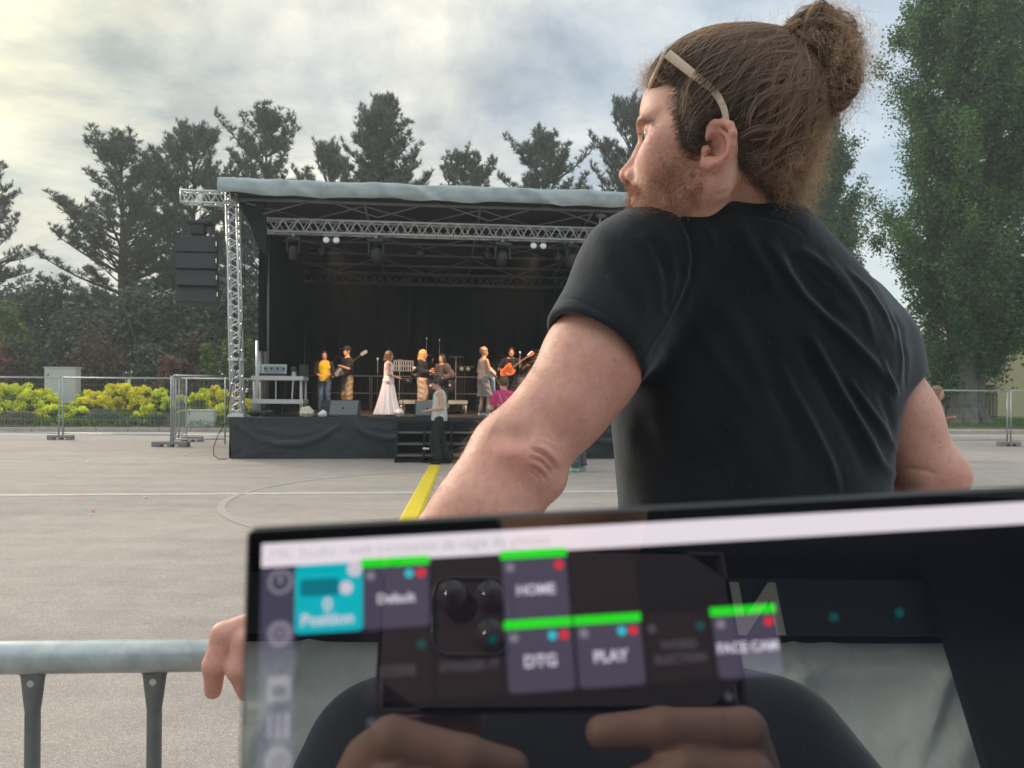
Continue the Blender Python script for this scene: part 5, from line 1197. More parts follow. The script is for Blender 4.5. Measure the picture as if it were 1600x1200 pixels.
# ------------------------------------------------------------------ instruments in their hands
def guitar(name, label, p, rz, roll, mb, mp, sc=1.0, L_=.62, head=True, nk=None):
    """body centre at p, neck along local +x rotated up by roll"""
    t = thing(name, label, 'guitar', tuple(p), rz); M_ = Matrix.Rotation(-roll, 4, 'Y')
    pts = []
    for k in range(28):
        a = 2*PI*k/28; r_ = .155*(1+.13*math.cos(2*a)-.10*math.cos(a*3+.4)); x = r_*1.18*math.cos(a); 
        if abs(math.sin(a)) < .5 and math.cos(a) > 0: x *= .74
        pts.append((x*sc, -.02, r_*math.sin(a)*sc))
    MB().prism(pts, (0, .042, 0), M_).build('body', mb, t, bevel=.008)
    MB().prism([(x*.62-.02, -.026, z*.6) for (x, y, z) in pts], (0, .004, 0), M_).build('pickguard', mp, t)
    MB().box((.08, -.03, -.022), (L_, -.008, .022), M_).build('neck', nk or (mat('maple neck', (.20, .11, .06), .4) if 'maple neck' not in MATS else MATS['maple neck']), t, bevel=.004)
    MB().prism([(L_, -.028, -.03), (L_+.17, -.028, -.05), (L_+.19, -.028, .02), (L_, -.028, .03)], (0, .02, 0), M_).build('headstock', mb if head else M_GRYC, t)
    for k in range(4): MB().ball(tuple(M_ @ Vector((L_+.03+.035*k, -.018, .038))), .011, 6, 4).build('tuning_peg', M_CHROME, t)
    MB().tube([tuple(M_ @ Vector((-.17, 0, .05))), tuple(M_ @ Vector((-.10, .28, .34))), tuple(M_ @ Vector((.10, .22, .42))), tuple(M_ @ Vector((.28, .04, .18)))], .012, 5).build('strap', M_BLKC, t)
    return t
guitar('bass_guitar', 'dark bass guitar with pale headstock held by the man in the black cap', pb+A3(-.12, -.26, 1.04), -.1, R(38), M_BLKC, M_GRYC, 1.0, .66, head=False, nk=M_BLKC)
guitar('electric_guitar', 'orange electric guitar played by the man at the right of the stage', p7+A3(-.05, -.26, 1.12), .05, R(36), mat('orange lacquer', (.62, .16, .03), .3), mat('dark orange', (.35, .07, .02), .4), 1.05)
guitar('electric_guitar', 'pale white guitar held by the man in grey shorts', pg+A3(.20, .02, 1.0), 1.0, R(-40), mat('white lacquer', (.6, .68, .66), .3), M_WHT, .85, .45)
o = MB().tube([on_stage(660, 2.2, 0)+A3(.22, -.1, DZ+1.22), on_stage(660, 2.2, 0)+A3(.27, -.12, DZ+1.36)], [.012, .02], 8).build('microphone', M_FIX, None, True); tag(o, 'black hand microphone held up by the blonde woman', 'microphone')
# the warm round lamps under the front truss are lit
for i, px in enumerate((516, 839)):
    p = on_stage(px, .72, 4.73); ld = bpy.data.lights.new('stage_lamp', 'SPOT'); lo_ = bpy.data.objects.new('stage_lamp', ld); C.objects.link(lo_); ld.energy = 620; ld.color = (1, .62, .38); ld.spot_size = R(75); ld.spot_blend = .6; ld.shadow_soft_size = .12
    lo_.location = tuple(p+A3(0, .08, -.12)); tg = on_stage(600 if i == 0 else 740, 2.6, 1.9); lo_.rotation_euler = Vector(tg-np.array(lo_.location)).to_track_quat('-Z', 'Y').to_euler()
# ================================================================== the man at the barrier
M_SKIN = bpy.data.materials.new('skin'); M_SKIN.use_nodes = True
def _skin():
    t = M_SKIN.node_tree; b = t.nodes['Principled BSDF']; l = t.links.new; tc_ = t.nodes.new('ShaderNodeTexCoord')
    a = t.nodes.new('ShaderNodeAttribute'); a.attribute_name = 'tint'; src = a.outputs['Color']
    for sc, lo_, hi_, c2, am in ((22, .42, .68, (.60, .23, .18, 1), .40), (90, .45, .7, (.48, .21, .16, 1), .30), (420, .5, .72, (.82, .54, .43, 1), .30)):
        n = t.nodes.new('ShaderNodeTexNoise'); n.inputs['Scale'].default_value = sc; n.inputs['Detail'].default_value = 4; l(tc_.outputs['Object'], n.inputs['Vector'])
        r = t.nodes.new('ShaderNodeMapRange'); r.inputs[1].default_value = lo_; r.inputs[2].default_value = hi_; r.inputs[4].default_value = am; l(n.outputs[0], r.inputs[0])
        m = t.nodes.new('ShaderNodeMix'); m.data_type = 'RGBA'; l(r.outputs[0], m.inputs[0]); l(src, m.inputs[6]); m.inputs[7].default_value = c2; src = m.outputs[2]
    l(src, b.inputs['Base Color']); b.inputs['Roughness'].default_value = .52; b.inputs['Specular IOR Level'].default_value = .4
    b.inputs['Subsurface Weight'].default_value = .35; b.inputs['Subsurface Radius'].default_value = (1, .32, .16); b.inputs['Subsurface Scale'].default_value = .006
    v = t.nodes.new('ShaderNodeTexVoronoi'); v.inputs['Scale'].default_value = 750; l(tc_.outputs['Object'], v.inputs['Vector'])
    n = t.nodes.new('ShaderNodeTexNoise'); n.inputs['Scale'].default_value = 160; n.inputs['Detail'].default_value = 5; l(tc_.outputs['Object'], n.inputs['Vector'])
    b1 = t.nodes.new('ShaderNodeBump'); b1.inputs['Strength'].default_value = .25; b1.inputs['Distance'].default_value = .0006; l(v.outputs['Distance'], b1.inputs['Height'])
    b2 = t.nodes.new('ShaderNodeBump'); b2.inputs['Strength'].default_value = .3; b2.inputs['Distance'].default_value = .0012; l(n.outputs[0], b2.inputs['Height']); l(b1.outputs[0], b2.inputs['Normal']); l(b2.outputs[0], b.inputs['Normal'])
_skin()
SKIN0 = np.array([.70, .40, .315])
YH = .95
HC = P(1140, 200, YH); TF = R(15)
hf = A3(-math.cos(TF), math.sin(TF), 0); hn = A3(-math.sin(TF), -math.cos(TF), 0); hu = A3(0, 0, 1); HMX = np.stack([hf, hn, hu])
def h3(a, b, c): return HC+(hf*a+hn*b+hu*c)*.001
def HB(px, py, b):
    d = ray(px, py); k = (b*.001+np.dot(HC-EYEP, hn))/np.dot(d, hn); return EYEP+d*k
KS = YH/.93      # millimetres were read at 0.93 m
def hh(a, b, c): return h3(a*KS, b*KS, c*KS)
man = thing('person', 'large young man seen from behind with a hair bun, black t-shirt and face turned left', 'person', (P(1180, 600, 1.08)[0], 1.08, 0))
MO = np.array([P(1180, 600, 1.08)[0], 1.08, 0])

# ---- head
lo = HC-A3(.155, .15, .235); hi = HC+A3(.145, .15, .14)
f = Field(lo, hi, .0016)
q = KS*.001
f.ell(hh(0, 0, 20), (93*q, 75*q, 82*q), HMX, .02).ell(hh(30, 0, 22), (76*q, 64*q, 64*q), HMX, .03)
f.ell(hh(48, 0, -40), (58*q, 58*q, 62*q), HMX, .03).ell(hh(78, 0, -62), (38*q, 40*q, 40*q), HMX, .02)
for s_ in (-1, 1):
    f.cone(hh(92, 10*s_, -110), hh(18, 50*s_, -78), 16*q, 18*q, .022).cone(hh(18, 50*s_, -78), hh(4, 60*s_, -30), 18*q, 18*q, .022)
    f.ell(hh(70, 40*s_, -38), (34*q, 25*q, 32*q), HMX, .02).ell(hh(58, 55*s_, -22), (26*q, 14*q, 13*q), HMX, .02)
    f.ell(hh(96, 26*s_, 4), (13*q, 26*q, 8*q), HMX, .014)
f.ell(hh(98, 0, -108), (17*q, 22*q, 16*q), HMX, .02)
f.cone(hh(94, 0, -5), hh(105, 0, -22), 8*q, 7.5*q, .010).cone(hh(105, 0, -22), hh(122, 0, -47), 7.5*q, 9.5*q, .008).ell(hh(121, 0, -50), (11.5*q, 11*q, 9.5*q), HMX, .006)
for s_ in (-1, 1):
    f.ell(hh(110, 13*s_, -53), (13*q, 8*q, 9.5*q), HMX, .006); f.ell(hh(117, 7*s_, -61), (7*q, 4*q, 6*q), HMX, .003, op='sub')
    f.ell(hh(104, 31*s_, -14), (13*q, 17*q, 11*q), HMX, .014, op='sub')
    f.ell(hh(86, 31*s_, -12), (14*q, 16*q, 14*q), HMX, .006)
    f.ell(hh(101, 34*s_, -13.5), (10*q, 15*q, 6.2*q), HMX, .0015, op='sub')
    f.cone(hh(99, 18*s_, -6), hh(92, 44*s_, -7), 3.2*q, 3*q, .004)
f.ell(hh(106, 0, -69), (10*q, 20*q, 9*q), HMX, .008).ell(hh(109, 0, -79), (7*q, 21*q, 4.5*q), HMX, .004).ell(hh(108, 0, -88), (8*q, 19*q, 5.5*q), HMX, .004)
f.cone(hh(118, -22, -83.5), hh(118, 22, -83.5), 2.2*q, 2.2*q, .003, op='sub')
f.ell(hh(112, 0, -99), (7*q, 14*q, 5*q), HMX, .006, op='sub')
# neck with the cord that runs from behind the ear to the collar
f.cone(P(1165, 235, .985), P(1146, 430, 1.035), .050, .062, .03); f.cone(P(1195, 195, .97), P(1158, 350, 1.01), .046, .048, .04)
f.cone(P(1132, 270, .925), P(1085, 350, .955), .014, .013, .02); f.cone(P(1060, 330, .97), P(1085, 370, .98), .045, .045, .03)
# ear
HEAD0 = Field(f.lo, f.lo+(f.n-1)*f.h, f.h); HEAD0.n = f.n; HEAD0.ax = f.ax; HEAD0.D = f.D.copy()
def E(px, py, b): return HB(1098+(px-1098)*.90, 224+(py-224)*.91, b-1.5)
ear = [E(1108, 212, 76), E(1109, 199, 80), E(1120, 190, 86), E(1134, 187.5, 92), E(1146, 193, 97), E(1151, 207, 99), E(1149, 226, 96), E(1141, 243, 92), E(1128, 256, 87)]
f.chain(ear, [2.4*q, 3.2*q, 3.7*q, 3.9*q, 4.1*q, 4.0*q, 3.6*q, 3.4*q, 3.6*q], .003)
f.ell(E(1127, 222, 82), (15*q, 5.2*q, 24*q), np.stack([hf*.97-hu*.24, hn*.93+hf*-.36, hu*.97+hf*.24]), .006)
f.chain([E(1128, 256, 87), E(1112, 263, 82), E(1102, 258, 79), E(1100, 248, 77)], [4.2*q, 5.4*q, 5.2*q, 3.6*q], .004)
f.chain([E(1142, 214, 94), E(1136, 232, 91), E(1126, 246, 86), E(1112, 250, 82)], [2.8*q, 2.9*q, 2.6*q, 2.4*q], .004)
f.chain([E(1128, 200, 88), E(1137, 208, 91), E(1142, 214, 94)], [2.0*q, 2.4*q, 2.6*q], .003)
f.ell(E(1121, 227, 92), (10.2*q, 13*q, 14.2*q), np.stack([hf*.97-hu*.24, hn, hu*.97+hf*.24]), .004, op='sub')
f.ell(E(1128, 205, 98), (5*q, 6*q, 5*q), HMX, .003, op='sub')
f.ell(E(1103, 236, 79), (5*q, 5*q, 6*q), HMX, .004)
HEAD = f
V, Q = f.mesh(); V = relax(V, Q, 1, .35)
nrm = normals_of(V, Q); px, py = project(V)
fc = np.clip(-nrm[:, 1]*1.4, 0, 1)
def crease(V, nrm, px, py, fc, lines):
    for (poly, amp, wd) in lines:
        d, t = polydist(px, py, poly); tp = np.clip(np.sin(PI*np.clip(t, 0, 1)), 0, 1)**.5; V = V+nrm*((amp*.001*tp*np.exp(-(d/wd)**2))*fc)[:, None]
    return V
V = crease(V, nrm, px, py, fc, [([(1098, 318), (1112, 308), (1135, 300), (1165, 298)], -1.3, 4), ([(1108, 326), (1130, 312), (1165, 306)], .9, 4),
    ([(984, 285), (990, 300), (992, 312)], -1.6, 3), ([(1012, 205), (1020, 214), (1022, 222)], -.6, 2.5), ([(1003, 222), (1012, 227), (1020, 226)], -.7, 2.5)])
aa = (V-HC) @ hf/q; bb = (V-HC) @ hn/q; cc_ = (V-HC) @ hu/q
col = np.tile(SKIN0, (len(V), 1))
def blend(col, w_, c2): return col*(1-w_[:, None])+np.array(c2)*w_[:, None]
def g2(px, py, x, y, rx, ry): return np.exp(-((px-x)/rx)**2-((py-y)/ry)**2)
Vm = HC+np.outer(aa*q, hf)+np.outer(np.abs(bb)*q, hn)+np.outer(cc_*q, hu); mx_, my_ = project(Vm)
BEARD = [(1062, 200), (1088, 218), (1100, 250), (1099, 290), (1090, 322), (1050, 345), (1010, 362), (978, 345), (974, 318), (984, 305), (972, 292), (990, 284), (1001, 292), (1008, 286), (1022, 255), (1044, 232), (1058, 216)]
HAIR = [(1000, 131), (1022, 131), (1044, 124), (1068, 134), (1064, 165), (1068, 205), (1072, 226), (1092, 235), (1100, 205), (1115, 188), (1136, 180), (1158, 196), (1160, 235), (1160, 252), (1188, 280), (1216, 314), (1400, 318), (1400, -60), (1000, -60), (1000, 100)]
bm = soft_poly(mx_, my_, BEARD, 12)*(np.abs(bb) > -1)*(aa > 0)
hm = soft_poly(mx_, my_, HAIR, 8)
isear = (bb > 77) & (mx_ > 1095) & (mx_ < 1156) & (my_ > 183) & (my_ < 268)
col = blend(col, .26*bm*(~isear)*np.clip((my_-215)/60, .35, 1), (.30, .17, .11)); hs_ = soft_poly(mx_, my_, HAIR, 18)**1.6; col = blend(col, .75*hs_*(~isear), (.15, .095, .07))
col = blend(col, .45*g2(px, py, 972, 266, 14, 16), (.66, .26, .20)); col = blend(col, .30*g2(px, py, 1030, 255, 28, 26), (.68, .30, .22)); col = blend(col, .45*isear, (.66, .27, .21))
col = blend(col, .8*(((aa > 96) & (np.abs(cc_+85) < 8) & (np.abs(bb) < 20))*1.0), (.55, .22, .19))
col = blend(col, .92*(soft_poly(mx_, my_, [(984, 188), (1000, 184), (1019, 190), (1027, 199), (1010, 195), (990, 198)], 3)*(aa > 80)), (.22, .12, .07))
body_parts = [(V, Q, col)]; HEADV = V

# ---- left arm (elbow towards the camera, hand on the barrier)
SLJ, ELJ = P(1003, 437, 1.0), P(807, 714, .93)
lo = A3(P(310, 1100, .93)[0]-.03, .80, 1.02); hi = A3(P(1075, 300, 1.0)[0], 1.12, 1.72)
g_ = Field(lo, hi, .0026)
g_.cone(SLJ, P(925, 560, .97), .064, .058, .03).cone(P(925, 560, .97), P(872, 642, .94), .056, .0485, .03).cone(P(872, 642, .94), ELJ, .0485, .052, .03)
g_.ell(P(922, 588, .955), (.085, .051, .048), np.stack([A3(-.5, -.05, -.86), A3(0, -1, 0), A3(.86, 0, -.5)]), .03)
g_.cone(ELJ, P(760, 800, .905), .053, .0555, .03).cone(P(760, 800, .905), P(660, 895, .91), .0555, .046, .03).cone(P(660, 895, .91), P(505, 965, .93), .046, .031, .03)
g_.cone(P(505, 962, .93), P(440, 985, .935), .031, .027, .02)
g_.cone(P(840, 722, .895), P(852, 748, .90), .026, .024, .022)
# hand: palm beyond the rail, four fingers hooked over it, thumb towards the arm
for (x0, y0, x1, y1) in ((455, 990, 395, 985), (460, 1015, 410, 1010), (470, 1035, 430, 1035)): g_.cone(P(x0, y0, .93), P(x1, y1, .92), .018, .014, .02)
g_.chain([P(402, 972, .915), P(350, 992, .905), P(335, 1040, .895), P(333, 1079, .905)], [.0150, .0146, .0130, .0100], .006)
g_.chain([P(415, 985, .915), P(384, 1003, .900), P(372, 1045, .892), P(384, 1082, .905)], [.0150, .0146, .0130, .0100], .006)
g_.chain([P(432, 995, .915), P(418, 1012, .898), P(412, 1060, .892), P(424, 1098, .905)], [.0150, .0146, .0130, .0100], .006)
g_.chain([P(452, 1005, .915), P(450, 1025, .896), P(452, 1068, .892), P(462, 1100, .905)], [.012, .012, .0105, .0082], .006)
g_.chain([P(480, 990, .95), P(448, 1010, .985), P(420, 1035, .99)], [.015, .013, .010], .01)
V, Q = g_.mesh(); V = relax(V, Q, 1, .4); nrm = normals_of(V, Q); px, py = project(V); fc = np.clip(-nrm[:, 1]*1.3+.1, 0, 1)
V = crease(V, nrm, px, py, fc, [
    ([(770, 668), (800, 682), (832, 694)], -7.5, 20), ([(770, 712), (800, 706), (830, 704)], 3.6, 17),
    ([(826, 700), (846, 708), (862, 722), (870, 740)], -3.4, 4.4), ([(833, 697), (853, 703), (868, 718), (876, 732)], 2.6, 3.6),
    ([(832, 714), (848, 721), (860, 734), (864, 746)], -3.9, 4.6), ([(828, 708), (846, 715), (860, 728), (867, 742)], 2.4, 3.2),
    ([(828, 727), (840, 734), (850, 744), (855, 752)], -2.6, 3.0), ([(824, 734), (836, 742), (845, 752)], -1.8, 2.6),
    ([(822, 722), (838, 727), (850, 737)], 1.4, 3), ([(845, 690), (862, 698), (874, 708)], -1.0, 2.6), ([(842, 680), (858, 685), (872, 692)], -.7, 2.4),
    ([(322, 1012), (335, 1008), (350, 1008)], -.6, 2.5), ([(322, 1046), (335, 1044), (347, 1046)], -.5, 2.2)])
col = np.tile(SKIN0*np.array([1.04, .98, .98]), (len(V), 1))
col = blend(col, .45*g2(px, py, 800, 725, 40, 24), (.60, .22, .19)); col = blend(col, .4*g2(px, py, 850, 732, 26, 26), (.50, .22, .17)); col = blend(col, .35*np.clip((px*.86+py*.5-1085)/80, 0, 1)*(py < 700), (.52, .24, .21))  # elbow redness, then shade painted into the right side of the arm
for (x, y) in ((960, 563), (876, 702), (948, 624)): col = blend(col, .6*g2(px, py, x, y, 2.2, 2.2), (.2, .08, .05))
col = blend(col, .35*(px < 378), (.62, .28, .23))
body_parts.append((V, Q, col)); ARM = g_

# ---- right arm
SRJ, ERJ = P(1352, 545, 1.10), P(1450, 738, 1.07)
lo = A3(P(1150, 900, 1.2)[0]-.02, .95, 1.14); hi = A3(P(1540, 500, 1.05)[0]+.02, 1.36, 1.62)
g2_ = Field(lo, hi, .003)
g2_.cone(SRJ, P(1404, 650, 1.08), .052, .047, .03).cone(P(1404, 650, 1.08), ERJ, .047, .045, .03).ell(P(1484, 745, 1.06), (.022, .024, .022), k=.03)
g2_.cone(P(1456, 772, 1.07), P(1340, 800, 1.14), .040, .036, .008).cone(P(1340, 800, 1.14), P(1190, 850, 1.24), .036, .027, .03)
g2_.ell(P(1165, 860, 1.25), (.045, .03, .02), k=.02)
for k in range(4): g2_.chain([P(1150-3*k, 852+7*k, 1.25), P(1115-2*k, 868+8*k, 1.26), P(1100+2*k, 895+6*k, 1.27)], [.010, .009, .008], .006)
g2_.chain([P(1180, 848, 1.24), P(1150, 842, 1.22), P(1130, 850, 1.21)], [.013, .011, .009], .01)
V, Q = g2_.mesh(); V = relax(V, Q, 1, .4); nrm = normals_of(V, Q); px, py = project(V); fc = np.clip(-nrm[:, 1]*1.3+.1, 0, 1)
V = crease(V, nrm, px, py, fc, [([(1395, 733), (1420, 732), (1445, 735), (1466, 741)], -3.5, 3.5)])
col = np.tile(SKIN0*np.array([1.04, 1.02, 1.02]), (len(V), 1)); col = blend(col, .30*g2(px, py, 1430, 640, 30, 60), (.60, .32, .28)); col = blend(col, .3*g2(px, py, 1500, 745, 20, 20), (.60, .26, .22))
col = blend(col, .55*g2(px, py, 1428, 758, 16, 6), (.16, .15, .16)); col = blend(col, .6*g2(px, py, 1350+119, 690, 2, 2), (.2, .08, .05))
body_parts.append((V, Q, col))
# ---- trunk and legs (hidden by clothes)
PX = MO[0]
lo = A3(PX-.36, .86, -.01); hi = A3(PX+.36, 1.42, 1.62); g3 = Field(lo, hi, .012)
g3.ell((PX, 1.09, 1.40), (.17, .105, .22), k=.05).ell((PX, 1.10, 1.15), (.15, .10, .2), k=.05).ell((PX, 1.12, .98), (.165, .11, .13), k=.05)
for s_ in (-1, 1): g3.chain([(PX+.10*s_, 1.12, .95), (PX+.12*s_, 1.12, .52), (PX+.14*s_, 1.16, .09)], [.09, .062, .04], .03); g3.cone((PX+.14*s_, 1.15, .05), (PX+.16*s_, 1.29, .04), .04, .035, .03)
V, Q = g3.mesh(); body_parts.append((V, Q, np.tile(SKIN0, (len(V), 1))))
Vs = []; Qs = []; Cs = []; o_ = 0
for (V, Q, c) in body_parts: Vs.append(V); Qs.append(Q+o_); Cs.append(c); o_ += len(V)
np_mesh('body', np.concatenate(Vs)-MO, np.concatenate(Qs), M_SKIN, man, col=np.concatenate(Cs))
# finger nail on the visible finger, eyes
for s_ in (-1, 1):
    e_ = MB().ball(tuple(hh(88.6, 31*s_, -12.5)-MO), 12.6*q, 20, 14).build('eye', mat('eye white', (.62, .58, .55), .15) if 'eye white' not in MATS else MATS['eye white'], man, True)
    dE = (hf*.98+hn*.16*s_); dE /= np.linalg.norm(dE); c0 = hh(88.6, 31*s_, -12.5)+dE*11.9*q-MO
    MB().tube([c0, c0+dE*1.0*q], [5.8*q, 5.2*q], 16).build('iris', mat('iris', (.10, .14, .15), .1) if 'iris' not in MATS else MATS['iris'], e_, True)

# ---- t-shirt
M_TEE = bpy.data.materials.new('black cotton'); M_TEE.use_nodes = True
def _tee():
    t = M_TEE.node_tree; b = t.nodes['Principled BSDF']; l = t.links.new; tc_ = t.nodes.new('ShaderNodeTexCoord')
    n = t.nodes.new('ShaderNodeTexNoise'); n.inputs['Scale'].default_value = 9; n.inputs['Detail'].default_value = 7; l(tc_.outputs['Object'], n.inputs['Vector'])
    r = t.nodes.new('ShaderNodeValToRGB'); r.color_ramp.elements[0].position = .35; r.color_ramp.elements[0].color = (.008, .0105, .014, 1); r.color_ramp.elements[1].position = .7; r.color_ramp.elements[1].color = (.016, .019, .024, 1); l(n.outputs[0], r.inputs[0])
    n2_ = t.nodes.new('ShaderNodeTexNoise'); n2_.inputs['Scale'].default_value = 1500; n2_.inputs['Detail'].default_value = 2; l(tc_.outputs['Object'], n2_.inputs['Vector'])
    n3_ = t.nodes.new('ShaderNodeTexNoise'); n3_.inputs['Scale'].default_value = 38; n3_.inputs['Detail'].default_value = 5; l(tc_.outputs['Object'], n3_.inputs['Vector'])
    # sparse lint
    v = t.nodes.new('ShaderNodeTexVoronoi'); v.inputs['Scale'].default_value = 42; l(tc_.outputs['Object'], v.inputs['Vector']); c_ = t.nodes.new('ShaderNodeMath'); c_.operation = 'LESS_THAN'; c_.inputs[1].default_value = .035; l(v.outputs['Distance'], c_.inputs[0])
    m = t.nodes.new('ShaderNodeMix'); m.data_type = 'RGBA'; l(c_.outputs[0], m.inputs[0]); l(r.outputs[0], m.inputs[6]); m.inputs[7].default_value = (.06, .065, .07, 1); l(m.outputs[2], b.inputs['Base Color'])
    b.inputs['Roughness'].default_value = .85; b.inputs['Specular IOR Level'].default_value = .25; b.inputs['Sheen Weight'].default_value = .30; b.inputs['Sheen Roughness'].default_value = .45; b.inputs['Sheen Tint'].default_value = (.80, .90, 1, 1)
    b1 = t.nodes.new('ShaderNodeBump'); b1.inputs['Strength'].default_value = .35; b1.inputs['Distance'].default_value = .0005; l(n2_.outputs[0], b1.inputs['Height'])
    b2 = t.nodes.new('ShaderNodeBump'); b2.inputs['Strength'].default_value = .45; b2.inputs['Distance'].default_value = .003; l(n3_.outputs[0], b2.inputs['Height']); l(b1.outputs[0], b2.inputs['Normal']); l(b2.outputs[0], b.inputs['Normal'])
_tee()
prof = [(322, 1105, 1225, 1.015, 0.05), (332, 1055, 1256, 1.02, 0.066), (350, 1015, 1268, 1.03, 0.085), (375, 1000, 1289, 1.04, 0.1), (400, 990, 1312, 1.05, 0.11), (450, 982, 1354, 1.06, 0.125), (500, 978, 1388, 1.07, 0.132), (550, 974, 1404, 1.075, 0.135), (600, 966, 1403, 1.08, 0.135), (640, 957, 1394, 1.08, 0.132), (672, 957, 1386, 1.08, 0.13), (700, 960, 1382, 1.08, 0.128), (737, 963, 1381, 1.08, 0.126), (785, 967, 1379, 1.08, 0.125), (900, 972, 1376, 1.09, 0.125), (1100, 965, 1384, 1.1, 0.13), (1220, 960, 1389, 1.1, 0.135)]
zs = []; cxs = []; rxs = []; cys = []; rys = []
for (y_, xl_, xr_, Y_, ry_) in prof:
    a = P(xl_, y_, Y_); b = P(xr_, y_, Y_); zs.append((a[2]+b[2])/2); cxs.append((a[0]+b[0])/2); rxs.append((b[0]-a[0])/2); cys.append(Y_); rys.append(ry_)
zs, cxs, rxs, cys, rys = [np.array(v)[::-1] for v in (zs, cxs, rxs, cys, rys)]
lo = A3(P(850, 500, .9)[0]-.02, .84, .92); hi = A3(P(1450, 500, 1.1)[0]+.06, 1.30, 1.72)
F = Field(lo, hi, .0032)
def torso_fn(x, y, z):
    zz = np.clip(z, zs[0], zs[-1]); cx_ = np.interp(zz, zs, cxs); rx_ = np.interp(zz, zs, rxs); cy_ = np.interp(zz, zs, cys); ry_ = np.interp(zz, zs, rys)
    k = (np.abs((x-cx_)/rx_)**2.35+np.abs((y-cy_)/ry_)**2.35)**(1/2.35); d = (k-1)*np.minimum(rx_, ry_)*.9
    return np.maximum(d, z-zs[-1])
F.fn(torso_fn, lo, hi, 0)
CUFF = P(932, 546, .955); axL = P(929, 541, .955)-SLJ; axL /= np.linalg.norm(axL)
F2 = Field(lo, hi, .0032)
F2.cone(P(1045, 412, 1.01), P(1000, 430, .99), .078, .078, .04).cone(P(1000, 430, .995), CUFF+axL*.03, .076, .070, .03)
F2.cut(CUFF+axL*.004, axL, .004)
F2.cone(CUFF-axL*.045, CUFF+axL*.08, .058, .0685, .004, op='sub')
full = tuple(slice(0, q_) for q_ in F.n); F.apply(F2.D, full, .035, 'add')
F.cone(CUFF-axL*.012, CUFF+axL*.08, .062, .0685, .004, op='sub')
CUFR = P(1374, 617, 1.09); axR = P(1410, 650, 1.08)-SRJ; axR /= np.linalg.norm(axR)
F3 = Field(lo, hi, .0032); F3.cone(P(1318, 500, 1.09), P(1348, 546, 1.10), .068, .068, .04).cone(P(1348, 546, 1.10), CUFR+axR*.03, .068, .064, .03); F3.cut(CUFR, axR, .004); F3.cone(CUFR-axR*.03, CUFR+axR*.06, .055, .0635, .004, op='sub')
F.apply(F3.D, full, .03, 'add'); F.cone(CUFR-axR*.008, CUFR+axR*.08, .058, .0625, .004, op='sub')
F.cone(P(1052, 380, .975), P(1190, 393, .978), .057, .052, .03)
# neck opening, hem
F.cone(P(1155, 290, 1.045), P(1155, 345, 1.05), .066, .056, .006, op='sub')
F.cut((0, 0, .95), (0, 0, -1)); F.ell((PX, 1.09, .93), (.185, .115, .06), k=.01, op='sub')
V, Q = F.mesh(); V = relax(V, Q, 2, .5); nrm = normals_of(V, Q); px, py = project(V); fc = np.clip(-nrm[:, 1]*1.6+.15, 0, 1)
folds = [
    ([(1196, 372), (1216, 402), (1254, 462), (1315, 519), (1363, 567), (1400, 615)], 5.0, 8), ([(1210, 372), (1235, 410), (1275, 462), (1330, 512)], -2.6, 10),
    ([(1262, 520), (1276, 545), (1315, 615), (1354, 681), (1376, 724), (1402, 748)], 5.5, 7.5), ([(1245, 530), (1290, 610), (1335, 690), (1360, 745)], -3.4, 12),
    ([(1215, 560), (1236, 606), (1267, 663), (1293, 716), (1311, 770)], 4.6, 7), ([(1205, 600), (1240, 660), (1270, 730)], -2.6, 10),
    ([(1325, 590), (1341, 615), (1376, 667), (1399, 707)], 4.0, 6), ([(1378, 560), (1383, 580), (1392, 602), (1402, 622)], 3.0, 5), ([(1372, 610), (1390, 650), (1398, 690)], -2.6, 7),
    ([(1095, 515), (1112, 548), (1145, 596), (1180, 650)], 2.6, 12), ([(1130, 470), (1175, 560), (1215, 660), (1245, 760)], 2.0, 14),
    ([(1250, 388), (1270, 402), (1300, 430), (1335, 475)], 3.4, 7), ([(1285, 398), (1320, 440), (1350, 490), (1368, 540)], 2.6, 7), ([(1235, 395), (1262, 425), (1300, 470)], -2.0, 8),
    ([(1318, 418), (1354, 450), (1382, 490), (1400, 535)], 2.4, 5), ([(1205, 365), (1222, 392), (1236, 420)], 2.0, 6),
    ([(1095, 345), (1110, 365), (1118, 395)], 1.4, 6), ([(1150, 350), (1170, 380), (1200, 430), (1225, 480)], 1.8, 10),
    # armhole seam, raised on the sleeve side
    ([(1042, 324), (1060, 345), (1072, 372), (1075, 405), (1068, 445), (1050, 490), (1020, 535), (996, 580)], 1.6, 2.6), ([(1050, 322), (1068, 345), (1081, 372), (1084, 405), (1077, 448), (1058, 492)], -2.2, 4.5),
    ([(1395, 480), (1412, 515), (1418, 560), (1415, 610)], -2.0, 3), ([(1385, 474), (1402, 510), (1409, 560), (1407, 600)], 1.4, 3),
    # sleeve folds running down from the shoulder
    ([(1000, 365), (1022, 400), (1036, 445), (1030, 490)], 2.6, 9), ([(1028, 352), (1046, 390), (1054, 435), (1046, 480)], 2.2, 6), ([(975, 385), (995, 425), (1005, 480), (995, 530)], 1.6, 10), ([(1014, 372), (1036, 420), (1042, 470)], -2.0, 7),
    ([(950, 430), (965, 480), (968, 530)], 1.2, 10), ([(985, 540), (960, 505), (925, 480), (895, 462)], .0, 3),
    ([(1098, 338), (1140, 336), (1182, 336), (1224, 345), (1250, 358), (1262, 374)], -1.1, 1.7),
    # cuff stitching
    ([(872, 466), (900, 468), (935, 482), (968, 508), (995, 540), (1012, 566)], -1.2, 1.6), ([(866, 480), (893, 481), (925, 495), (957, 520), (983, 553), (1000, 580)], .5, 6),
    ([(990, 600), (985, 660), (978, 720), (976, 790)], .7, 12), ([(1010, 600), (1012, 680), (1004, 780)], -.5, 16)]
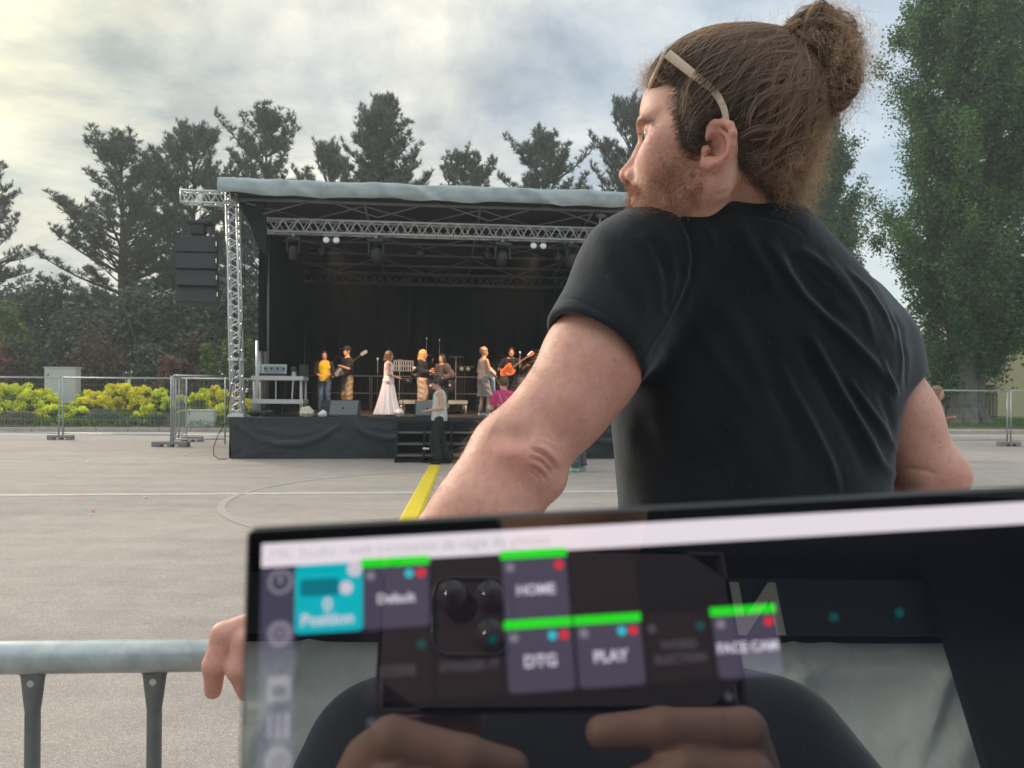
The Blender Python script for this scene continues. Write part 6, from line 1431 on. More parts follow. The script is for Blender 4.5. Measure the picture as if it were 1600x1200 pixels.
folds = [(a, b*1.45, c*.90) for a, b, c in folds]
_r = np.random.default_rng(12)
for _ in range(46):        # small creases that follow the pull of the cloth
    x0, y0 = [(_r.uniform(1010, 1380), _r.uniform(420, 740)), (_r.uniform(950, 1070), _r.uniform(400, 600)), (_r.uniform(1280, 1400), _r.uniform(440, 700))][_%3]
    a_ = R(58)+_r.normal(0, .28); ln = _r.uniform(18, 60); folds.append(([(x0, y0), (x0+ln*.5*math.cos(a_)+_r.normal(0, 3), y0+ln*.5*math.sin(a_)), (x0+ln*math.cos(a_+.15), y0+ln*math.sin(a_+.15))], _r.uniform(-1.1, 1.6), _r.uniform(2.6, 5.0)))
V = crease(V, nrm, px, py, fc, folds)
ph = px*.012+py*.004
V = V+nrm*((.0011*np.sin(px*.055-py*.030+1.6*np.sin(py*.011))+.0007*np.sin(px*.11-py*.058+2)*np.sin(py*.021))*fc)[:, None]
np_mesh('t_shirt', V-MO, Q, M_TEE, man)
# ribbed collar
colr = [P(1078, 333, .965), P(1092, 326.5, .957), P(1140, 325, .951), P(1180, 325.5, .951), P(1218, 330, .962), P(1244, 341, .982), P(1260, 356, 1.01), P(1262, 372, 1.06), P(1235, 388, 1.12), P(1165, 392, 1.14), P(1100, 380, 1.12), P(1072, 352, 1.06), P(1066, 340, 1.0), P(1078, 333, .965)]
from mathutils.geometry import interpolate_bezier
cp = np.array(colr); tt_ = np.linspace(0, len(cp)-1.001, 90); ii = tt_.astype(int)
def cat(P_, t_, closed=True):
    n = len(P_)-1; i = int(t_); u_ = t_-i; g = lambda k: P_[k % n] if closed else P_[min(max(k, 0), n)]
    a, b, c, d = g(i-1), g(i), g(i+1), g(i+2); return .5*((2*b)+(-a+c)*u_+(2*a-5*b+4*c-d)*u_*u_+(-a+3*b-3*c+d)*u_**3)
cs = np.array([cat(cp, t_) for t_ in tt_])
Vc = []; Fc = []; nc = len(cs)
for i in range(nc):
    t_ = cs[(i+1) % nc]-cs[i-1]; t_ /= np.linalg.norm(t_); out_ = cs[i]-A3(P(1165, 350, 1.04)[0], 1.04, 0); out_[2] = 0; out_ /= np.linalg.norm(out_)
    for k in range(8):
        a = 2*PI*k/8; Vc.append(cs[i]+out_*(.0022*math.cos(a)-.002*math.sin(a))+A3(0, 0, .0085)*math.sin(a)-A3(0, 0, .004))
    for k in range(8): a = i*8+k; b = i*8+(k+1) % 8; c = ((i+1) % nc)*8; Fc.append((a, b, c+(k+1) % 8, c+k))
np_mesh('collar', np.array(Vc)-MO, np.array(Fc), M_TEE, man)
# jeans and shoes
g4 = Field(A3(PX-.34, .9, .0), A3(PX+.34, 1.4, 1.06), .011)
g4.ell((PX, 1.12, .97), (.178, .125, .14), k=.05)
for s_ in (-1, 1): g4.chain([(PX+.10*s_, 1.12, .93), (PX+.12*s_, 1.12, .52), (PX+.14*s_, 1.16, .10)], [.105, .078, .062], .03)
g4.cut((0, 0, .08), (0, 0, -1)); g4.cut((0, 0, 1.04), (0, 0, 1)); V, Q = g4.mesh(); np_mesh('jeans', V-MO, Q, M_FJ, man)
for s_ in (-1, 1):
    g4 = Field(A3(PX+.14*s_-.09, 1.06, .0), A3(PX+.14*s_+.12, 1.40, .16), .008); g4.cone((PX+.14*s_, 1.14, .055), (PX+.165*s_, 1.31, .045), .052, .044, .03).cut((0, 0, .006), (0, 0, -1)); V, Q = g4.mesh(); np_mesh('shoe', V-MO, Q, M_BLKC, man)

# ---- hair
def hair_mat(name, col, rnd=.35, rough=.42):
    m = bpy.data.materials.new(name); m.use_nodes = True; t = m.node_tree; b = t.nodes['Principled BSDF']; o = t.nodes['Material Output']
    hi_ = t.nodes.new('ShaderNodeHairInfo'); r = t.nodes.new('ShaderNodeValToRGB'); c = np.array(col)
    r.color_ramp.elements[0].color = (*np.clip(c*(1-rnd), 0, 1), 1); r.color_ramp.elements[1].color = (*np.clip(c*(1+rnd*1.5), 0, 1), 1); t.links.new(hi_.outputs['Random'], r.inputs[0]); t.links.new(r.outputs[0], b.inputs['Base Color'])
    b.inputs['Roughness'].default_value = rough; b.inputs['Specular IOR Level'].default_value = .35
    tr = t.nodes.new('ShaderNodeBsdfTranslucent'); g = t.nodes.new('ShaderNodeMix'); g.data_type = 'RGBA'; g.blend_type = 'MULTIPLY'; g.inputs[0].default_value = 1; t.links.new(r.outputs[0], g.inputs[6]); g.inputs[7].default_value = (2.2, 1.9, 1.6, 1); t.links.new(g.outputs[2], tr.inputs[0])
    mx = t.nodes.new('ShaderNodeMixShader'); mx.inputs[0].default_value = .3; t.links.new(b.outputs[0], mx.inputs[1]); t.links.new(tr.outputs[0], mx.inputs[2]); t.links.new(mx.outputs[0], o.inputs[0]); MATS[name] = m; return m
M_HAIR = hair_mat('brown hair strands', (.125, .100, .086), .62); M_HAIRL = hair_mat('light frizzy strands', (.29, .22, .17), .5, .5); M_BEARD = hair_mat('reddish beard strands', (.25, .145, .095), .5)
M_FRZ = hair_mat('frizzy strands lightened as backlit', (.42, .31, .22), .4, .5)  # colour lightened so that the frizz looks backlit
M_CAP = mat('hair under layer', (.055, .037, .026), .55, var=(120, .6, (.10, .065, .042)), bump=[(180, .6, .002), (40, .4, .003)], spec=.3)
# under layer: the head surface pushed out where hair grows, sunk where skin shows
HEADE = HEAD; CAPF = HEAD0; near = np.abs(CAPF.D) < .02; I = np.argwhere(near); pts = CAPF.lo+I*CAPF.h
a_ = (pts-HC) @ hf; b_ = (pts-HC) @ hn; c_ = (pts-HC) @ hu; pm = HC+np.outer(a_, hf)+np.outer(np.abs(b_), hn)+np.outer(c_, hu); mx_, my_ = project(pm)
hm = soft_poly(mx_, my_, HAIR, 22); hm = hm*hm*(3-2*hm); th = (.008+.002*np.clip(-a_/.08, 0, 1))*hm-.003*(1-hm)
CAPF.D[near] -= th.astype(np.float32)
CAPF.ell(hh(-44, 0, 62), (48*q, 42*q, 36*q), HMX, .02); CAPF.ell(hh(-62, 0, 18), (32*q, 50*q, 58*q), HMX, .02); CAPF.ell(hh(-46, 6, -26), (26*q, 42*q, 34*q), HMX, .02)
V, Q = CAPF.mesh(); zc_ = V[:, 2] > P(1180, 318, .96)[2]-.0*V[:, 0]; keep = zc_[Q].all(1); Q = Q[keep]; u_, inv = np.unique(Q, return_inverse=True); V = V[u_]; Q = inv.reshape(-1, 4)
cap = np_mesh('hair', V-MO, Q, M_CAP, man)
rng = np.random.default_rng(42)
TIE = hh(-72, 0, 96)
def snap(F_, p, off): 
    for _ in range(2): p = p-F_.grad(p)*(F_.sample(p)-off)[:, None]
    return p
def roots(n, poly, cond=None, F_=None, wd=6, off=0.0):
    """random points of the head surface (or hair surface) inside the profile polygon"""
    F_ = F_ if F_ is not None else CAPF; VV, x_, y_ = SURF[id(F_)]; out_ = []; w_ = soft_poly(x_, y_, poly, wd); pool = np.nonzero(w_ > 0)[0]; wp = w_[pool]
    while sum(map(len, out_)) < n:
        k = rng.choice(len(pool), 2*n); p = VV[pool[k]]+rng.normal(size=(2*n, 3))*F_.h*.6; m_ = rng.random(2*n) < wp[k]
        if cond is not None: m_ &= cond(p)
        out_.append(p[m_])
    p = np.concatenate(out_)[:n]
    for _ in range(2): p = p-F_.grad(p)*(F_.sample(p)-off)[:, None]
    return p
def surf(F_, VV):
    b_ = (VV-HC) @ hn; pm = VV+np.outer(np.abs(b_)-b_, hn); x_, y_ = project(pm); SURF[id(F_)] = (VV, x_, y_)
SURF = {}; surf(CAPF, V); surf(HEAD, HEADV)
def resample(path, n):
    """paths (s, m, 3) -> (m, n, 3) evenly by arc length"""
    p = np.stack(path, 1); seg = np.linalg.norm(np.diff(p, axis=1), axis=2); L_ = np.concatenate([np.zeros((len(p), 1)), np.cumsum(seg, 1)], 1); o = np.zeros((len(p), n, 3))
    for i in range(len(p)):
        t_ = np.linspace(0, L_[i, -1], n)
        for c in range(3): o[i, :, c] = np.interp(t_, L_[i], p[i, :, c])
    return o
def comb(p0, target, steps=44, st_=.006, off=.0015, lift=.003, wav=.0012):
    p = p0.copy(); path = [p.copy()]; n = len(p); o = rng.uniform(.0, lift, n)+off; ph_ = rng.uniform(0, 6.3, (n, 3)); cl_ = np.floor(((p0-HC) @ hu)*90)+np.floor(((p0-HC) @ hf)*60)*7; amp = wav*rng.uniform(.3, 1.6, n)
    for k in range(steps):
        g = target-p; dist = np.linalg.norm(g, axis=1); nr = CAPF.grad(p); g = g-nr*np.sum(g*nr, 1, keepdims=True); g /= (np.linalg.norm(g, axis=1, keepdims=True)+1e-9)
        sd = np.cross(g, nr); wv_ = amp*np.cos(k*.33+ph_[:, 0]+cl_)*1.1
        stp = np.minimum(st_, dist*.5)[:, None]; p = p+g*stp+sd*wv_[:, None]; p = p-nr*(CAPF.sample(p)-o*min(1, (k+1)/5))[:, None]; path.append(p.copy())
    return path
side = lambda p: ((p-HC) @ hn) > -.02
noear = lambda p: ((p-HC) @ hn) > -.03
r0 = roots(14000, HAIR, noear)
S1 = resample(comb(r0, TIE), 16)
hair_curves('hair_strands', S1-MO, .00016*rng.uniform(.6, 1.35, len(S1)), M_HAIR, man)
r0 = roots(1500, HAIR, noear); S1 = resample(comb(r0, TIE, off=.003, lift=.006, wav=.0026), 18)
hair_curves('hair_strands', S1-MO, .00015*rng.uniform(.6, 1.3, len(S1)), M_HAIRL, man)
# locks that lift off the side (strand bundles)
r0 = roots(46, [(1120, 110), (1200, 100), (1255, 190), (1230, 300), (1170, 290), (1160, 200)], noear); L0 = []
pth = resample(comb(r0, TIE+hf*-.02, steps=30, off=.004, lift=.003, wav=.004), 16)
for i in range(len(pth)):
    k = 26; offs = rng.normal(size=(k, 1, 3))*.0016; L0.append(pth[i][None]*np.ones((k, 1, 1))+offs*(1+.6*np.sin(np.linspace(0, 3, 16)+i))[None, :, None])
L0 = np.concatenate(L0); hair_curves('hair_strands', L0-MO, np.full(len(L0), .00014), M_HAIRL, man)
def frizz(p0, d0, n, length, curl, rad, m, name, grav=0.0, turns=3.0, steps=16, rnd=.5):
    p = p0.copy(); d = d0/np.linalg.norm(d0, axis=1, keepdims=True); path = [p.copy()]; N_ = len(p); ln = length*rng.uniform(.35, 1.3, N_); u1 = rng.normal(size=(N_, 3)); u1 -= d*np.sum(u1*d, 1, keepdims=True); u1 /= np.linalg.norm(u1, axis=1, keepdims=True); u2 = np.cross(d, u1)
    ph_ = rng.uniform(0, 6.3, N_); tr = turns*rng.uniform(.4, 1.5, N_); base = p.copy(); bend = rng.normal(size=(N_, 3))*rnd
    for k in range(1, steps+1):
        t_ = k/steps; base = base+(d+bend*t_+A3(0, 0, grav)*t_)*(ln/steps)[:, None]; c_ = curl*t_**.7
        path.append(base+(u1*np.cos(ph_+tr*6.28*t_)[:, None]+u2*np.sin(ph_+tr*6.28*t_)[:, None])*c_-(u1*np.cos(ph_)[:, None]+u2*np.sin(ph_)[:, None])*c_*.5*(1-t_))
    S_ = np.stack(path, 1); return hair_curves(name, S_-MO, rad*rng.uniform(.6, 1.3, N_), m, man)
# flyaways on the top, the hairline, the nape
r0 = roots(330, [(1015, 60), (1015, 132), (1075, 100), (1135, 62), (1200, 72), (1215, 60), (1130, 20)], None); g = CAPF.grad(r0)
frizz(r0, g+(TIE-r0)*8, 0, .022, .0035, .00011, M_HAIRL, 'flyaway_hair', turns=1.5)
r0 = roots(420, [(1002, 112), (1012, 140), (1052, 130), (1060, 96)], None); g = CAPF.grad(r0); frizz(r0, g+rng.normal(size=g.shape)*.5+hf*.3, 0, .020, .004, .00010, M_HAIRL, 'flyaway_hair', turns=2)
r0 = roots(1000, [(1215, 250), (1250, 215), (1265, 190), (1300, 200), (1300, 318), (1218, 312)], None); g = CAPF.grad(r0); frizz(r0, g*1.0+rng.normal(size=g.shape)*.4+A3(.4, 0, -.35), 0, .024, .0045, .00013, M_FRZ, 'flyaway_hair', grav=-.4, turns=3)
r0 = roots(330, [(1162, 225), (1195, 225), (1245, 285), (1225, 312), (1206, 300), (1166, 252)], noear); g = CAPF.grad(r0); frizz(r0, g*.35+rng.normal(size=g.shape)*.3+A3(.5, 0, -.6), 0, .020, .004, .00014, M_HAIRL, 'flyaway_hair', grav=-.3, turns=2.2)
r0 = roots(500, [(1062, 150), (1090, 150), (1110, 195), (1095, 235), (1068, 225)], side); g = CAPF.grad(r0); frizz(r0, g*.5+rng.normal(size=g.shape)*.3-hf*.8+A3(0, 0, .2), 0, .022, .003, .00014, M_HAIR, 'flyaway_hair', turns=1.5)
r0 = roots(520, [(1152, 240), (1165, 252), (1190, 280), (1216, 312), (1222, 322), (1205, 320), (1176, 288), (1154, 262)], side, F_=HEAD, wd=5); g = HEAD.grad(r0); frizz(r0, g*.35+A3(.6, 0, -.35)+rng.normal(size=g.shape)*.3, 0, .014, .0022, .00013, M_HAIR, 'flyaway_hair', turns=1.6, steps=10)
# short hair along the temple and forehead hairline
r0 = roots(2600, [(1046, 122), (1074, 120), (1080, 170), (1084, 225), (1104, 238), (1100, 252), (1072, 240), (1056, 210), (1050, 165)], side, F_=HEAD, wd=9, off=.0003); r0 = r0[~(((r0-HC) @ hn/q > 76) & (project(r0)[0] > 1096))]; g = HEAD.grad(r0); frizz(r0, g*.22-hf*.9+A3(0, 0, .25)+rng.normal(size=g.shape)*.18, 0, .016, .0008, .00015, M_HAIR, 'hair_strands', turns=.7, steps=9, rnd=.2)
r0 = roots(1500, [(1020, 136), (1020, 118), (1046, 108), (1066, 120), (1064, 138)], None, F_=HEAD, wd=5); g = HEAD.grad(r0); frizz(r0, g*.25-hf*.8+A3(0, 0, .6)+rng.normal(size=g.shape)*.15, 0, .018, .0008, .00015, M_HAIR, 'hair_strands', turns=.7, steps=9, rnd=.2)
# beard
def beard_cond(p): return (((p-HC) @ hn) > -.065)
r0 = roots(5600, BEARD, beard_cond, F_=HEAD, wd=10); x_, y_ = project(r0); thin = np.clip((y_-205)/90, .30, 1); r0 = r0[rng.random(len(r0)) < thin]
ei = ((r0-HC) @ hn/q > 77) & (project(r0)[0] > 1095); r0 = r0[~ei]; g = HEAD.grad(r0)
frizz(r0, g*.55+rng.normal(size=g.shape)*.45+A3(-.25, 0, -.75), 0, .0085, .0016, .00010, M_BEARD, 'beard', turns=1.4, steps=8)
r0 = roots(800, [(972, 335), (985, 312), (1010, 320), (1060, 340), (1060, 365), (985, 365)], beard_cond, F_=HEAD, wd=6); g = HEAD.grad(r0); frizz(r0, g*.5+rng.normal(size=g.shape)*.5+A3(.1, 0, -.9), 0, .015, .0035, .00013, M_BEARD, 'beard', turns=2)
r0 = roots(520, [(970, 286), (992, 284), (1002, 298), (982, 304), (972, 298)], beard_cond, F_=HEAD, wd=3); g = HEAD.grad(r0); frizz(r0, g*.5+rng.normal(size=g.shape)*.25+A3(0, 0, -1), 0, .006, .0008, .00012, M_BEARD, 'moustache', turns=.8, steps=8)
r0 = roots(420, [(984, 188), (1000, 184), (1019, 190), (1027, 199), (1010, 195), (990, 198)], side, F_=HEAD, wd=1.5); g = HEAD.grad(r0); frizz(r0, g*.3-hf+A3(0, 0, .3)+rng.normal(size=g.shape)*.2, 0, .009, .0004, .00022, M_HAIR, 'eyebrow', turns=.5, steps=6)
le = np.array([hh(101, 28+i*.55, -9.5-.10*i) for i in range(26)]); frizz(le, np.tile(hf*1.0+hu*.1+hn*.1, (26, 1)), 0, .007, .0004, .00012, M_HAIR, 'eyelashes', turns=.3, steps=6, rnd=.1)
# hair on the arm outline
def arm_hair(n, poly, ln, m):
    out_ = []
    while sum(map(len, out_)) < n:
        p = ARM.lo+rng.random((30000, 3))*(ARM.n-1)*ARM.h; p = p[np.abs(ARM.sample(p)) < .02]; p = p-ARM.grad(p)*ARM.sample(p)[:, None]; x_, y_ = project(p); out_.append(p[in_poly(x_, y_, poly)])
    p = np.concatenate(out_)[:n]; g = ARM.grad(p); return p, g
pA, gA = arm_hair(900, [(830, 560), (895, 500), (900, 560), (770, 690), (690, 780), (640, 800), (700, 700), (780, 620)], .01, M_HAIRL)
frizz(pA, gA*.6+rng.normal(size=gA.shape)*.3+A3(-.3, 0, -.5), 0, .012, .0012, .00008, M_HAIRL, 'arm_hair', turns=.8, steps=7)

# ---- bun
BC = HB(1273, 103, -4); BMX = np.stack([A3(.97, 0, -.22), A3(0, 1, 0), A3(.22, 0, .97)])
lo = BC-A3(.10, .09, .12); hi = BC+A3(.10, .09, .12); B = Field(lo, hi, .0022)
B.ell(BC, (.036, .040, .056), BMX, .012).ell(BC+A3(-.012, -.02, .018), (.026, .026, .036), BMX, .010).ell(BC+A3(.014, -.012, -.022), (.028, .03, .030), BMX, .010).ell(BC+A3(.006, 0, .030), (.034, .034, .026), BMX, .01).ell(BC+A3(-.030, -.004, -.006), (.022, .03, .040), BMX, .012)
B.cone(TIE+A3(.006, 0, -.004), BC+A3(-.02, 0, .01), .017, .026, .015)
V, Q = B.mesh(); np_mesh('bun', V-MO, Q, M_CAP, man)
def on_bun(p, off=0.0):
    for _ in range(3): p = p-B.grad(p)*(B.sample(p)-off)[:, None]
    return p
def bun_strands(n, steps, stp, off, wob, m, rad, k=1, spread=.0):
    d = rng.normal(size=(n, 3)); d /= np.linalg.norm(d, axis=1, keepdims=True); p = on_bun(BC+d*A3(.035, .04, .05)); ax_ = np.tile(A3(.15, -.95, .1), (n, 1))+rng.normal(size=(n, 3))*.55; ax_ /= np.linalg.norm(ax_, axis=1, keepdims=True)
    path = [p.copy()]; o = rng.uniform(.0, off, n); ph_ = rng.uniform(0, 6.3, n)
    for s_ in range(steps):
        nr = B.grad(p); g = np.cross(ax_, nr); g /= np.linalg.norm(g, axis=1, keepdims=True)+1e-9; ax_ = ax_+nr*(np.sin(s_*.7+ph_)*wob)[:, None]; ax_ /= np.linalg.norm(ax_, axis=1, keepdims=True)
        p = p+g*stp; p = p-nr*(B.sample(p)-o*(1+.5*np.sin(s_*.5+ph_)))[:, None]; path.append(p.copy())
    S_ = np.stack(path, 1)
    if k > 1:
        off_ = rng.normal(size=(n, k, 1, 3))*spread; S_ = (S_[:, None]+off_*(.6+.6*np.sin(np.linspace(0, 4, S_.shape[1])))[None, None, :, None]).reshape(n*k, -1, 3)
    hair_curves('bun_strands', S_-MO, rad*rng.uniform(.6, 1.3, len(S_)), m, man)
bun_strands(3200, 18, .0040, .004, .10, M_HAIR, .00021)
bun_strands(110, 20, .0042, .007, .22, M_HAIRL, .00020, k=22, spread=.0016)
bun_strands(80, 18, .0036, .008, .30, MATS['brown hair strands'], .00022, k=24, spread=.0018)
d = rng.normal(size=(1500, 3))+A3(.75, -.1, .1); d /= np.linalg.norm(d, axis=1, keepdims=True); p = on_bun(BC+d*A3(.035, .04, .05)); g = B.grad(p)
frizz(p, g*.8+rng.normal(size=g.shape)*.6, 0, .026, .0060, .00014, M_FRZ, 'flyaway_hair', turns=2.4, steps=22)
d = rng.normal(size=(520, 3))*.8+A3(1.0, -.1, -.5); d /= np.linalg.norm(d, axis=1, keepdims=True); p = on_bun(BC+d*A3(.035, .04, .05)); g = B.grad(p)
frizz(p, g+rng.normal(size=g.shape)*.4, 0, .036, .007, .00013, M_FRZ, 'flyaway_hair', turns=2.2, steps=22)
d = rng.normal(size=(420, 3))*.5+A3(.1, -.1, -1.0); d /= np.linalg.norm(d, axis=1, keepdims=True); p = on_bun(BC+d*A3(.035, .04, .05)); g = B.grad(p)
frizz(p, g+rng.normal(size=g.shape)*.4, 0, .024, .004, .00014, M_HAIR, 'flyaway_hair', turns=2, steps=18)
# hair tie: twisted black elastic
tie = MB(); ax_ = (BC-TIE)/np.linalg.norm(BC-TIE); u1, u2 = frame_of(ax_)
for k in range(3): tie.tube([TIE+ax_*(-.008+.005*k)+(u1*math.cos(a)+u2*math.sin(a))*(.0200+.0012*math.sin(5*a+k))-MO for a in np.linspace(0, 2*PI, 26)], .0042, 7)
tie.build('hair_tie', M_BLKC, man, True)

# ---- sunglasses pushed up on the head
M_GLS = mat('tan plastic', (.66, .52, .40), .35, var=(60, .3, (.58, .43, .31)), sss=.1)
sg = thing('sunglasses', 'tan framed sunglasses pushed up on the head of the man', 'sunglasses', tuple(HB(1040, 85, 60)))
SO = np.array(sg.location)
def rib(pts, wds, thk, nrm_):
    V = []; Fc = []; n = len(pts)
    for i in range(n):
        t_ = pts[min(i+1, n-1)]-pts[max(i-1, 0)]; t_ /= np.linalg.norm(t_); s_ = np.cross(t_, nrm_); s_ /= np.linalg.norm(s_); m_ = np.cross(s_, t_)
        for (a, b) in ((-1, -.6), (-.8, -1), (.8, -1), (1, -.6), (1, .6), (.8, 1), (-.8, 1), (-1, .6)): V.append(pts[i]+s_*a*wds[i]*.5+m_*b*thk*.5)
        if i:
            for k in range(8): a = (i-1)*8+k; b = (i-1)*8+(k+1) % 8; Fc.append((a, b, b+8, a+8))
    return np.array(V), Fc
arm_ = [HB(1043, 84, 77), HB(1058, 96, 80), HB(1078, 112, 83), HB(1100, 129, 86), HB(1115, 142, 88), HB(1124, 155, 89), HB(1131, 170, 90), HB(1135, 190, 89), HB(1134, 200, 86)]
cs = np.array([cat(np.array(arm_), t_, False) for t_ in np.linspace(0, len(arm_)-1.001, 30)])
V, Fc = rib(cs, np.interp(np.linspace(0, 1, 30), [0, .3, .65, 1], [.0105, .0095, .0075, .006]), .0034, hn); np_mesh('temple_arm', V-SO, np.array(Fc), M_GLS, sg)
cs2 = cs-np.outer((cs-HC) @ hn, hn)*2; V, Fc = rib(cs2, np.interp(np.linspace(0, 1, 30), [0, .3, .65, 1], [.0105, .0095, .0075, .006]), .0034, hn); np_mesh('temple_arm', V-SO, np.array(Fc), M_GLS, sg)
top_, bot_ = HB(1046, 72, 64), HB(1024, 122, 62); ld_ = bot_-top_; ld_ /= np.linalg.norm(ld_); hL = np.linalg.norm(bot_-top_)
for s_ in (1, -1):
    ctr_b = 36*s_; V = []; Fc = []; n = 28; pts = []
    for k in range(n+1):
        a = 2*PI*k/n; ca, sa = math.cos(a), math.sin(a); x_ = np.sign(ca)*abs(ca)**.65*29; y_ = np.sign(sa)*abs(sa)**.65*hL*500*.96
        b_ = ctr_b+x_; bow = .012*(1-(b_/70)**2); base_ = HC+hn*(b_*.001); pp = (top_+bot_)/2; pp = pp-hn*np.dot(pp-HC, hn)+hn*b_*.001+ld_*y_*.001+hf*bow; pts.append(pp)
    V, Fc = rib(np.array(pts), np.full(n+1, .006), .004, hf); np_mesh('rim', V-SO, np.array(Fc), M_GLS, sg)
    cpt = np.mean(pts, 0); V = np.array(pts[:-1]+[cpt+hf*.002]); np_mesh('lens', V-SO, np.array([(k, (k+1) % n, n) for k in range(n)]), mat('brown lens', (.16, .085, .05), .08, alpha=.75) if 'brown lens' not in MATS else MATS['brown lens'], sg)
MB().tube([HC+((top_+bot_)/2-HC)-hn*np.dot((top_+bot_)/2-HC, hn)+hn*b_*.001-ld_*.010+hf*.012-SO for b_ in (-9, 0, 9)], .0024, 8).build('bridge', M_GLS, sg, True)
# ================================================================== crowd barrier
M_PIPE = mat('weathered galvanised pipe', (.44, .50, .53), .42, metal=.35, var=[(9, .8, (.27, .32, .35)), (30, .7, (.60, .65, .66)), (3, .4, (.34, .36, .33))], bump=[(30, .25, .001), (120, .2, .0005)])
M_BAR = mat('dull galvanised bar', (.20, .215, .22), .5, metal=.45, var=[(9, .6, (.13, .14, .145)), (50, .4, (.27, .27, .25))], bump=(70, .3, .0008))
YBAR = .952
b0 = P(0, 1027.5, YBAR); b1 = P(340, 1023, .968); bd = (b1-b0); bd[2] = 0; bd /= np.linalg.norm(bd); ZB = b0[2]; RB = .0200
rz = math.atan2(bd[1], bd[0]); orig = b0-bd*1.62; WB = 2.02
t = thing('crowd_barrier', 'galvanised steel crowd barrier with the hand of the man on its rail', 'barrier', (orig[0], orig[1], 0), rz)
z0 = ZB; pts = [(0, 0, .12), (0, 0, z0-.13)]+[(.13-.13*math.cos(a), 0, z0-.13+.13*math.sin(a)) for a in np.linspace(.2, PI/2, 6)]
pts += [(WB-.13, 0, z0)]+[(WB-.13+.13*math.sin(a), 0, z0-.13+.13*math.cos(a)) for a in np.linspace(.2, PI/2, 6)]+[(WB, 0, .12)]
MB().tube(pts, RB, 22).build('top_rail', M_PIPE, t, True)
MB().tube([(0, 0, .14), (WB, 0, .14)], .016, 14).build('bottom_rail', M_PIPE, t, True)
def bar_mesh(x):
    """round bar whose upper end is pressed flat, drilled and welded under the rail"""
    V = []; Fc = []; nz = 14; zt = z0-RB+.004; k = 16
    for j in range(nz+1):
        if j < 8: s_ = j/8; z = zt-.058*s_; wd = .0150-.0062*min(1, s_*1.15)**1.4+.003*max(0, .15-s_)/.15; th = .0045+.0042*s_
        else: s_ = (j-8)/6; z = zt-.058-(zt-.058-.14)*s_; wd = .0088; th = .0087
        for i in range(k): a = 2*PI*i/k; V.append((x+math.copysign(abs(math.cos(a))**.8, math.cos(a))*wd, math.sin(a)*th, z))
        if j:
            for i in range(k): a = (j-1)*k+i; b = (j-1)*k+(i+1) % k; Fc.append((a, a+k, b+k, b))
    return V, Fc
dx_ = np.dot(P(52, 1060, YBAR+.003)-orig, bd); pitch = np.dot(P(241, 1060, YBAR+.010)-P(52, 1060, YBAR+.003), bd)
k = int(dx_/pitch)
for i in range(-k, int((WB-dx_)/pitch)):
    x = dx_+i*pitch
    if not .06 < x < WB-.06: continue
    V, Fc = bar_mesh(x); o = MB().raw(V, Fc).build('bar', M_BAR, t, True)
    MB().tube([(x, -.0062, z0-RB-.011), (x, .0062, z0-RB-.011)], .0042, 12).build('hole', mat('open hole', (.55, .56, .55), .6) if 'open hole' not in MATS else MATS['open hole'], o)
    MB().ball((x-.008, -.002, z0-RB+.002), .006, 8, 6, (1.6, .9, .8)).build('weld', M_BAR, o, True)
for x in (.25, WB-.25): MB().tube([(x, -.28, .02), (x, 0, .14), (x, .28, .02)], .014, 8).build('foot', M_PIPE, t, True)
# the barrier section he leans on, beyond him
t2 = thing('crowd_barrier', 'second crowd barrier section in front of the man, hidden behind the tablet', 'barrier', (-.02, 1.46, 0), R(3))
MB().tube([(0, 0, .12), (0, 0, .98), (.04, 0, 1.07), (.12, 0, 1.10), (1.9, 0, 1.10), (1.98, 0, 1.07), (2.02, 0, .98), (2.02, 0, .12)], .02, 14).build('top_rail', M_PIPE, t2, True); MB().tube([(0, 0, .14), (2.02, 0, .14)], .016, 10).build('bottom_rail', M_PIPE, t2, True)
for i in range(1, 13): MB().tube([(i*.155, 0, .14), (i*.155, 0, 1.085)], .0088, 8).build('bar', M_BAR, t2, True)

# ================================================================== the tablet in the foreground
nS = ray(722, 945); nS = nS/np.linalg.norm(nS); DS = .172       # the screen squarely faces the lens at that point: it sees itself there
def S_(px, py): r_ = ray(px, py); return EYEP+r_*(DS/np.dot(r_, nS))
TL, TR = S_(381, 822), S_(1600, 757); ex = TR-TL; ex /= np.linalg.norm(ex); ez = np.cross(ex, nS); ez /= np.linalg.norm(ez)     # ez: up in the screen
if ez[2] < 0: ez = -ez
def sc(px, py): d = S_(px, py)-TL; return float(d @ ex), float(d @ ez)
tab = thing('tablet_computer', 'black tablet on a stand showing a touch control page, reflecting the hands holding a phone', 'tablet', tuple(TL))
Rm = Matrix(((ex[0], nS[0], ez[0]), (ex[1], nS[1], ez[1]), (ex[2], nS[2], ez[2]))).to_4x4()
tab.rotation_euler = Rm.to_euler()
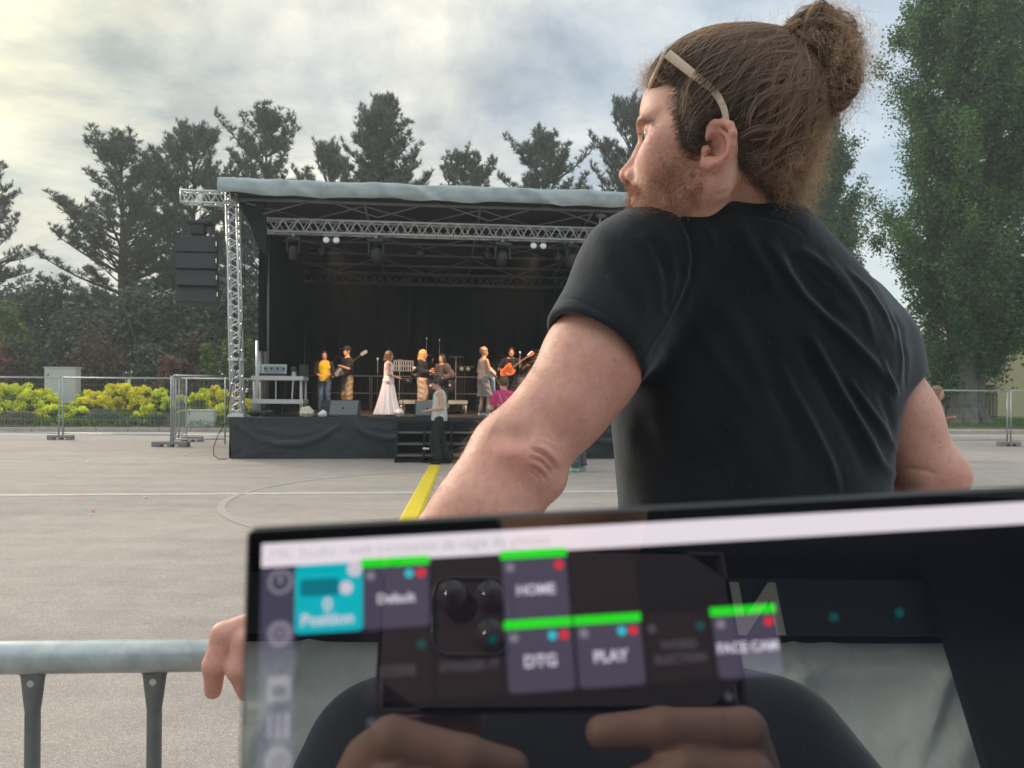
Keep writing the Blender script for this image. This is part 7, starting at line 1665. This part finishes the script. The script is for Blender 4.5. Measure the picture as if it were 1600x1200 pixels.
# in the tablet's frame: x right, y away from the viewer, z up; the glass face is y = 0
WT, HT = .250, .176
def screen_mat(name, emit=(0, 0, 0), s_=1.0, base=(.004, .004, .005), tex=None):
    m = mat(name, base, .02, emit=emit if max(emit) > 0 else None, estr=s_, spec=1.0); b = m.node_tree.nodes['Principled BSDF']; b.inputs['IOR'].default_value = 2.45; b.inputs['Roughness'].default_value = .012
    return m
M_GLASS = screen_mat('black screen glass'); M_SBLK = screen_mat('dark display area', (.0025, .003, .005)); M_BEZ = mat('black tablet body', (.012, .013, .015), .35)
MB().box((0, .0006, -HT), (WT, .0075, 0)).build('body', M_BEZ, tab, bevel=.0022, seg=3)
MB().box((.0012, -.0002, -HT+.0012), (WT-.0012, .0008, -.0012)).build('glass', M_GLASS, tab)
def plate(name, px0, py0, px1, py1, m, y=-.0004, parent=None, rnd=0):
    x0, z0_ = sc(px0, py0); x1, z1_ = sc(px1, py1); return plate_m(name, x0, z0_, x1, z1_, m, y, parent)
def plate_m(name, x0, z0_, x1, z1_, m, y=-.0004, parent=None, rad=.0):
    z0_, z1_ = max(z0_, z1_), min(z0_, z1_)
    if rad:
        pts = []
        for (cx_, cz_, a0) in ((x1-rad, z0_-rad, 0), (x0+rad, z0_-rad, 90), (x0+rad, z1_+rad, 180), (x1-rad, z1_+rad, 270)): pts += [(cx_+rad*math.cos(R(a0+k*18)), y, cz_+rad*math.sin(R(a0+k*18))) for k in range(6)]
    else: pts = [(x0, y, z1_), (x1, y, z1_), (x1, y, z0_), (x0, y, z0_)]
    n = len(pts); me = MB().raw([(p[0], p[1], p[2]) for p in pts], [tuple(range(n))]); return me.build(name, m, parent or tab)
X0, ZB0 = sc(410, 850); Xr = WT-.006; zbt = sc(410, 850)[1]; zbb = sc(410, 887)[1]
plate_m('display', X0, zbt, Xr, -HT+.008, M_SBLK, -.0003)
# title bar
M_UI_W = screen_mat('lit white title bar', (.70, .63, .68), .68); M_UI_T = screen_mat('lit teal tile', (.0, .38, .44), .66); M_UI_P = screen_mat('lit slate tile', (.050, .042, .072), .72); M_UI_G = screen_mat('lit green bar', (.01, .66, .01), .66)
M_UI_R = screen_mat('lit red dot', (.62, .015, .03), .7); M_UI_C = screen_mat('lit cyan dot', (.02, .42, .52), .7); M_UI_X = screen_mat('lit white text', (.55, .50, .58), .66); M_UI_GR = screen_mat('lit grey text', (.16, .145, .18), .8); M_UI_D = screen_mat('lit dim tile', (.010, .007, .010), .8); M_UI_S = screen_mat('lit side bar', (.040, .036, .062), .8); M_UI_DT = screen_mat('dark text', (.36, .32, .36), .75); M_UI_DC = screen_mat('dim cyan dot', (.002, .05, .05), .8); M_UI_DX = screen_mat('dim text', (.05, .045, .055), .8); M_UI_TD = screen_mat('dark teal label', (.0, .12, .16), .8)
plate_m('title_bar', X0, zbt, Xr, zbb, M_UI_W, -.0004)
def text(s_, x, z, size, m, align='CENTER', name='text', bold=0.0):
    c = bpy.data.curves.new(name, 'FONT'); c.body = s_; c.size = size; c.align_x = align; c.align_y = 'CENTER'; c.resolution_u = 3; c.offset = bold
    o = bpy.data.objects.new(name, c); C.objects.link(o); me = bpy.data.meshes.new_from_object(o); bpy.data.objects.remove(o); me.materials.clear()
    o = link(name, me, m, tab); o.location = (x, -.0008, z); o.rotation_euler = (R(90), 0, 0); return o
hB = zbt-zbb
text('MK: Studio / web connexion de régie du plateau', sc(424, 866)[0], zbt-hB*.50, .0031, M_UI_DT, 'LEFT', 'title_text')
plate_m('side_bar', X0, zbb-.0004, X0+(sc(462, 940)[0]-X0), -HT+.008, M_UI_S, -.0004)
pw = (sc(889, 900)[0]-sc(782, 906)[0]); x_a = sc(782, 906)[0]; zr1 = sc(830, 863)[1]; zr2 = sc(830, 972)[1]; ph = zr1-zr2
def tile(col_, row, m, bar=True, dots='cr', label=None, lm=None, lsz=.0052, lines=None):
    x0 = x_a+(col_)*pw+.0004+(.0009 if col_ == -3 else 0); x1 = x0+pw-.0008; zt = zr1-row*ph; zb = zt-ph+.0006
    plate_m('tile', x0, zt, x1, zb, m, -.0004, rad=.0010)
    if bar: plate_m('green_bar', x0-.0002, zt+.0006, x1+.0002, zt-.0012, M_UI_G, -.0006)
    zc = zt-.0030
    def dot(x, mm, r_=.00095): MB().raw([(x+r_*math.cos(2*PI*k/14), -.0007, zc+r_*math.sin(2*PI*k/14)) for k in range(14)], [tuple(range(14))]).build('dot', mm, tab)
    if 'w' in dots: dot(x0+.0018, M_UI_GR)
    if 'c' in dots: dot(x1-.0042, M_UI_C)
    if 'r' in dots: dot(x1-.0017, M_UI_R)
    if 'd' in dots: dot(x1-.0020, M_UI_DC, .0009)
    if 'x' in dots: dot(x0+.0016, M_UI_DX, .0009)
    if label:
        ls = label.split('\n')
        for i, l_ in enumerate(ls): text(l_, (x0+x1)/2, (zt+zb)/2-.0010+(.5*(len(ls)-1)-i)*lsz*.8, lsz*.68, lm or M_UI_X, bold=lsz*.018)
tile(-3, 0, M_UI_T, False, '', None); 
xt = x_a-3*pw+.0006; plate_m('tile_label', xt+.0018, zr1-.0030, xt+.0100, zr1-.0066, M_UI_TD, -.0006, rad=.0006); MB().raw([(xt+pw*.76+.0014*math.cos(2*PI*k/14), -.0007, zr1-.0052+.0014*math.sin(2*PI*k/14)) for k in range(14)], [tuple(range(14))]).build('dot', M_UI_X, tab)
MB().raw([(xt+pw*.88+.0016*math.cos(2*PI*k/14), -.0007, zr1-.0014+.0016*math.sin(2*PI*k/14)) for k in range(14)], [tuple(range(14))]).build('dot', M_UI_X, tab)
text('0', xt+pw*.5, zr1-ph*.58, .0038, M_UI_X, bold=.00008); text('Position', xt+pw*.5, zr1-ph*.78, .0034, M_UI_X, bold=.00008)
tile(-2, 0, M_UI_P, True, 'wcr', 'Default', lsz=.0040); tile(0, 0, M_UI_P, True, 'wr', 'HOME', lsz=.0044)
tile(-1, 0, M_UI_D, False, '', None); tile(1, 0, M_UI_D, False, '', None)
tile(0, 1, M_UI_P, True, 'wcr', 'DTG', lsz=.0050); tile(1, 1, M_UI_P, True, 'wcr', 'PLAY', lsz=.0048); tile(3, 1, M_UI_P, True, 'wr', 'FACE CAM', lsz=.0042)
tile(2, 1, M_UI_D, False, 'dx', 'WORD\nELECTION', M_UI_DX, .0036); tile(-1, 1, M_UI_D, False, 'd', 'STINGER IT', M_UI_DX, .0036); tile(-2, 1, M_UI_D, False, 'd', 'CODE', M_UI_DX, .0040)
for k in (4, 5): tile(k, 1, M_SBLK, False, 'd')
for (a, b) in ((-2, 2), (3, 2)): tile(a, b, M_SBLK, False, 'x')
# side bar icons
def ring(px, py, r_, n=20, w_=.28, m=M_UI_GR, name='icon'):
    x, z = sc(px, py); V = []; Fc = []
    for k in range(n):
        a = 2*PI*k/n; V += [(x+r_*math.cos(a), -.0007, z+r_*math.sin(a)), (x+r_*(1-w_)*math.cos(a), -.0007, z+r_*(1-w_)*math.sin(a))]
        j = (k+1) % n; Fc.append((2*k, 2*k+1, 2*j+1, 2*j))
    MB().raw(V, Fc).build(name, m, tab)
ring(439, 909, .0026); ring(438, 990, .0026, w_=.45); ring(438, 990, .0010, w_=.6)
x, z = sc(439, 909); plate_m('icon', x-.0004, z+.0014, x+.0004, z-.0004, M_UI_GR, -.0007)
x, z = sc(437, 1075); plate_m('icon', x-.0024, z+.0024, x+.0024, z-.0024, M_UI_GR, -.0007, rad=.0006); plate_m('icon', x-.0014, z+.0005, x+.0014, z-.0016, M_UI_S, -.0008)
x, z = sc(436, 1133)
for k in (-1, 0, 1): plate_m('icon', x+k*.0017-.0005, z+.0024, x+k*.0017+.0005, z-.0024, M_UI_GR, -.0007, rad=.0003)
ring(436, 1188, .0026, w_=.35); ring(436, 1188, .0012, w_=.5)
# stand and table under it
MB().prism([(WT*.35, .009, -.05), (WT*.35, .085, -HT+.004), (WT*.35, .075, -HT+.004), (WT*.35, .009, -.09)], (WT*.3, 0, 0)).build('stand_leg', M_BEZ, tab, bevel=.002)
low = np.array(TL)+ex*WT*.5-ez*HT; ZT = low[2]-.004
mt = thing('flight_case', 'black flight case lid under the tablet', 'flight case', (low[0], low[1]+.04, 0))
MB().box((-.22, -.06, 0), (.22, .16, ZT-.005)).build('case', M_BOX, mt, bevel=.006)
for zz_ in (ZT-.03, .02): MB().box((-.223, -.063, zz_), (.223, .163, zz_+.02)).build('edge_strip', M_ALU2, mt, bevel=.002)
for sx_ in (-.19, .19): MB().ball((sx_, -.065, ZT-.02), .014, 8, 6).build('corner', M_CHROME, mt, True)
for sx_ in (-.12, .12): MB().box((sx_-.035, -.068, ZT-.30), (sx_+.035, -.0635, ZT-.22)).build('latch', M_CHROME, mt, bevel=.003)

# ================================================================== what the glass mirrors: phone, hands, photographer, tent
def refl(px, py, yb):
    """point on the plane y = yb behind the lens that the glass mirrors at pixel (px, py)"""
    o_ = S_(px, py); d = o_-EYEP; d = d-2*np.dot(d, nS)*nS; return o_+d*((yb-o_[1])/d[1])
pc_ = [refl(x, y, -.004) for (x, y) in ((600, 862), (1130, 862), (1130, 1108), (600, 1108))]
xs = [p[0] for p in pc_]; zs_ = [p[2] for p in pc_]; xa, xb, za, zb_ = min(xs), max(xs), min(zs_), max(zs_)
ph_ = thing('smartphone', 'smartphone in a brown case taking the picture, mirrored in the tablet glass', 'phone', ((xa+xb)/2, -.008, (za+zb_)/2))
W2, H2 = (xb-xa)/2, (zb_-za)/2; px_c = -ph_.location[0]; pz_c = EYE-ph_.location[2]
M_CASE = mat('brown phone case', (.022, .014, .013), .55)
lens_hole = .0045
# case: a plate with an opening where the taking lens looks out
def ring_plate(mb, y, w_, h_, cx_, cz_, r_):
    n = 24; V = []; Fc = []
    for k in range(n):
        a = 2*PI*k/n; s_ = 1/max(abs(math.cos(a))/w_, abs(math.sin(a))/h_); V += [(s_*math.cos(a), y, s_*math.sin(a)), (cx_+r_*math.cos(a), y, cz_+r_*math.sin(a))]
        j = (k+1) % n; Fc.append((2*k, 2*k+1, 2*j+1, 2*j))
    mb.raw(V, Fc)
m_ = MB(); ring_plate(m_, .0035, W2, H2, px_c, pz_c, .007); m_.build('case_back', M_CASE, ph_)
for (a, b) in (((-W2, -.004, -H2), (W2, .0035, -H2+.0016)), ((-W2, -.004, H2-.0016), (W2, .0035, H2)), ((-W2, -.004, -H2+.0017), (-W2+.0016, .0035, H2-.0017)), ((W2-.0016, -.004, -H2+.0017), (W2, .0035, H2-.0017))): MB().box(a, b).build('case_side', M_CASE, ph_)
MB().box((-W2+.003, -.0055, -H2+.003), (W2-.003, -.0042, H2-.003)).build('screen', M_BLK, ph_)
M_LENS = mat('camera lens glass', (.01, .012, .015), .05); M_BUMP = mat('camera bump glass', (.035, .045, .05), .15)
bs = .0165
cxb, czb = px_c+.004, pz_c-.0035
for (ax1, az1) in ((-.0085, .0085), (.0085, .0085), (.0085, -.0085)):
    MB().tube([(cxb+ax1, .004, czb+az1), (cxb+ax1, .0062, czb+az1)], .0066, 18).build('camera_lens', M_LENS, ph_, True)
MB().tube([(cxb-bs*math.copysign(abs(math.cos(a))**.4, math.cos(a)), .0045, czb+bs*math.copysign(abs(math.sin(a))**.4, math.sin(a))) for a in np.linspace(0, 2*PI, 40)], .0008, 6).build('camera_rim', M_BUMP, ph_, True)
# the photographer: arms come from behind, fingers on the case
pg_ = thing('person', 'photographer in a black shirt holding the phone, seen only in the tablet', 'person', (.145, -.45, 0)); PO = np.array([.145, -.45, 0])
D = Field(A3(-.30, -.70, .9), A3(.60, .012, 1.9), .0052)
D.ell((.145, -.47, 1.30), (.20, .12, .30), k=.05)
cz1 = EYE
lp = A3(xa+.014, -.006, za-.010); rp = A3(xb-.016, -.006, za-.008)
for (s_, grip) in ((-1, lp), (1, rp)):
    sh = A3(.145+.185*s_, -.45, 1.43); elb = A3(.145+.27*s_, -.30, 1.19); wr = grip+A3(.022*s_, -.040, -.085)
    D.cone(sh, elb, .052, .042, .03).cone(elb, wr, .042, .028, .02); pm = grip+A3(.014*s_, -.020, -.040)
    D.cone(wr, pm, .028, .026, .02).cone(pm, grip+A3(.010*s_, -.018, -.010), .026, .018, .012)
# fingers that lie on the lens side of the case, thumbs on the screen side
fr = Field(A3(-.20, -.06, 1.30), A3(.24, .024, 1.52), .0022)
for (s_, grip) in ((-1, lp), (1, rp)):
    pm = grip+A3(.014*s_, -.016, -.036); fr.cone(grip+A3(.022*s_, -.035, -.075), pm, .023, .020, .02).cone(pm, grip+A3(.012*s_, -.016, -.008), .020, .012, .012)
    tips = [(-.052, -.002), (-.040, -.016), (-.026, -.028)] if s_ > 0 else [(.040, -.012), (.030, -.026), (.018, -.036)]
    for i, (tx, tz) in enumerate(tips): fr.chain([pm+A3(.004*s_, .010, .022-.016*i), grip+A3(.006*s_, .015, -.002-.017*i), grip+A3(tx*.55, .0175, tz*.75-.004*i), grip+A3(tx, .0135, tz-.005*i)], [.0092, .0088, .0082, .0068], .0025)
    fr.chain([pm+A3(0, -.012, .02), grip+A3(-.006*s_, -.020, .004), grip+A3(-.024*s_, -.016, .010)], [.012, .011, .009], .008)
    fr.chain([pm+A3(.004*s_, .008, -.004), grip+A3(-.004*s_, .004, -.016), grip+A3(-.018*s_, .002, -.016)], [.011, .0095, .008], .006)
D.ell((.13, -.36, 1.67), (.074, .092, .115), k=.01).cone((.145, -.44, 1.45), (.13, -.38, 1.58), .055, .052, .03)
V, Q = D.mesh(); V2, Q2 = fr.mesh(); Vb = np.concatenate([V, V2]); Qb = np.concatenate([Q, Q2+len(V)])
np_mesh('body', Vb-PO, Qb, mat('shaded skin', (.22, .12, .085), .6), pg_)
D = Field(A3(-.34, -.72, .9), A3(.64, -.05, 1.56), .009); D.ell((.145, -.47, 1.28), (.225, .145, .31), k=.05).cone((0.01, -.46, 1.425), (.28, -.46, 1.425), .075, .075, .05)
for s_ in (-1, 1): D.cone(A3(.145+.185*s_, -.45, 1.43), A3(.145+.25*s_, -.34, 1.24), .075, .068, .03)
D.cut((0, 0, .94), (0, 0, -1)); V, Q = D.mesh(); np_mesh('shirt', V-PO, Q, M_TEE, pg_)
D = Field(A3(0, -.50, 1.55), A3(.26, -.22, 1.84), .008); D.ell((.13, -.375, 1.70), (.086, .10, .108), k=.01); D.ell((.13, -.27, 1.65), (.07, .07, .09), k=.01, op='sub'); V, Q = D.mesh(); np_mesh('hair', V-PO, Q, M_HAIRD, pg_)
D = Field(A3(-.12, -.66, -.01), A3(.42, -.22, 1.04), .011); D.ell((.145, -.46, .95), (.19, .13, .13), k=.05)
for s_ in (-1, 1): D.chain([(.145+.10*s_, -.46, .92), (.145+.12*s_, -.46, .5), (.145+.13*s_, -.44, .10)], [.10, .075, .06], .03); D.cone((.145+.13*s_, -.46, .05), (.145+.14*s_, -.33, .04), .045, .04, .02)
D.cut((0, 0, .004), (0, 0, -1)); V, Q = D.mesh(); np_mesh('trousers', V-PO, Q, M_BLKC, pg_)

# the black pop-up tent over the mixing position
M_TENT = mat('black tent cloth', (.012, .016, .020), .7); M_TGR = mat('silver grey tarpaulin', (.74, .84, .86), .38, var=[(2.5, .6, (.50, .60, .63)), (9, .3, (.62, .70, .72))], bump=[(2.2, 1.0, .06), (7, .7, .02)], trans=.30)
tn = thing('mixing_tent', 'black tent with silver grey rear tarpaulin behind the photographer, mirrored in the tablet', 'tent', (.1, -1.2, 0))
def tw(p): return tuple(np.array(p)-A3(.1, -1.2, 0))
yb_ = -2.3
zt_ = refl(1300, 1006, yb_)[2]; xl_ = refl(440, 1100, yb_)[0]-1.2; xr_ = refl(1500, 1060, yb_)[0]
V = []; Fc = []; nx, nz = 150, 60; r = np.random.default_rng(6)
cr = [(r.uniform(xl_, xr_), r.uniform(.4, zt_), r.uniform(-.9, .9), r.uniform(.3, .9), r.uniform(.02, .05)) for _ in range(64)]
for j in range(nz+1):
    for i in range(nx+1):
        x = xl_+(xr_-xl_)*i/nx; z = .3+(zt_-.3)*j/nz; o = .03*math.sin(x*2.1)*math.sin(z*1.7)
        for (cx_, cz_, sl, ln, am) in cr:
            u_ = (x-cx_)*math.cos(sl+.8)+(z-cz_)*math.sin(sl+.8); v_ = -(x-cx_)*math.sin(sl+.8)+(z-cz_)*math.cos(sl+.8)
            o += am*math.exp(-abs(v_)/.028-(u_/ln)**2)
        V.append(tw((x, yb_+o, z)))
    if j:
        for i in range(nx): a = (j-1)*(nx+1)+i; Fc.append((a, a+1, a+nx+2, a+nx+1))
np_mesh('rear_tarpaulin', np.array(V), np.array(Fc), M_TGR, tn)
MB().box(tw((xl_-.5, yb_-.03, zt_-.02)), tw((xr_+.6, yb_-.01, 3.0))).build('rear_wall', M_TENT, tn)
MB().box(tw((-1.9, yb_-.5, 0)), tw((-1.88, -1.65, 2.3))).build('side_wall', M_TENT, tn); MB().box(tw((2.3, yb_-.5, 0)), tw((2.32, -1.65, 2.3))).build('side_wall', M_TENT, tn)
xw = refl(1560, 1100, yb_+.25)[0]; MB().box(tw((xw-.02, yb_+.1, 0)), tw((xw+1.1, yb_+.14, 2.6))).build('side_curtain', M_TENT, tn)
MB().prism([tw((-1.95, -1.65, 2.25)), tw((2.4, -1.65, 2.25)), tw((1.2, -1.65, 3.0)), tw((-.8, -1.65, 3.0))], (0, -1.1, 0)).build('roof', M_TENT, tn)
zv0, zv1 = refl(1300, 992, yb_+.06)[2], refl(1300, 905, yb_+.06)[2]; zlo, zhi = min(zv0, zv1), max(zv0, zv1)
ban = MB().box(tw((xl_, yb_+.045, zlo)), tw((xr_, yb_+.055, zhi))).build('banner', mat('dark blue banner cloth', (.05, .075, .085), .7), tn)
a = refl(1184, 955, yb_+.07); szN = abs(zhi-zlo)*.95
c = bpy.data.curves.new('banner_letter', 'FONT'); c.body = 'N'; c.size = szN*1.35; c.align_x = 'CENTER'; c.align_y = 'CENTER'; c.offset = szN*.03; o = bpy.data.objects.new('banner_letter', c); C.objects.link(o); me = bpy.data.meshes.new_from_object(o); bpy.data.objects.remove(o); me.materials.clear()
o = link('banner_letter', me, mat('white print', (.75, .78, .74), .6), ban); o.location = tw(a); o.rotation_euler = (R(90), 0, R(180)); o.location[1] = tw(a)[1]
for x in (-1.85, 2.25):
    for y in (-1.65, yb_): MB().tube([tw((x, y, 0)), tw((x, y, 2.3))], .02, 8).build('pole', M_ALU2, tn, True)

# ================================================================== air: haze volume added to lift the tones of the far trees
mz = bpy.data.materials.new('air'); mz.use_nodes = True; t_ = mz.node_tree; t_.nodes.remove(t_.nodes['Principled BSDF']); pv = t_.nodes.new('ShaderNodeVolumePrincipled')
pv.inputs['Color'].default_value = (.86, .94, 1, 1); pv.inputs['Density'].default_value = .0017; pv.inputs['Anisotropy'].default_value = .3; t_.links.new(pv.outputs[0], t_.nodes['Material Output'].inputs['Volume'])
hz = MB().box((-130, -60, -1), (150, 190, 32)).build('haze', mz); hz['kind'] = 'stuff'; hz['label'] = 'thin haze volume added over the square to lift the tones of the far trees'
